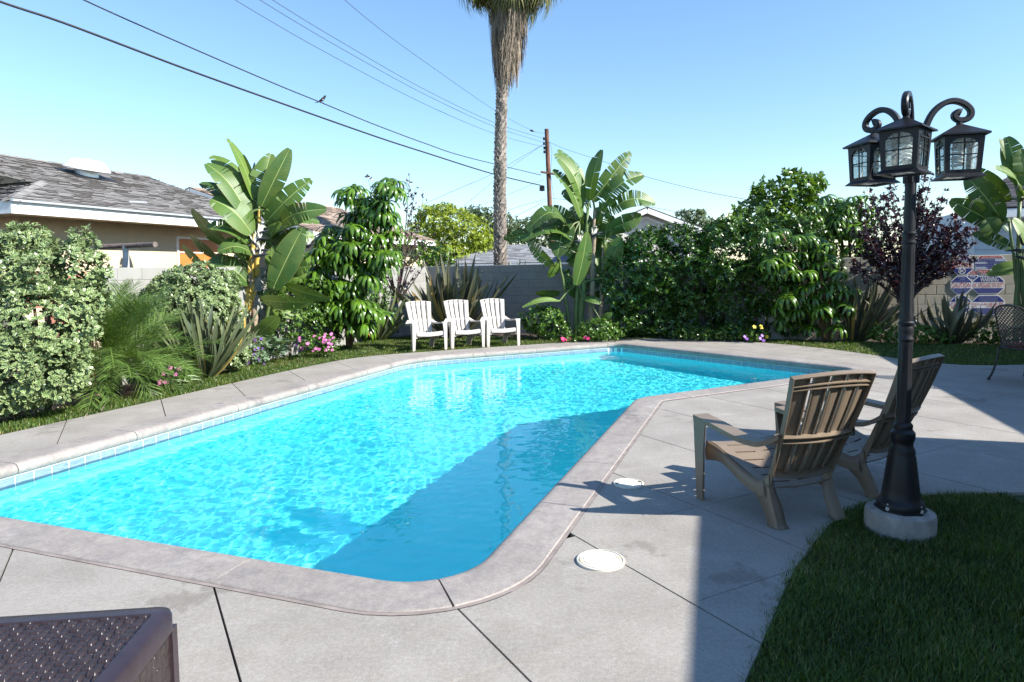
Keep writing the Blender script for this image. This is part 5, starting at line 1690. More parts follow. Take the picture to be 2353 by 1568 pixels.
def banana_leaf(parent, base, tip, w, roll, arch=0.10, splits=4, org=Vector((0, 0, 0)), cup=0.18, curl=0.0):
    base, tip = Vector(base) - org, Vector(tip) - org
    ax = tip - base; L_ = ax.length; ax.normalize()
    ref = Vector((0.25, -1, 0.15)); ref = (ref - ax * ref.dot(ax)).normalized()
    side0 = ax.cross(ref)
    nrm = (ref * math.cos(roll) + side0 * math.sin(roll)).normalized()
    mid = lambda t: base + ax * (L_ * t) + (nrm * arch * L_ + Vector((0, 0, abs(arch) * L_ * 0.4))) * math.sin(math.pi * t)
    half = lambda t: w / 2 * (max(0.0, math.sin(math.pi * (0.04 + 0.94 * t))) ** 0.55) * (1.0 - 0.18 * t)
    V_, F_, U_ = [], [], []
    nt_ = 22
    for sd in (-1, 1):
        cuts = [0.0] + sorted(random.uniform(0.08, 0.95) for _ in range(random.randint(max(0, splits - 1), int(splits * 1.5) + 2))) + [1.0]
        for a, b2 in zip(cuts[:-1], cuts[1:]):
            if b2 - a < 0.02: continue
            k = max(2, int((b2 - a) * nt_))
            tw = random.uniform(-0.10, 0.16)
            sag = random.uniform(0.0, 0.12)
            nw = 5
            b0 = len(V_)
            for i in range(k + 1):
                t = a + (b2 - a) * i / k
                tn = (mid(min(1, t + .01)) - mid(max(0, t - .01))).normalized()
                s = tn.cross(nrm).normalized() * sd
                nn = s.cross(tn) * sd
                h = half(t)
                for j in range(nw + 1):
                    q = j / nw
                    edge_pull = 0.0
                    if i == 0 and a > 0: edge_pull = 0.012 * q * L_ * .8
                    if i == k and b2 < 1: edge_pull = -0.012 * q * L_ * .8
                    z = cup * h * q - (curl + sag) * h * q * q * 1.6 + tw * h * q * (i / k - 0.5) * 1.3
                    p_ = mid(t) + s * (h * q * (1 - 0.10 * cup)) + nn * z + tn * (edge_pull + 0.10 * h * q)
                    V_.append(p_); U_.append((0.5 + 0.5 * sd * q, t))
            for i in range(k):
                for j in range(nw):
                    q = b0 + i * (nw + 1) + j
                    F_.append((q, q + 1, q + nw + 2, q + nw + 1) if sd > 0 else (q, q + nw + 1, q + nw + 2, q + 1))
    me = np_mesh('leaf', [tuple(q) for q in V_], F_, M_ban, smooth=True, uv=U_)
    o = link('leaf', me, parent)
    return o, base, ax
def boat_flower(parent, at, d, L_=0.30):
    at = Vector(at); d = Vector(d).normalized()
    MB().tube([at, at + d * L_ * .15, at + d * L_ * .5 + Vector((0, 0, .01)), at + d * L_], [0.012, 0.032, 0.024, 0.002], 8).build('flower_spathe', M_spathe, parent, smooth=True)
    for k in range(7):
        e = (d * random.uniform(.1, .6) + Vector((random.uniform(-.5, .5), random.uniform(-.5, .5), random.uniform(.6, 1.2)))).normalized()
        p0 = at + d * L_ * random.uniform(.08, .4)
        s_ = e.orthogonal().normalized() * 0.013
        MB().add([p0 - s_ * .4, p0 + s_ * .4, p0 + e * .09 + s_, p0 + e * .09 - s_, p0 + e * .19], [(0, 1, 2, 3), (3, 2, 4)]).build('sepal', M_sepal, parent)
def giant_bird(label, base, Y, leaves, crown, conv, stems, flowers=(), wscale=1.3, extra=16):
    root = empty('bird_of_paradise', base, label, 'plant', 'giant bird of paradise plants')
    org = Vector(base)
    cr = P(*conv(*crown), Y)
    for (bx0, by0, tx, ty, wpx, db, dt, roll, arch, splits) in leaves:
        B = P(*conv(bx0, by0), Y + db); T = P(*conv(tx, ty), Y + dt)
        sc_ = (conv(100, 0)[0] - conv(0, 0)[0]) / 100 * (Y / FPX)
        o, b0, ax = banana_leaf(root, B, T, wpx * sc_ * wscale, math.radians(roll), arch, splits, org)
        foot = None
        best = min(stems, key=lambda s_: (P(*conv(s_[2], s_[3]), Y) - B).length)
        foot = P(*conv(best[2], best[3]), Y) - org
        if (foot - b0).length > 0.12:
            md = foot.lerp(b0, 0.55) + Vector((0, 0, 0.05))
            MB().tube(smooth_pts([foot, md, b0, b0 + ax * 0.05], 3), [0.026 - 0.0016 * i for i in range(10)], 7).build('leaf_stalk', M_stalk, root, smooth=True)
    for k in range(extra):                             # leaves deeper in the clump
        st = random.choice(stems); t_ = random.uniform(.55, 1.0)
        B = P(*conv(st[0] + (st[2] - st[0]) * t_, st[1] + (st[3] - st[1]) * t_), Y + random.uniform(.05, .35))
        a_ = random.uniform(0, 6.28)
        T = B + Vector((math.cos(a_) * random.uniform(.5, 1.0), .3 * math.sin(a_) + .25, random.uniform(-.25, .95)))
        banana_leaf(root, B + (T - B) * .2, T, random.uniform(.28, .42), random.uniform(-1.2, 1.2), random.uniform(.05, .25), random.randint(2, 6), org)
    for (x0, y0, x1, y1, r0, r1, mt) in stems:
        a = P(*conv(x0, y0), Y) - org; b2 = P(*conv(x1, y1), Y) - org
        a.z = max(a.z, -0.1) if y0 < 1300 else -0.1
        n = 9
        pts = [a.lerp(b2, i / n) + Vector((0.01 * math.sin(i * 2.1), 0, 0)) for i in range(n + 1)]
        rr = [(r0 + (r1 - r0) * i / n) * (1 + (0.12 if i % 2 else -0.05)) for i in range(n + 1)]
        MB().tube(pts, rr, 12).build('trunk', mt, root, smooth=True)
    for (fx, fy, dx, dz, L_) in flowers:
        boat_flower(root, P(*conv(fx, fy), Y - 0.16) - org, (dx, -0.25, dz), L_)
    return root, org
cv = lambda x, y: (0.348 * x + 344.7, 0.348 * y + 287.25)
Y1_ = 12.4
left_leaves = [
    (690, 500, 512, 90, 120, 0, .1, 62, .05, 1), (655, 480, 402, 208, 120, .25, .4, 30, .08, 2), (650, 610, 372, 255, 150, -.1, -.2, 35, .10, 3), (605, 600, 332, 385, 120, .1, .1, 40, .10, 3),
    (675, 720, 405, 492, 175, -.15, -.35, 30, .12, 3), (520, 800, 274, 555, 120, .1, .1, -60, .08, 1), (655, 775, 378, 672, 130, -.1, -.4, 45, .14, 5), (675, 850, 448, 838, 120, -.15, -.5, 40, .16, 5),
    (650, 1050, 383, 915, 160, -.1, -.45, 38, .14, 4), (350, 925, 213, 795, 80, .2, .25, -55, .05, 0), (440, 875, 268, 728, 95, .2, .25, -60, .05, 0),
    (690, 615, 800, 192, 150, .1, .25, 0, .06, 2), (735, 540, 922, 158, 120, 0, 0, 20, .05, 1), (770, 640, 1064, 362, 120, -.05, -.1, 15, .12, 4), (870, 640, 1165, 555, 110, -.05, -.2, 20, .26, 5),
    (820, 740, 1118, 645, 120, .1, .2, -45, .2, 3), (840, 830, 1085, 735, 130, .1, .2, -20, .15, 4), (800, 760, 985, 660, 110, 0, -.1, -65, .1, 1),
    (812, 1085, 1008, 680, 150, -.25, -.3, 8, .05, 2), (795, 1100, 925, 890, 110, -.1, -.1, -10, .05, 0), (735, 1155, 1085, 1172, 95, -.2, -.55, 40, .12, 2), (900, 1060, 1190, 1150, 90, 0, -.3, 45, .12, 2),
    (705, 1395, 850, 1265, 95, -.3, -.5, 20, .05, 0), (700, 640, 600, 330, 110, .3, .5, -50, .05, 2), (720, 700, 690, 250, 95, .35, .5, -55, .05, 1), (830, 900, 900, 720, 120, .15, .2, -40, .08, 2), (870, 960, 1060, 930, 110, .1, 0, 30, .15, 5),
    (640, 700, 470, 380, 110, .2, .3, 10, .06, 2), (700, 560, 610, 200, 100, .15, .2, -25, .05, 2), (660, 900, 500, 760, 110, .05, -.1, 30, .12, 3), (640, 960, 420, 860, 100, .1, .0, -45, .1, 3), (780, 800, 900, 560, 100, .1, .2, -40, .08, 2), (820, 860, 960, 760, 110, .2, .3, 40, .12, 3), (760, 620, 820, 300, 100, .25, .4, 30, .05, 1), (690, 1010, 600, 900, 90, .1, .1, 50, .08, 1), (800, 960, 860, 800, 120, .05, .1, 20, .06, 2)]
gb_ = P(569, 834, 12.3); base = (gb_.x, gb_.y, 0)
stems = [(632, 1560, 640, 1230, .075, .095, M_btrunk), (640, 1240, 690, 720, .105, .035, M_stalky), (600, 1380, 645, 1000, .035, .02, M_stalky), (720, 1500, 800, 1090, .05, .02, M_stalk), (705, 1000, 725, 560, .045, .03, M_stalky), (690, 1450, 690, 1180, .05, .05, M_btrunk), (610, 1400, 600, 800, .022, .016, M_stalk)]
bop, bo = giant_bird('tall banana leaved bird of paradise with dark beaked flowers before the cream house', base, Y1_, left_leaves, (690, 700), cv, stems,
           [(690, 870, 1.0, 0.12, .34), (690, 835, 1, .05, .34), (675, 770, .6, -.55, .24), (700, 730, 1.0, .35, .30), (700, 760, 1.0, .1, .25), (1030, 810, .8, .3, .2)])
for k in range(12):                                    # old leaf sheaths crossing on the trunk
    t_ = k / 12
    p0 = P(*cv(645 + 30 * t_ + random.uniform(-25, 25), 1330 - 480 * t_), Y1_ - .10) - bo
    s_ = random.choice((-1, 1))
    MB().add([p0, p0 + Vector((.05 * s_, -.02, .06)), p0 + Vector((.09 * s_, .0, .22)), p0 + Vector((.02 * s_, -.03, .16))], [(0, 1, 2, 3)]).build('leaf_sheath', random.choice((M_stalky, M_btrunk, M_stalky)), bop)
cv2 = lambda x, y: (0.3482 * x + 1091.5, 0.3482 * y + 287.25)
mid_leaves = [
    (720, 470, 548, 165, 105, .3, .5, 30, .08, 2), (712, 520, 526, 192, 130, 0, -.1, 28, .10, 3), (700, 610, 514, 298, 120, -.1, -.2, 32, .10, 3), (755, 500, 836, 165, 110, 0, 0, -62, .05, 1),
    (775, 500, 1025, 180, 110, .1, .1, 10, .08, 8), (830, 565, 1112, 330, 120, 0, -.1, -30, .18, 9), (860, 610, 1190, 520, 130, 0, -.2, -35, .2, 12), (870, 700, 1098, 600, 110, 0, -.1, 25, .12, 4),
    (625, 690, 345, 700, 130, -.2, -.6, 45, .30, 5), (640, 760, 310, 768, 120, -.2, -.6, 50, .18, 4), (440, 700, 190, 750, 95, -.1, -.2, -40, .15, 6), (600, 620, 545, 870, 140, 0, -.3, 20, .08, 2),
    (668, 1060, 738, 708, 100, -.5, -.7, 15, .05, 2), (880, 1010, 962, 742, 110, -.2, -.3, -45, .05, 1), (850, 830, 1045, 860, 110, 0, -.3, 30, .2, 5), (640, 640, 470, 570, 120, .1, .2, -35, .15, 6),
    (560, 1160, 312, 1205, 34, -.3, -.6, 30, .1, 0), (830, 1290, 905, 1240, 40, -.4, -.5, 10, .05, 0), (700, 700, 640, 540, 120, .1, .2, -60, .05, 4), (760, 720, 700, 560, 100, .2, .3, 50, .05, 2),
    (850, 760, 905, 600, 110, .1, .1, -55, .06, 4), (560, 900, 480, 1000, 100, .1, .1, -50, .06, 2), (520, 700, 560, 580, 120, .1, .1, -50, .1, 5), (900, 900, 1000, 780, 100, .1, .1, -40, .1, 3), (560, 1110, 400, 1110, 60, .2, .2, -50, .1, 1), (720, 1150, 830, 1180, 60, -.2, -.4, -30, .1, 1)]
gb_ = P(1335, 770, 15.1); base = (gb_.x, gb_.y, 0)
stems2 = [(690, 1420, 745, 560, .09, .03, M_stalk), (760, 1420, 790, 560, .08, .03, M_btrunk), (660, 1420, 690, 640, .06, .025, M_stalk), (820, 1420, 850, 800, .06, .025, M_btrunk), (720, 1420, 668, 1060, .05, .02, M_stalk), (640, 1420, 560, 900, .05, .02, M_stalk)]
giant_bird('tall banana leaved bird of paradise in the centre against the shaded back wall', base, 15.0, mid_leaves, (740, 650), cv2, stems2, [(760, 740, .8, .3, .3), (720, 780, -.8, .2, .3)], extra=34)
cv3 = lambda x, y: (0.2198 * x + 2097, 0.2198 * y + 287)
right_leaves = [
    (1010, 430, 905, 150, 120, .1, .1, 10, .05, 0), (1120, 620, 985, 128, 190, 0, .1, -45, .06, 1), (1190, 640, 1130, 255, 180, -.1, -.1, -35, .06, 2), (1150, 745, 865, 455, 210, -.2, -.4, 35, .10, 3),
    (930, 1000, 560, 545, 235, .2, .3, -35, .08, 3), (1000, 800, 650, 458, 170, .4, .5, -55, .08, 3), (900, 1060, 392, 790, 200, .3, .4, -45, .10, 5), (1220, 1280, 1048, 985, 170, -.2, -.3, 10, .05, 0),
    (860, 1150, 760, 990, 190, .1, .1, -30, .05, 1), (1240, 760, 1090, 740, 90, -.2, -.3, 30, .10, 2), (1300, 700, 1420, 300, 180, 0, 0, 20, .05, 2), (1330, 800, 1600, 520, 180, 0, 0, 20, .1, 3), (1330, 950, 1650, 850, 180, 0, 0, 20, .15, 3)]
gb_ = P(2345, 790, 12.4); base = (gb_.x, gb_.y, 0)
stems3 = [(1330, 2250, 1260, 1280, .12, .07, M_btrunk), (1230, 1330, 1110, 1180, .05, .03, M_stalk), (1100, 1300, 1120, 800, .05, .03, M_stalk), (1380, 2250, 1290, 900, .07, .03, M_stalk), (1230, 1450, 1160, 1330, .03, .02, M_stalk), (1200, 1300, 1010, 1000, .035, .02, M_stalk)]
giant_bird('banana leaved bird of paradise cut by the right edge above the patio chair', base, 12.4, right_leaves, (1080, 1200), cv3, stems3, [(1150, 1310, -1.0, -.05, .42), (1180, 1400, -.9, .15, .3), (1160, 1260, -.5, .6, .25)], extra=5)

# ------------------------------------------------------------------ umbrella trees
LM_umb = leafmat('umbrella_leaf', (0.010, 0.042, 0.004), (0.11, 0.225, 0.018), 0.31, 0.14, per=0.35, spec=0.6)
def umbrella_leaf_mesh(n, L_, seed):
    r = np.random.default_rng(seed)
    V_, F_, T_ = [], [], []
    for j in range(n):
        a = 2 * math.pi * j / n + r.normal(0, .12)
        d = Vector((math.cos(a), math.sin(a), 0)); s = Vector((-d.y, d.x, 0))
        ll = L_ * r.uniform(0.8, 1.1); w = ll * 0.185; tt = r.uniform(0.1, 0.9)
        el = r.uniform(0.15, 0.55); dr = r.uniform(1.75, 2.2)
        p = d * 0.05 * L_; ang = el; k0 = len(V_); ns = 7
        for i in range(ns + 1):
            t = i / ns
            wd = w / 2 * (math.sin(math.pi * (0.06 + 0.90 * t)) ** 0.7) if i < ns else 0.002
            nn = Vector((-d.x * math.sin(ang), -d.y * math.sin(ang), math.cos(ang)))
            wav = 0.05 * wd * math.sin(t * 19 + j)
            V_ += [p - s * wd - nn * (wd * 0.32 - wav), p, p + s * wd - nn * (wd * 0.32 + wav)]
            T_ += [tt, min(1, tt + .2), tt]
            p = p + (d * math.cos(ang) + Vector((0, 0, math.sin(ang)))) * (ll / ns)
            ang -= dr / ns * (0.6 + 0.8 * (1 - t))
        for i in range(ns):
            a_ = k0 + 3 * i; F_ += [(a_, a_ + 1, a_ + 4, a_ + 3), (a_ + 1, a_ + 2, a_ + 5, a_ + 4)]
        k0 = len(V_)                                    # leaflet stalk
        V_ += [Vector((0, 0, 0)) - s * .003, Vector((0, 0, 0)) + s * .003, d * 0.07 * L_ + s * .003, d * 0.07 * L_ - s * .003]; F_.append((k0, k0 + 1, k0 + 2, k0 + 3)); T_ += [1.0] * 4
    return np_mesh('leaf', [tuple(q) for q in V_], F_, LM_umb, tint=T_, smooth=True)
um_me = [umbrella_leaf_mesh(n, 0.38, n) for n in (10, 11, 12, 13, 9)]
def umbrella_tree(label, base, pts, trunks, size=1.0):
    root = empty('umbrella_tree', base, label, 'tree', 'umbrella trees')
    org = Vector(base)
    for tp in trunks:
        e = Vector(tp) - org
        MB().tube(smooth_pts([(0, 0, -.1), e * 0.5 + Vector((.05, 0, 0)), e], 3), [.05, .048, .044, .04, .034, .028, .02], 8).build('trunk', M_bark, root, smooth=True)
    ends = [Vector(tp) - org for tp in trunks]
    for p_, sc_ in pts:
        q = Vector(p_) - org
        o = link('leaf', random.choice(um_me), root)
        o.location = q
        out = Vector((q.x, q.y, 0)); out = out.normalized() if out.length > .05 else Vector((0, -1, 0))
        d = (Vector((0, 0, 1)) + out * random.uniform(.0, .45) + Vector((random.uniform(-.2, .2), random.uniform(-.3, .1), 0))).normalized()
        o.rotation_euler = (d.to_track_quat('Z', 'Y').to_matrix() @ Matrix.Rotation(random.uniform(0, 6.28), 3, 'Z')).to_euler()
        s = sc_ * size * random.uniform(.85, 1.12)
        o.scale = (s, s, s)
        # stalk back towards the nearest stem
        f = min((e * t for e in ends for t in (.4, .6, .8, 1.0)), key=lambda w_: (w_ - q).length + max(0, w_.z - q.z) * 2)
        d = (f - q)
        if d.length > 0.3: d = d.normalized() * 0.3
        MB().tube([q, q + d * .5 - Vector((0, 0, .03)), q + d - Vector((0, 0, .05))], [.004, .005, .006], 4).build('leaf_stalk', M_stalk, root)
    return root
def px_cloud(ells, k, Y, dy):
    out = []
    wts = [e[2] * e[3] for e in ells]
    for _ in range(k):
        e = random.choices(ells, wts)[0]
        a = random.uniform(0, 6.28); r_ = math.sqrt(random.random())
        out.append((P(e[0] + e[2] * r_ * math.cos(a), e[1] + e[3] * r_ * math.sin(a), Y + random.uniform(-dy, dy) - 0.25 * (1 - r_)), 1.0))
    return out
ul = px_cloud([(903, 420, 30, 18), (880, 460, 48, 38), (815, 450, 30, 26), (850, 520, 70, 45), (780, 560, 55, 40), (870, 590, 48, 30), (800, 630, 75, 45), (770, 690, 60, 40), (820, 720, 60, 35), (735, 600, 30, 40)], 230, 13.6, .38)
umbrella_tree('tall drooping umbrella tree left of the white chairs, glossy finger like leaves', (P(800, 780, 14.1).x, 14.1, 0), ul, [P(900, 430, 13.7), P(830, 470, 13.7), P(770, 560, 13.7), P(850, 560, 13.6), P(780, 680, 13.6)], 1.0)
cv5 = lambda x, y: (0.3114 * x + 1436, 0.3114 * y + 344.7)
lit = [(1150, 590), (1075, 620), (1250, 640), (1330, 640), (1430, 665), (1380, 655), (1080, 680), (1170, 760), (1290, 760), (1430, 730), (1490, 700), (1500, 800), (1060, 810), (1170, 850), (1350, 900), (1460, 880), (1580, 900), (1540, 985), (1610, 990), (1600, 1050), (1690, 1030), (1190, 1080), (1280, 1075), (1385, 1090), (1280, 1180), (1440, 1160), (1510, 1110), (1650, 1150), (1450, 1220), (1540, 1220), (1370, 1310), (1580, 1310), (1240, 900), (1100, 900), (1400, 980), (1480, 1040), (1320, 1010)]
pts = [(P(*cv5(x, y), 13.45 + random.uniform(-.25, .15)), 1.0) for x, y in lit]
pts += px_cloud([(*cv5(1350, 800), 60, 40), (*cv5(1350, 1050), 60, 50), (*cv5(1480, 1150), 50, 40), (*cv5(1220, 1180), 40, 40)], 26, 13.9, .2)
umbrella_tree('glossy umbrella tree at the right end of the hedge beside the sunlit lawn', (P(1900, 790, 13.7).x, 13.7, 0), pts, [P(*cv5(1150, 600), 13.6), P(*cv5(1400, 660), 13.6), P(*cv5(1500, 820), 13.6), P(*cv5(1620, 1000), 13.6), P(*cv5(1350, 900), 13.6), P(*cv5(1450, 1150), 13.6)], 0.92)
pts = [(P(*cv5(x, y), 14.5 + random.uniform(-.2, .2)), 1.0) for x, y in [(1470, 350), (1560, 375), (1690, 350), (1740, 385), (1800, 345), (1420, 420), (1550, 500), (1650, 480), (1760, 545), (1400, 490), (1600, 600), (1700, 600), (1500, 430), (1620, 400), (1850, 430), (1830, 520), (1480, 560)]]
pts += px_cloud([(*cv5(1600, 500), 80, 40), (*cv5(1650, 640), 60, 40), (*cv5(1700, 760), 50, 35)], 46, 14.7, .25)
umbrella_tree('shaded umbrella tree behind the lamp post beside the purple leaved tree', (P(1950, 780, 14.8).x, 14.8, 0), pts, [P(*cv5(1560, 380), 14.7), P(*cv5(1740, 400), 14.7), P(*cv5(1650, 600), 14.7), P(*cv5(1450, 500), 14.7)], 0.95)
# ------------------------------------------------------------------ hedge and shrubs against the back wall
def bushleaf(w=0.5, fold=0.18, droop=0.15): return blade(1.0, w, 3, fold, droop, 0.6)
def leafy(name, label, cat, base, blobs, k, size, lm, nper=6, spread=1.0, wid=0.5, bark=M_bark_d, tips=(), group=None, tmean=0.5, upb=0.5, gaps=0.6, shell=(0.62, 1.06), tsd=0.25, foliage='foliage', zmin=0.03, r0=0.03):
    root = empty(name, base, label, cat, group)
    p, d = blob_points(blobs, k, shell, gaps=gaps, zmin=zmin)
    ax = unit(d * 0.8 + UPV * upb + rand_dirs(len(p)) * 0.7)
    pp, yy, zz, ss = rosettes(p, ax, nper, spread, 0.6, 1.25)
    tv, tf = bushleaf(wid)
    t = np.clip(rng.normal(tmean, tsd, size=len(pp)), 0, 1)
    leaf_cloud(foliage, pp - np.array(base), yy, zz, tv, tf, ss * size, lm, t, root, smooth=False)
    if len(tips): branches(root, (0, 0, -0.05), [tuple(np.array(q) - np.array(base)) for q in tips], bark, r0, 0.006)
    return root
LM_vine = leafmat('vine_leaf', (0.005, 0.022, 0.003), (0.062, 0.145, 0.012), 0.32, 0.09, spec=0.6)
LM_tree = leafmat('broad_leaf', (0.014, 0.050, 0.006), (0.115, 0.21, 0.022), 0.26, 0.18)
LM_plum = leafmat('plum_leaf', (0.020, 0.008, 0.012), (0.075, 0.024, 0.034), 0.27, 0.12, tcol=(1.8, 0.5, 0.5), spec=0.7)
LM_lime = leafmat('lime_leaf', (0.10, 0.17, 0.012), (0.30, 0.36, 0.030), 0.45, 0.30)
LM_oak = leafmat('far_leaf', (0.030, 0.060, 0.022), (0.095, 0.14, 0.050), 0.5, 0.2)
LM_low = leafmat('low_leaf', (0.012, 0.045, 0.006), (0.11, 0.21, 0.03), 0.3, 0.16)
LM_kale = leafmat('blue_leaf', (0.075, 0.135, 0.080), (0.20, 0.29, 0.17), 0.45, 0.2)
LM_grass = leafmat('grass_blade', (0.006, 0.021, 0.002), (0.12, 0.20, 0.026), 0.45, 0.30, old=(0.30, 0.25, 0.10))
hb = []
for px, py, Y, rx, ry, rz_ in [(1440, 640, 15.0, .55, .45, .75), (1500, 600, 15.0, .65, .5, .7), (1560, 570, 15.0, .6, .5, .5), (1500, 700, 14.8, .7, .5, .65), (1600, 640, 14.8, .75, .55, .8), (1680, 590, 14.8, .75, .55, .65),
                              (1740, 560, 14.8, .55, .5, .5), (1680, 690, 14.6, .8, .5, .8), (1590, 730, 14.6, .8, .5, .5), (1760, 650, 14.5, .6, .5, .7), (1800, 600, 14.6, .7, .5, .6), (1840, 560, 14.7, .6, .5, .5), (1440, 740, 14.8, .5, .4, .35), (1720, 745, 14.5, .7, .4, .4), (1820, 680, 14.5, .8, .4, .8), (1880, 640, 14.5, .6, .4, .7), (1930, 700, 14.4, .5, .35, .6), (1860, 750, 14.3, .7, .35, .35), (1520, 745, 14.6, .6, .4, .35), (1660, 540, 14.9, .4, .4, .3), (1475, 560, 15.1, .35, .4, .25)]:
    up_ = min(1.0, max(0.0, (690 - py) / 110))
    hb.append(bx_(px, py, 15.05 - .55 * up_ - .12 * (px > 1600) - .2 * (px > 1780), rx, .34, rz_))
hbase = (P(1620, 790, 14.9).x, 14.9, 0)
leafy('vine_hedge', 'dense dark climbing hedge covering the back wall right of the centre banana leaves', 'hedge', hbase, hb, 11000, 0.085, LM_vine, 5, 1.05, 0.46,
      tips=[P(1500, 620, 15), P(1600, 600, 15), P(1700, 580, 15), P(1800, 600, 14.8), P(1450, 650, 15)], shell=(0.72, 1.10), gaps=0.75, upb=0.35)
tb = [bx_(1800, 440, 15.6, .75, .6, .40), bx_(1760, 480, 15.6, .55, .5, .4), bx_(1860, 430, 15.6, .35, .4, .3), bx_(1820, 520, 15.5, .75, .6, .5), bx_(1725, 530, 15.5, .45, .4, .35), bx_(1880, 490, 15.6, .4, .4, .4), bx_(1815, 405, 15.6, .25, .3, .15), bx_(1885, 412, 15.6, .14, .2, .16), bx_(1690, 520, 15.4, .5, .4, .3), bx_(1650, 545, 15.3, .5, .4, .3), bx_(1925, 520, 15.5, .6, .4, .4), bx_(1720, 500, 15.5, .45, .4, .35), bx_(1745, 440, 15.6, .2, .2, .15)]
leafy('broad_leaf_tree', 'bushy light green broad leaved tree rising above the middle of the hedge', 'tree', (P(1805, 800, 15.7).x, 15.7, 0), tb, 860, 0.14, LM_tree, 5, 1.25, 0.55,
      tips=[P(1800, 430, 15.6), P(1750, 490, 15.6), P(1870, 440, 15.6)], shell=(0.45, 1.05), upb=0.15, tmean=.6, r0=0.06)
# purple leaved plum, many stemmed
def plum(label, base, shoots, lm, nleaf, size, Y, group='purple leaved plums'):
    root = empty('plum_tree', base, label, 'tree', group)
    org = Vector(base)
    pos, dirs = [], []
    for (x0, y0, x1, y1, n, db) in shoots:
        a, b2 = P(x0, y0, Y) - org, P(x1, y1, Y + db) - org
        mid = a.lerp(b2, .5) + Vector((random.uniform(-.08, .08), random.uniform(-.1, .1), 0.06))
        pts = smooth_pts([a, mid, b2], 5)
        MB().tube(pts, [0.020 - 0.0017 * i for i in range(len(pts))], 5).build('branch', M_bark_d, root)
        for _ in range(n):
            t = random.uniform(.30, 1.0) ** .8 * (len(pts) - 1.001)
            i = int(t); q = pts[i].lerp(pts[i + 1], t - i)
            tw = Vector((random.gauss(0, 1), random.gauss(0, 1), random.gauss(0.4, .8))).normalized()
            rr = random.uniform(0.03, .20) * (1.25 - t / len(pts))
            pos.append(q + tw * rr); dirs.append(tw)
    p = np.array([tuple(q) for q in pos]); d = np.array([tuple(q) for q in dirs])
    pp, yy, zz, ss = rosettes(p, d, nleaf, 0.9, .7, 1.25)
    tv, tf = bushleaf(.55, .2, .2)
    leaf_cloud('foliage', pp, yy, zz, tv, tf, ss * size, lm, np.clip(rng.normal(.45, .3, len(pp)), 0, 1), root)
    return root
b0 = P(2085, 800, 13.2)
sh = []
for i in range(46):
    q = i / 45
    tx = 1950 + 290 * q + random.uniform(-14, 14)
    ty = 470 + 80 * (2 * q - .9) ** 2 + random.uniform(-50, 90 - 45 * q)
    sh.append((2070 + random.uniform(-8, 26), 690 + random.uniform(-15, 15), tx, ty, 34, random.uniform(-.35, .35)))
for tx, ty in [(2140, 400), (2115, 415), (2090, 420), (2050, 440), (2170, 440), (2000, 450), (2210, 470), (2225, 520), (1990, 430), (1975, 470), (2130, 380), (2240, 560)]:
    sh.append((2085, 690, tx, ty, 22, random.uniform(-.2, .2)))
for tx, ty in [(2222, 575), (2170, 630), (2150, 620), (1960, 620), (1985, 580), (2185, 560), (2120, 600), (2020, 600), (2060, 640)]:
    sh.append((2085, 695, tx, ty, 40, random.uniform(-.3, .1)))
for x_ in (2068, 2080, 2092, 2100): sh.append((x_, 800, x_ + (x_ - 2080) * .4, 680, 0, 0))
plum('bushy purple leaved plum tree behind the lamp post', (b0.x, 13.3, 0), sh, LM_plum, 5, 0.066, 13.3)
b0 = P(915, 760, 15.6)
sh = [(912, 700, 912 + dx, ty, n, random.uniform(-.2, .2)) for dx, ty, n in [(-30, 600, 5), (-10, 560, 7), (8, 520, 7), (25, 480, 8), (40, 440, 9), (30, 400, 9), (45, 430, 10), (62, 450, 9), (50, 520, 8), (60, 560, 7), (-45, 560, 6), (-58, 420, 4), (-70, 400, 4), (80, 540, 6), (20, 600, 8), (-20, 640, 6), (45, 620, 8), (70, 600, 6)]]
sh += [(915, 765, 913, 695, 0, 0)]
plum('thin bare purple leaved sapling between the umbrella tree and the strap leaves', (b0.x, 15.6, 0), sh, LM_plum, 4, 0.07, 15.6)
# fresh green shrubs over the wall
leafy('garden_shrub', 'bright green shrub standing behind the back wall left of the palm trunk', 'shrub', (P(1000, 600, 19.3).x, 19.3, 0),
      [bx_(985, 585, 19.3, .6, .5, .35), bx_(940, 575, 19.3, .5, .5, .4), bx_(1010, 600, 19.3, .5, .5, .3), bx_(905, 600, 19.3, .4, .4, .35), bx_(960, 620, 19.2, .7, .5, .4)], 420, 0.12, LM_tree, 5, .9, .45, tips=[P(985, 590, 19.3)], tmean=.65, upb=.9)
leafy('garden_shrub', 'small leaved green shrub between the tall banana plant and the umbrella tree', 'shrub', (P(665, 800, 12.8).x, 12.8, 0),
      [bx_(660, 690, 12.9, .5, .45, .45), bx_(690, 740, 12.7, .5, .45, .4), bx_(640, 640, 13.0, .35, .35, .3), bx_(720, 690, 12.9, .4, .4, .4), bx_(640, 760, 12.6, .3, .3, .3)], 900, 0.055, LM_low, 6, .9, .5, tips=[P(660, 660, 12.9)], tmean=.5)
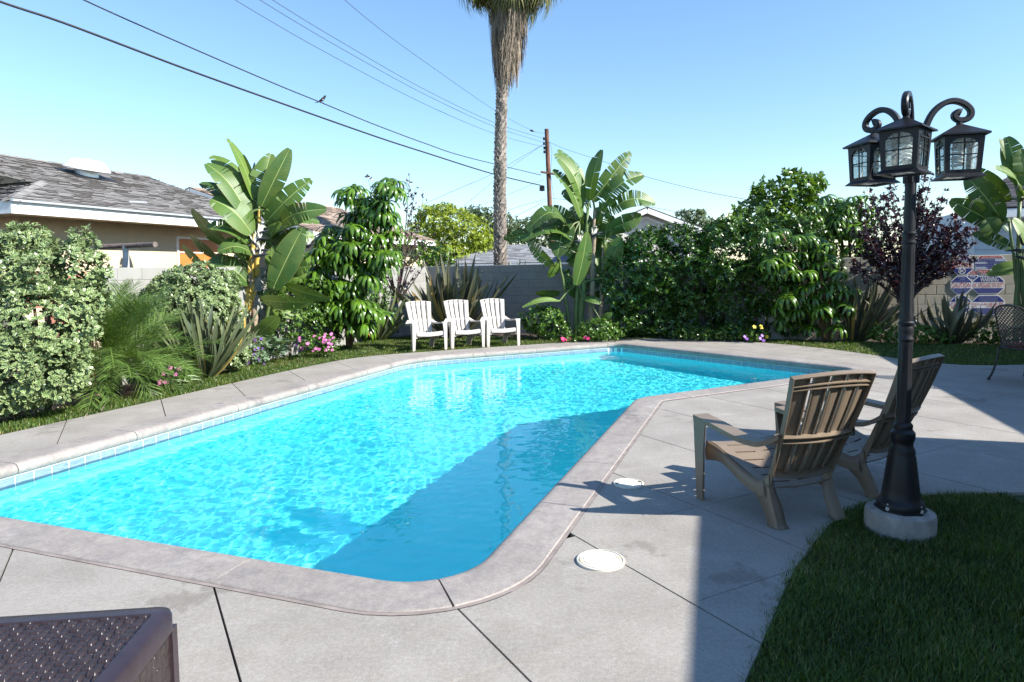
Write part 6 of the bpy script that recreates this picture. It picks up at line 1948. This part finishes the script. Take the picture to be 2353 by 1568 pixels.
for lab, px, py, Y, r_, k_, sz, lm_, tm in [
    ('low glossy shrub in the shade right of the white chairs', 1245, 735, 14.9, (.48, .4, .32), 330, .085, LM_low, .5), ('small leafy bush at the foot of the centre banana plant', 1375, 758, 14.4, (.42, .35, .24), 420, .055, LM_low, .6),
    ('low pale leaved plant on the bed left of the lamp post', 2030, 765, 13.3, (.35, .3, .20), 260, .06, LM_low, .7), ('pale leafy plant on the bed just right of the lamp post', 2125, 768, 12.9, (.32, .3, .18), 240, .06, LM_low, .75),
    ('dark low plant in the far bed beneath the pool signs', 2270, 765, 12.7, (.45, .3, .2), 240, .06, LM_low, .35), ('low dark ground plant at the foot of the hedge with purple flowers', 1590, 770, 14.2, (.5, .3, .15), 300, .05, LM_low, .3),
    ('low dark ground plant at the foot of the hedge with yellow flowers', 1690, 768, 14.0, (.55, .3, .17), 300, .05, LM_low, .35)]:
    g = P(px, py, Y)
    leafy('low_shrub', lab, 'shrub', (g.x, g.y, 0), [((g.x, g.y, max(r_[2] * .9, g.z)), r_), ((g.x + .2, g.y - .05, max(.1, g.z * .6)), (r_[0] * .8, r_[1], r_[2] * .7))], k_, sz, lm_, 6, .95, .5, tmean=tm)
def flowers(root, centres, r_, mats, stem_z=None):
    for c in centres:
        mb = MB()
        up = Vector((random.uniform(-.5, .5), -1.0, random.uniform(.3, 1.0))).normalized()
        x = up.orthogonal().normalized(); y = up.cross(x)
        for k in range(5):
            a = 2 * math.pi * k / 5 + random.random() * .2
            e = x * math.cos(a) + y * math.sin(a); s = x * -math.sin(a) + y * math.cos(a)
            mb.add([c, c + e * r_ * .65 + s * r_ * .42 + up * .002, c + e * r_ * 1.05 + s * r_ * .18, c + e * r_ * 1.05 - s * r_ * .18, c + e * r_ * .65 - s * r_ * .42 + up * .002], [(0, 4, 3, 2, 1)])
        mb.build('flower', mats, root)
M_pink = pm('pink_petal', (0.72, 0.20, 0.46), 0.6, 0.15, 40)
M_mag = pm('magenta_petal', (0.62, 0.03, 0.16), 0.6, 0.15, 40)
M_vio = pm('violet_petal', (0.24, 0.10, 0.42), 0.6, 0.2, 40)
M_yel = pm('yellow_petal', (0.75, 0.55, 0.03), 0.6, 0.1, 40)
def flower_clump(label, px, py, Y, rx, rz_, n, mat, fr, k=160, lm=LM_low, lsz=.045, name='vinca_plant'):
    g = P(px, py, Y)
    c = Vector((g.x, g.y, max(rz_ * .8, g.z)))
    root = leafy(name, label, 'flowers', (g.x, g.y, 0), [(tuple(c), (rx, .25, rz_))], k, lsz, lm, 6, .95, .55, group='flowering plants in the beds', tmean=.55)
    flowers(root, [Vector((random.uniform(-rx, rx) * 1.0, -.22 + random.uniform(-.08, .06), c.z + random.uniform(-.8, 1.15) * rz_)) for _ in range(n)], fr, mat)
    return root
leafy('garden_shrub', 'dark small leaved bushes filling the bed behind the umbrella tree by the left wall', 'shrub', (P(740, 800, 14.6).x - .1, 14.6, 0),
      [bx_(700, 680, 14.3, .6, .4, .6), bx_(740, 740, 14.2, .7, .4, .5), bx_(660, 720, 13.9, .5, .4, .6), bx_(790, 690, 14.6, .7, .4, .6), bx_(850, 700, 15.1, .6, .4, .5), bx_(620, 690, 13.5, .45, .3, .6)], 1300, 0.07, LM_low, 6, .95, .5, tips=[P(700, 660, 14.3)], tmean=.35)
flower_clump('pink flowered vinca at the grass edge in front of the feathery palm', 411, 858, 9.6, .17, .14, 13, M_pink, .030)
flower_clump('spreading vinca with many pink flowers under the umbrella tree', 735, 793, 12.5, .36, .20, 30, M_pink, .030, 300)
flower_clump('violet flowered salvia at the foot of the tall banana plant', 598, 812, 11.7, .16, .26, 18, M_vio, .022, 200, LM_kale, .05, 'salvia_plant')
flower_clump('red flowered plant at the bed corner right of the white chairs', 1318, 776, 14.35, .28, .08, 7, M_mag, .040, 80)
flower_clump('small violet flowers in the shade under the hedge', 1725, 772, 13.7, .25, .10, 6, M_vio, .035, 70)
flower_clump('small yellow flowers in the shade under the hedge', 1745, 765, 13.75, .2, .14, 4, M_yel, .040, 60)
flower_clump('single pink vinca peeping out below the feathery palm', 237, 912, 8.6, .10, .05, 3, M_pink, .028, 50)
g = P(640, 800, 12.0)
root = empty('leafy_vegetable', (g.x, g.y, 0), 'broad bluish leaved plant on the bed right of the tall banana plant', 'plant')
tv, tf = blade(1.0, .75, 5, .10, .5, .6)
for i in range(60):
    a = random.uniform(0, 6.28); r_ = random.uniform(0, .42)
    el = random.uniform(.3, 1.2)
    d = np.array([[math.cos(a) * math.cos(el), math.sin(a) * math.cos(el), math.sin(el)]])
    z_ = np.array([[-math.cos(a) * math.sin(el), -math.sin(a) * math.sin(el), math.cos(el)]])
    s_ = random.uniform(.12, .22)
    wv = tv.copy(); wv[:, 2] += .06 * np.sin(wv[:, 1] * 14 + i) * np.sign(wv[:, 0])
    v_, f_ = scatter(wv, tf, np.array([[r_ * math.cos(a * 3), r_ * math.sin(a * 3) * .7, .06 + .32 * random.random()]]), frames(d, z_), np.array([s_]))
    link('leaf', np_mesh('leaf', v_, f_, LM_kale, tint=np.full(len(v_), random.uniform(.1, .9)), smooth=True), root)

# ------------------------------------------------------------------ far trees
def far_tree(label, px, ptop, pbot, Y, blobs, k, size, lm, tmean=.5, shell=(.5, 1.05), wid=.5, name='garden_tree'):
    g = P(px, pbot, Y)
    root = empty(name, (g.x, g.y, 0), label, 'tree', 'trees beyond the walls')
    p, d = blob_points([bx_(*b_) for b_ in blobs], k, shell, gaps=.5)
    ax = unit(d * .8 + UPV * .6 + rand_dirs(len(p)) * .6)
    pp, yy, zz, ss = rosettes(p, ax, 5, 1.0, .6, 1.3)
    tv, tf = blade(1.0, wid, 2, .2, .15, .6)
    leaf_cloud('crown', pp - np.array((g.x, g.y, 0)), yy, zz, tv, tf, ss * size, lm, np.clip(rng.normal(tmean, .25, len(pp)), 0, 1), root)
    tp = P(px, (ptop + pbot) / 2, Y) - Vector((g.x, g.y, 0))
    MB().tube([(0, 0, -.1), tp * .5, tp], [.22, .18, .10], 8).build('trunk', M_bark_d, root, smooth=True)
    return root
far_tree('rounded yellow green tree beyond the back wall left of the palm trunk', 1045, 470, 620, 34, [(1040, 520, 34, 1.3, 1.2, .95), (1000, 515, 34, 1.0, 1., .75), (1085, 540, 34, 1.1, 1., .9), (1110, 570, 34, .9, 1., .8), (1060, 560, 34, 1.5, 1., .9), (970, 540, 34, .9, 1, .9), (1030, 590, 33.5, 1.5, 1., .7), (1105, 610, 34, .8, .8, .6), (985, 490, 34, .7, .8, .35), (1020, 484, 34, .7, .8, .35)], 2600, .17, LM_lime, .5)
far_tree('dark green tree beyond the wall just behind the palm trunk', 1115, 480, 620, 55, [(1110, 500, 55, 1.6, 1.5, .8), (1150, 520, 55, 1.5, 1.5, 1.2), (1090, 490, 55, 1.2, 1., .6), (1125, 560, 55, 2., 1.5, 1.4)], 1000, .26, LM_oak, .45, (.3, 1.08))
far_tree('loose dark tree right of the palm trunk below the utility pole', 1215, 500, 620, 60, [(1200, 520, 60, 1.5, 1.5, .7), (1240, 515, 60, 1.4, 1.5, .8), (1220, 550, 60, 2., 1.5, 1.), (1180, 540, 60, 1.2, 1., .8), (1275, 530, 60, 1.3, 1.2, .9), (1250, 570, 60, 2., 1.2, .9)], 900, .26, LM_oak, .35, (.3, 1.1))
far_tree('small far tree just right of the white gable', 1600, 480, 600, 45, [(1590, 500, 45, .9, .9, .5), (1620, 515, 45, .8, .8, .5), (1570, 492, 45, .5, .5, .25), (1605, 490, 45, .5, .5, .25), (1600, 540, 45, 1.2, 1., .7)], 560, .2, LM_oak, .6, (.3, 1.08))
far_tree('pale far tree above the blue boarded house', 2243, 460, 560, 40, [(2240, 462, 40, .5, .5, .25), (2250, 480, 40, .8, .6, .5)], 200, .2, LM_lime, .4)
# small yucca tips over the wall beside the palm
straps('yucca_plant', 'small spiky plant tops showing above the wall beside the palm trunk', (P(1185, 600, 18.5).x, 18.5, 1.2), 26, .75, .03, LM_strap, 1.0, group=None)

# ------------------------------------------------------------------ the tall palm
M_ptrunk = pm('palm_trunk', (0.06, 0.048, 0.04), 0.95, 0.4, 14, 0.8, 40, 0.02)
M_boot = pm('palm_boot', (0.36, 0.31, 0.265), 0.9, 0.35, 12, 0.6, 60, 0.01, per=0.55)
LM_dead = leafmat('dead_frond', (0.035, 0.025, 0.018), (0.38, 0.31, 0.23), 0.8, 0.08, tcol=(1.2, 1, .7))
LM_fan = leafmat('fan_frond', (0.060, 0.068, 0.018), (0.20, 0.195, 0.065), 0.4, 0.15)
LM_orange = leafmat('orange_frond', (0.32, 0.12, 0.02), (0.55, 0.26, 0.05), 0.6, 0.1)
PY = 18.2
p0, p1, p2, p3 = P(1150, 605, PY), P(1149, 420, PY), P(1152, 270, PY), P(1156, 170, PY)
pb = (p0.x, PY, 0)
palm = empty('fan_palm', pb, 'very tall palm with a criss cross trunk and a shaggy skirt of dead fronds', 'palm')
po = Vector(pb)
top = P(1172, -125, PY) - po
ax_pts = smooth_pts([Vector((0, 0, -.1)), p0 - po, p1 - po, p2 - po, p3 - po, P(1163, 60, PY) - po, top], 6)
def axis_at(z):
    for a, b2 in zip(ax_pts[:-1], ax_pts[1:]):
        if a.z <= z <= b2.z:
            return a.lerp(b2, (z - a.z) / max(1e-6, b2.z - a.z))
    return ax_pts[-1].copy()
rad = lambda z: 0.158 - 0.045 * min(1, max(0, (z - 1.5) / 5.0))
MB().tube(ax_pts, [rad(q.z) for q in ax_pts], 16).build('trunk', M_ptrunk, palm, smooth=True)
bmesh_boot = MB()
w_, h_ = 0.060, 0.14
bmesh_boot.add([(-w_, 0.0, 0), (w_, 0.0, 0), (w_ * .95, .014, .05), (-w_ * .95, .014, .05), (-w_ * .35, .048, h_), (w_ * .35, .048, h_), (-w_ * .35, .030, h_ + .004), (w_ * .35, .030, h_ + .004), (-w_, -.02, .03), (w_, -.02, .03)],
               [(0, 1, 2, 3), (3, 2, 5, 4), (4, 5, 7, 6), (0, 3, 8), (1, 9, 2), (3, 4, 6, 8), (2, 9, 7, 5)])
boot_me = bmesh_boot.mesh('leaf_base', M_boot)
spots = []
z = 1.55; i = 0
while z < 7.1:
    n = 9
    for k in range(n):
        a = 2 * math.pi * (k + .5 * (i % 2)) / n
        spots.append((z + random.uniform(-.012, .012), a + random.uniform(-.06, .06)))
    z += .092; i += 1
front = [s for s in spots if math.sin(s[1]) < .25]
rest = []
front.sort(key=lambda s: s[0])
keep = set(range(len(front))) if len(front) <= 300 else set(random.sample(range(len(front)), 300))
def boot_matrix(z, a):
    c = axis_at(z); r = rad(z) - .004
    e = Vector((math.cos(a), math.sin(a), 0)); s = Vector((-e.y, e.x, 0))
    lean = random.uniform(-.28, .28)
    M = Matrix((( -s.x, e.x, 0, 0), (-s.y, e.y, 0, 0), (0, 0, 1, 0), (0, 0, 0, 1)))
    return Matrix.Translation(c + e * r) @ M @ Matrix.Rotation(lean, 4, 'Y') @ Matrix.Scale(random.uniform(.85, 1.2), 4)
for j, (z, a) in enumerate(front):
    if j in keep:
        o = link('leaf_base', boot_me, palm); o.matrix_local = boot_matrix(z, a)
    else: rest.append((z, a))
rest += [s for s in spots if math.sin(s[1]) >= .25]
mb = MB()
for z, a in rest:
    M = boot_matrix(z, a)
    mb.add([M @ Vector(q) for q in bmesh_boot.v], bmesh_boot.f)
mb.build('leaf_bases', M_boot, palm, kind='stuff')
# skirt: dead fronds hanging in bundles
def dead_mesh(L_, seed):
    r = np.random.default_rng(seed); v, f, t = [], [], []
    for j in range(30):
        x0 = r.normal(0, .035); y0 = r.uniform(-.015, .03); ln = L_ * r.uniform(.5, 1.08); w = r.uniform(.006, .015); sx1 = x0 * 1.7 + r.normal(0, .05)
        tt = np.clip(r.normal(.5, .28), 0, 1); k = len(v); ns = 4
        ang = r.uniform(-.8, .8)
        for i in range(ns + 1):
            s = i / ns
            x = x0 + (sx1 - x0) * s + .02 * math.sin(s * 5 + j); y = y0 + .07 * math.sin(s * 2.2) + r.normal(0, .006); z = -ln * s
            ww = w * (1 - .75 * s)
            v += [(x - ww * math.cos(ang), y - ww * math.sin(ang), z), (x + ww * math.cos(ang), y + ww * math.sin(ang), z)]; t += [tt, tt]
        for i in range(ns):
            a = k + 2 * i; f.append((a, a + 1, a + 3, a + 2))
    return np_mesh('dead_frond', v, f, LM_dead, tint=t)
dm = [dead_mesh(L_, s) for s, L_ in enumerate((.95, 1.1, .8, 1.2))]
zb = (P(1165, 172, PY) - po).z
for j in range(290):
    q = random.random()
    z = zb + .62 + 3.3 * q
    a = random.uniform(0, 2 * math.pi)
    c = axis_at(z)
    rr = (0.20 + 0.22 * min(1, q * 2.2)) * random.uniform(.70, 1.08)
    if math.cos(a) > .1: rr *= 1.12; z -= random.uniform(0, .34)
    o = link('dead_frond', random.choice(dm), palm)
    e = Vector((math.cos(a), math.sin(a), 0))
    o.location = c + e * rr
    o.rotation_euler = (random.uniform(-.08, .05), random.uniform(-.14, .14), a - math.pi / 2)
    s = random.uniform(.8, 1.15); o.scale = (s, s, s)
def fan_mesh(seed, mat):
    r = np.random.default_rng(seed); v, f, t = [], [], []
    n = 34; R_ = .85
    for j in range(n):
        a = -1.9 + 3.8 * j / (n - 1); d = Vector((math.sin(a), math.cos(a), 0)); s = Vector((d.y, -d.x, 0)); tt = r.uniform(.1, .9)
        k = len(v); ns = 5
        ll = R_ * r.uniform(.88, 1.08) * (1 - .12 * abs(a) / 1.9)
        for i in range(ns + 1):
            q = i / ns; w = .030 * (q / .55 if q < .55 else (1 - q) / .45) + .001
            z = -.10 * q * q - max(0, q - .6) ** 2 * 2.6 * r.uniform(.6, 1.4) * R_
            pnt = d * (ll * q * (1 - .10 * max(0, q - .6))) + Vector((0, 0, z * 1.0 + .02 * (j % 2)))
            v += [pnt - s * w, pnt + s * w]; t += [tt, tt]
        for i in range(ns):
            b3 = k + 2 * i; f.append((b3, b3 + 1, b3 + 3, b3 + 2))
    k = len(v)                                          # leaf stalk
    v += [Vector((-.018, -1.0, .0)), Vector((.018, -1.0, 0)), Vector((.012, 0.02, 0)), Vector((-.012, 0.02, 0))]; f.append((k, k + 1, k + 2, k + 3)); t += [.9] * 4
    return np_mesh('fan_frond', [tuple(q) for q in v], f, mat, tint=t)
fm = [fan_mesh(s, LM_fan) for s in range(3)]
fo = fan_mesh(9, LM_orange)
hub = axis_at((P(1168, -90, PY) - po).z)
def put_fan(me, a, el, dz=0.0, s=1.0, twist=0.0):
    o = link('fan_frond', me, palm)
    R = Matrix.Rotation(a - math.pi / 2, 4, 'Z') @ Matrix.Rotation(el, 4, 'X') @ Matrix.Rotation(twist, 4, 'Y')
    o.matrix_local = Matrix.Translation(hub + Vector((0, 0, dz))) @ R @ Matrix.Translation((0, 1.05, 0)) @ Matrix.Scale(s, 4)
for j in range(30):
    put_fan(random.choice(fm), j * 2.39996, -1.15 + 2.3 * (j / 29), .0 + .45 * j / 29, random.uniform(.85, 1.05), random.uniform(-.5, .5))
for a, el, dz, s, tw in ((math.pi + .2, -.85, .05, .9, .9), (math.pi - .3, -.65, .1, .95, -.6), (math.pi + .6, -1.05, .1, .8, .3), (0.1, -.8, .1, .95, .6), (-.3, -.95, .05, .85, -.7), (.4, -.7, .1, .95, .2), (-.6, -1.1, .1, .8, .5), (math.pi + .9, -1.2, .0, .8, .2), (-.1, -1.15, -.05, .7, .8), (math.pi - .1, -1.2, -.05, .75, .1)):
    put_fan(random.choice(fm), a, el, dz, s, tw)
put_fan(fo, -1.1, -1.25, -.05, .55, .3); put_fan(fo, -.9, -1.3, -.1, .5, .8)

# ------------------------------------------------------------------ utility poles and wires
M_pole = pm('pole_wood', (0.14, 0.065, 0.042), 0.9, 0.35, 3.0, 0.6, 30, 0.01)
M_wire = pm('black_wire', (0.012, 0.012, 0.016), 0.6, 0.1, 3)
M_wiret = pm('grey_wire', (0.05, 0.07, 0.11), 0.6, 0.1, 3)
UY = 43.0
pt_, pbt = P(1256, 297, UY), P(1262, 600, UY)
up = empty('utility_pole', (pt_.x + .25, UY, 0), 'tall brown wooden utility pole carrying wires above the roofs', 'utility pole')
uo = Vector((pt_.x + .25, UY, 0))
MB().tube([(0.05, 0, -.2), pt_ - uo], [.17, .135], 12).build('post', M_pole, up, smooth='auto')
c = P(1257, 397, UY) - uo
MB().bar(c + Vector((-.42, -.2, .02)), c + Vector((.75, -.2, -.18)), .10, .12).build('crossarm', M_pole, up)
for x_, y_ in ((1254, 320), (1254, 331), (1255, 341), (1255, 350), (1250, 437)):
    q = P(x_, y_, UY) - uo
    MB().lathe([(.05, -.09), (.075, -.04), (.05, 0), (.075, .04), (.05, .09)], 10, q + Vector((-.12, -.12, 0))).build('insulator', M_iron, up)
MB().box(P(1249, 434, UY) - uo + Vector((-.1, -.1, 0)), (.32, .2, .3)).build('splice_box', M_iron, up)
PY2 = 70.0
pt2 = P(1173, 497, PY2)
up2 = empty('utility_pole', (pt2.x, PY2, 0), 'small distant wooden utility pole just right of the palm trunk', 'utility pole')
MB().tube([(0, 0, -.2), (0, 0, pt2.z)], [.17, .13], 8).build('post', M_pole, up2)
MB().bar((-1.0, -.15, P(1173, 535, PY2).z), (1.1, -.15, P(1173, 537, PY2).z), .1, .12).build('crossarm', M_pole, up2)
MB().bar((-.8, -.15, P(1173, 553, PY2).z), (.9, -.15, P(1173, 554, PY2).z), .1, .12).build('crossarm', M_pole, up2)
def wire(label, pts, rad, mat=M_wire, name='wire', n=6):
    q = smooth_pts(pts, 12)
    cc = q[len(q) // 2]
    root = MB().tube([a - cc for a in q], rad, n).build(name, mat, None, smooth=True, label=label, cat='wire', group='overhead wires')
    root.location = cc
    return root
def span(pix, Y0, Y1):
    """pixels along a wire and the depths of its two ends: depth runs evenly along its length in plan"""
    out = []
    n = len(pix)
    x0, x1 = pix[0][0], pix[-1][0]
    # straight in plan: solve depth from the pixel column
    A = P(pix[0][0], pix[0][1], Y0); B = P(pix[-1][0], pix[-1][1], Y1)
    for x, y in pix:
        d = ray(x, y)
        k = d.x / d.y
        # point on AB (plan) with X = k*Y
        t = (A.x - k * A.y) / ((A.x - B.x) - k * (A.y - B.y))
        Yq = A.y + (B.y - A.y) * t
        out.append(P(x, y, Yq))
    return out
def beyond(pts, f=1.2):
    d = pts[0] - pts[1]
    return [pts[0] + d * f + Vector((0, 0, .04 * (d.length * f)))] + pts
wire('thick black lower cable running from the upper left corner to the utility pole', beyond(span([(0, 4), (160, 58), (430, 160), (632, 232.5), (862, 313.6), (977, 351), (1133, 400), (1250, 428)], 16.5, 42.8)), .034)
wire('black upper cable with a small bird perched on it', beyond(span([(190, -1), (430, 106), (632, 193), (740, 237), (862, 287), (977, 330), (1071, 361), (1243, 402.7)], 19, 42.8)), .022)
wire('thin wire, lowest of the three that run close together to the pole', beyond(span([(540, 0), (760, 127), (977, 240), (1138, 308), (1251, 338.6)], 22, 42.9)), .011, M_wiret)
wire('thin wire, middle one of the three that run close together to the pole', beyond(span([(597, 0), (790, 115), (977, 217.5), (1138, 292), (1251, 328)], 22, 42.9)), .011, M_wiret)
wire('thin wire, uppermost of the three that run close together to the pole', beyond(span([(626, 0), (800, 106), (977, 206.5), (1138, 283), (1251, 319)], 22, 42.9)), .011, M_wiret)
wire('thin single wire with a dark joint just before the pole top', beyond(span([(792, 0), (877, 70), (977, 143), (1141, 256.5), (1223, 300.5), (1251, 307)], 22, 42.9)), .009, M_wiret)
q = P(1223, 301, 41.5)
o = MB().tube([(-.14, 0, .05), (-.07, 0, .02), (.05, 0, -.01), (.14, 0, -.03)], [.02, .06, .06, .02], 8).build('wire_splice', M_iron, None, label='dark splice hanging on the thin single wire left of the pole top', cat='splice'); o.location = q
wire('thin sagging wire running right from the utility pole behind the centre banana leaves', span([(1258, 325), (1300, 343), (1400, 376), (1480, 405), (1600, 436), (1705, 457), (1900, 495)], 42.9, 26), .010, M_wiret)
wire('faint lower wire running right from the utility pole towards the white gable', span([(1260, 455), (1330, 462), (1470, 473), (1560, 488), (1660, 508)], 42.9, 34), .009, M_wiret)
wire('thin guy wire slanting down left from the pole towards the yellow green tree', span([(1252, 330), (1180, 372), (1130, 401), (1040, 440), (975, 469)], 42.9, 36), .012, M_wiret)
wire('thin steeper guy wire slanting down left from the pole behind the palm trunk', span([(1252, 330), (1200, 366), (1160, 395), (1110, 437), (1065, 474)], 42.9, 38), .010, M_wiret)
wire('faint wire crossing behind the palm trunk to the lower left', span([(1250, 412), (1180, 442), (1130, 462), (1080, 480)], 42.9, 40), .009, M_wiret)
wire('faint low wire reaching the pole just above the far trees, upper of two', span([(1254, 458), (1210, 470), (1175, 481), (1120, 500)], 42.9, 46), .010, M_wiret)
wire('faint low wire reaching the pole just above the far trees, lower of two', span([(1254, 462), (1215, 482), (1175, 500), (1140, 516)], 42.9, 46), .010, M_wiret)
wire('thin vertical lead hanging down the right side of the utility pole', [P(1258, 322, 42.7), P(1268, 345, 42.7), P(1266, 400, 42.7), P(1275, 470, 42.7), P(1282, 540, 42.7)], .009, M_wiret)
# bird on the wire
pw = span([(190, -1), (740, 237), (1243, 402.7)], 19, 42.8)[1]
bd = empty('bird', pw + Vector((0, 0, .02)), 'small dark bird perched on the upper black cable', 'bird', rz=-.1)
M_bird = pm('dark_plumage', (0.02, 0.02, 0.026), 0.7, 0.3, 40); M_belly = pm('pale_plumage', (0.34, 0.30, 0.25), 0.7, 0.2, 40)
me_b = MB()
def ell(c, r, rotv=0.0, n=10, m_=7):
    v, f = [], []
    R = Matrix.Rotation(rotv, 3, 'Y')
    for i in range(m_ + 1):
        th = math.pi * i / m_
        for k in range(n):
            a = 2 * math.pi * k / n
            v.append(R @ Vector((r[0] * math.cos(th), r[1] * math.sin(th) * math.cos(a), r[2] * math.sin(th) * math.sin(a))) + Vector(c))
    for i in range(m_):
        for k in range(n): f.append((i * n + k, i * n + (k + 1) % n, (i + 1) * n + (k + 1) % n, (i + 1) * n + k))
    return v, f
body_prof = [(-.30, .0, .006), (-.20, .015, .016), (-.12, .035, .022), (-.06, .07, .045), (0, .10, .058), (.05, .135, .060), (.085, .175, .046), (.105, .20, .042), (.125, .225, .044), (.145, .238, .038), (.163, .240, .018), (.19, .238, .004)]
MB().tube([(x, 0, z) for x, z, r in body_prof], [r for x, z, r in body_prof], 10).build('body', M_bird, bd, smooth=True)
v_, f_ = ell((.04, -.012, .105), (.055, .05, .045), -.6)
MB().add(v_, f_).build('belly', M_belly, bd, smooth=True)
for s in (-1, 1): MB().tube([(.03, .02 * s, .07), (.035, .02 * s, 0.0), (.055, .02 * s, -.005)], .005, 5).build('leg', M_bird, bd)
v_, f_ = ell((-.02, -.05, .09), (.10, .012, .035), -.55)
MB().add(v_, f_).build('wing', M_bird, bd, smooth=True)

# ------------------------------------------------------------------ lawns
lawn_a = list(deck_left[1:]) + V2([(3.1, 14.9), (1.9, 14.95), (1.083, 14.95), (0.125, 15.55), (-0.9, 15.9), (-1.851, 16.05), (-2.9, 16.0), (-3.3, 15.2), (-3.75, 14.2), (-4.15, 13.1), (-4.45, 12.0), (-4.70, 10.9), (-4.90, 10.0), (-5.02, 9.3), (-5.22, 8.6), (-5.42, 8.0), (-5.62, 7.4), (-5.95, 6.5), (-6.2, 5.6)])
lawn_b = list(deck_right) + V2([(9.3, 12.6), (8.4, 12.9), (7.3, 13.25), (6.5, 13.75), (5.7, 14.0), (5.0, 14.05), (4.5, 14.15)])
lawn_c = list(lawn_near_edge) + V2([(4.6, 2.2), (3.6, 1.2), (0.5, 1.2)])
def lawn(poly, lab):
    return fill('lawn', [poly], -0.022, M_turf, kind='structure')
def in_poly(x, y, poly):
    c_ = np.zeros(len(x), bool)
    j = len(poly) - 1
    for i in range(len(poly)):
        xi, yi, xj, yj = poly[i].x, poly[i].y, poly[j].x, poly[j].y
        c_ ^= ((yi > y) != (yj > y)) & (x < (xj - xi) * (y - yi) / (yj - yi + 1e-12) + xi)
        j = i
    return c_
def blades(poly, dens, h, w, label, ragged=0.03):
    xs = [p_.x for p_ in poly]; ys = [p_.y for p_ in poly]
    n = int((max(xs) - min(xs)) * (max(ys) - min(ys)) * dens)
    x = rng.uniform(min(xs), max(xs), n); y = rng.uniform(min(ys), max(ys), n)
    ok = in_poly(x + rng.normal(0, ragged * .4, n), y + rng.normal(0, ragged * .4, n), poly)
    x, y = x[ok], y[ok]; n = len(x)
    clump = np.sin(x * 6.1 + 1.3 * np.sin(y * 3.7)) * np.sin(y * 5.3 + x * 2.1)
    hh = h * rng.uniform(.55, 1.25, n) * (1 + .22 * clump)
    a = rng.uniform(0, 6.28, n); ln = rng.uniform(.1, .9, n) * hh * 1.1
    dx, dy = np.cos(a), np.sin(a); sx, sy = -dy, dx
    ww = w * rng.uniform(.7, 1.2, n) / 2
    z0 = np.full(n, -0.022)
    V_ = np.empty((n, 5, 3))
    b3 = np.stack([x, y, z0], 1)
    S_ = np.stack([sx, sy, np.zeros(n)], 1) * ww[:, None]
    D_ = np.stack([dx, dy, np.zeros(n)], 1)
    m_ = b3 + D_ * (ln * .30)[:, None] + np.array([0, 0, 1.]) * (hh * .62)[:, None]
    e_ = b3 + D_ * ln[:, None] + np.array([0, 0, 1.]) * hh[:, None]
    V_[:, 0] = b3 - S_; V_[:, 1] = b3 + S_; V_[:, 2] = m_ + S_ * .8; V_[:, 3] = m_ - S_ * .8; V_[:, 4] = e_
    base_i = (np.arange(n) * 5)[:, None]
    F_ = np.concatenate([base_i + np.array([0, 1, 2, 3]), base_i + np.array([3, 2, 4, 4])])
    F_ = np.concatenate([base_i + np.array([[0, 1, 2]]), base_i + np.array([[0, 2, 3]]), base_i + np.array([[3, 2, 4]])])
    t = np.clip(rng.normal(.45, .22, n) + .12 * clump, 0, .84); dry = rng.random(n) < (.05 + .10 * (np.sin(x * 2.3 + 1) * np.sin(y * 3.1) > .55)); t[dry] = 1.0
    me = np_mesh('grass', V_.reshape(-1, 3), F_, LM_grass, tint=np.repeat(t, 5))
    return link('grass', me, None, label=label, cat='grass', kind='stuff')
lawn(lawn_a, ''); lawn(lawn_b, ''); lawn(lawn_c, '')
blades(lawn_a, 3600, .045, .007, 'narrow strip of mown grass between the deck and the left beds')
blades(lawn_b, 3000, .05, .008, 'mown grass at the far right between the deck and the signs')
near_vis = V2([(0.62, 1.9)]) + lawn_near_edge[1:11] + V2([(3.3, 4.43), (3.3, 2.0), (2.0, 1.6)])
blades(near_vis, 21000, .042, .0038, 'dark shaded grass round the foot of the lamp post', ragged=.06)
# dry litter on the mulch at the near end of the left bed
g = G(120, 945)
n = 240
pp = np.stack([rng.normal(g.x, .35, n), rng.normal(g.y - .05, .16, n), rng.uniform(-.065, -.03, n)], 1)
yy = unit(np.stack([rng.normal(0, 1, n), rng.normal(0, 1, n), rng.normal(.25, .3, n)], 1))
tv, tf = blade(1.0, .16, 2, .1, .2, .6)
v_, f_ = scatter(tv, tf, pp, frames(yy, np.repeat(UPV[None], n, 0) + rand_dirs(n) * .3), rng.uniform(.05, .16, n))
link('leaf_litter', np_mesh('leaf_litter', v_, f_, LM_dead, tint=np.repeat(np.clip(rng.normal(.75, .2, n), 0, 1), len(tv))), None, label='dry straw coloured litter under the big cream edged shrub', cat='litter', kind='stuff')
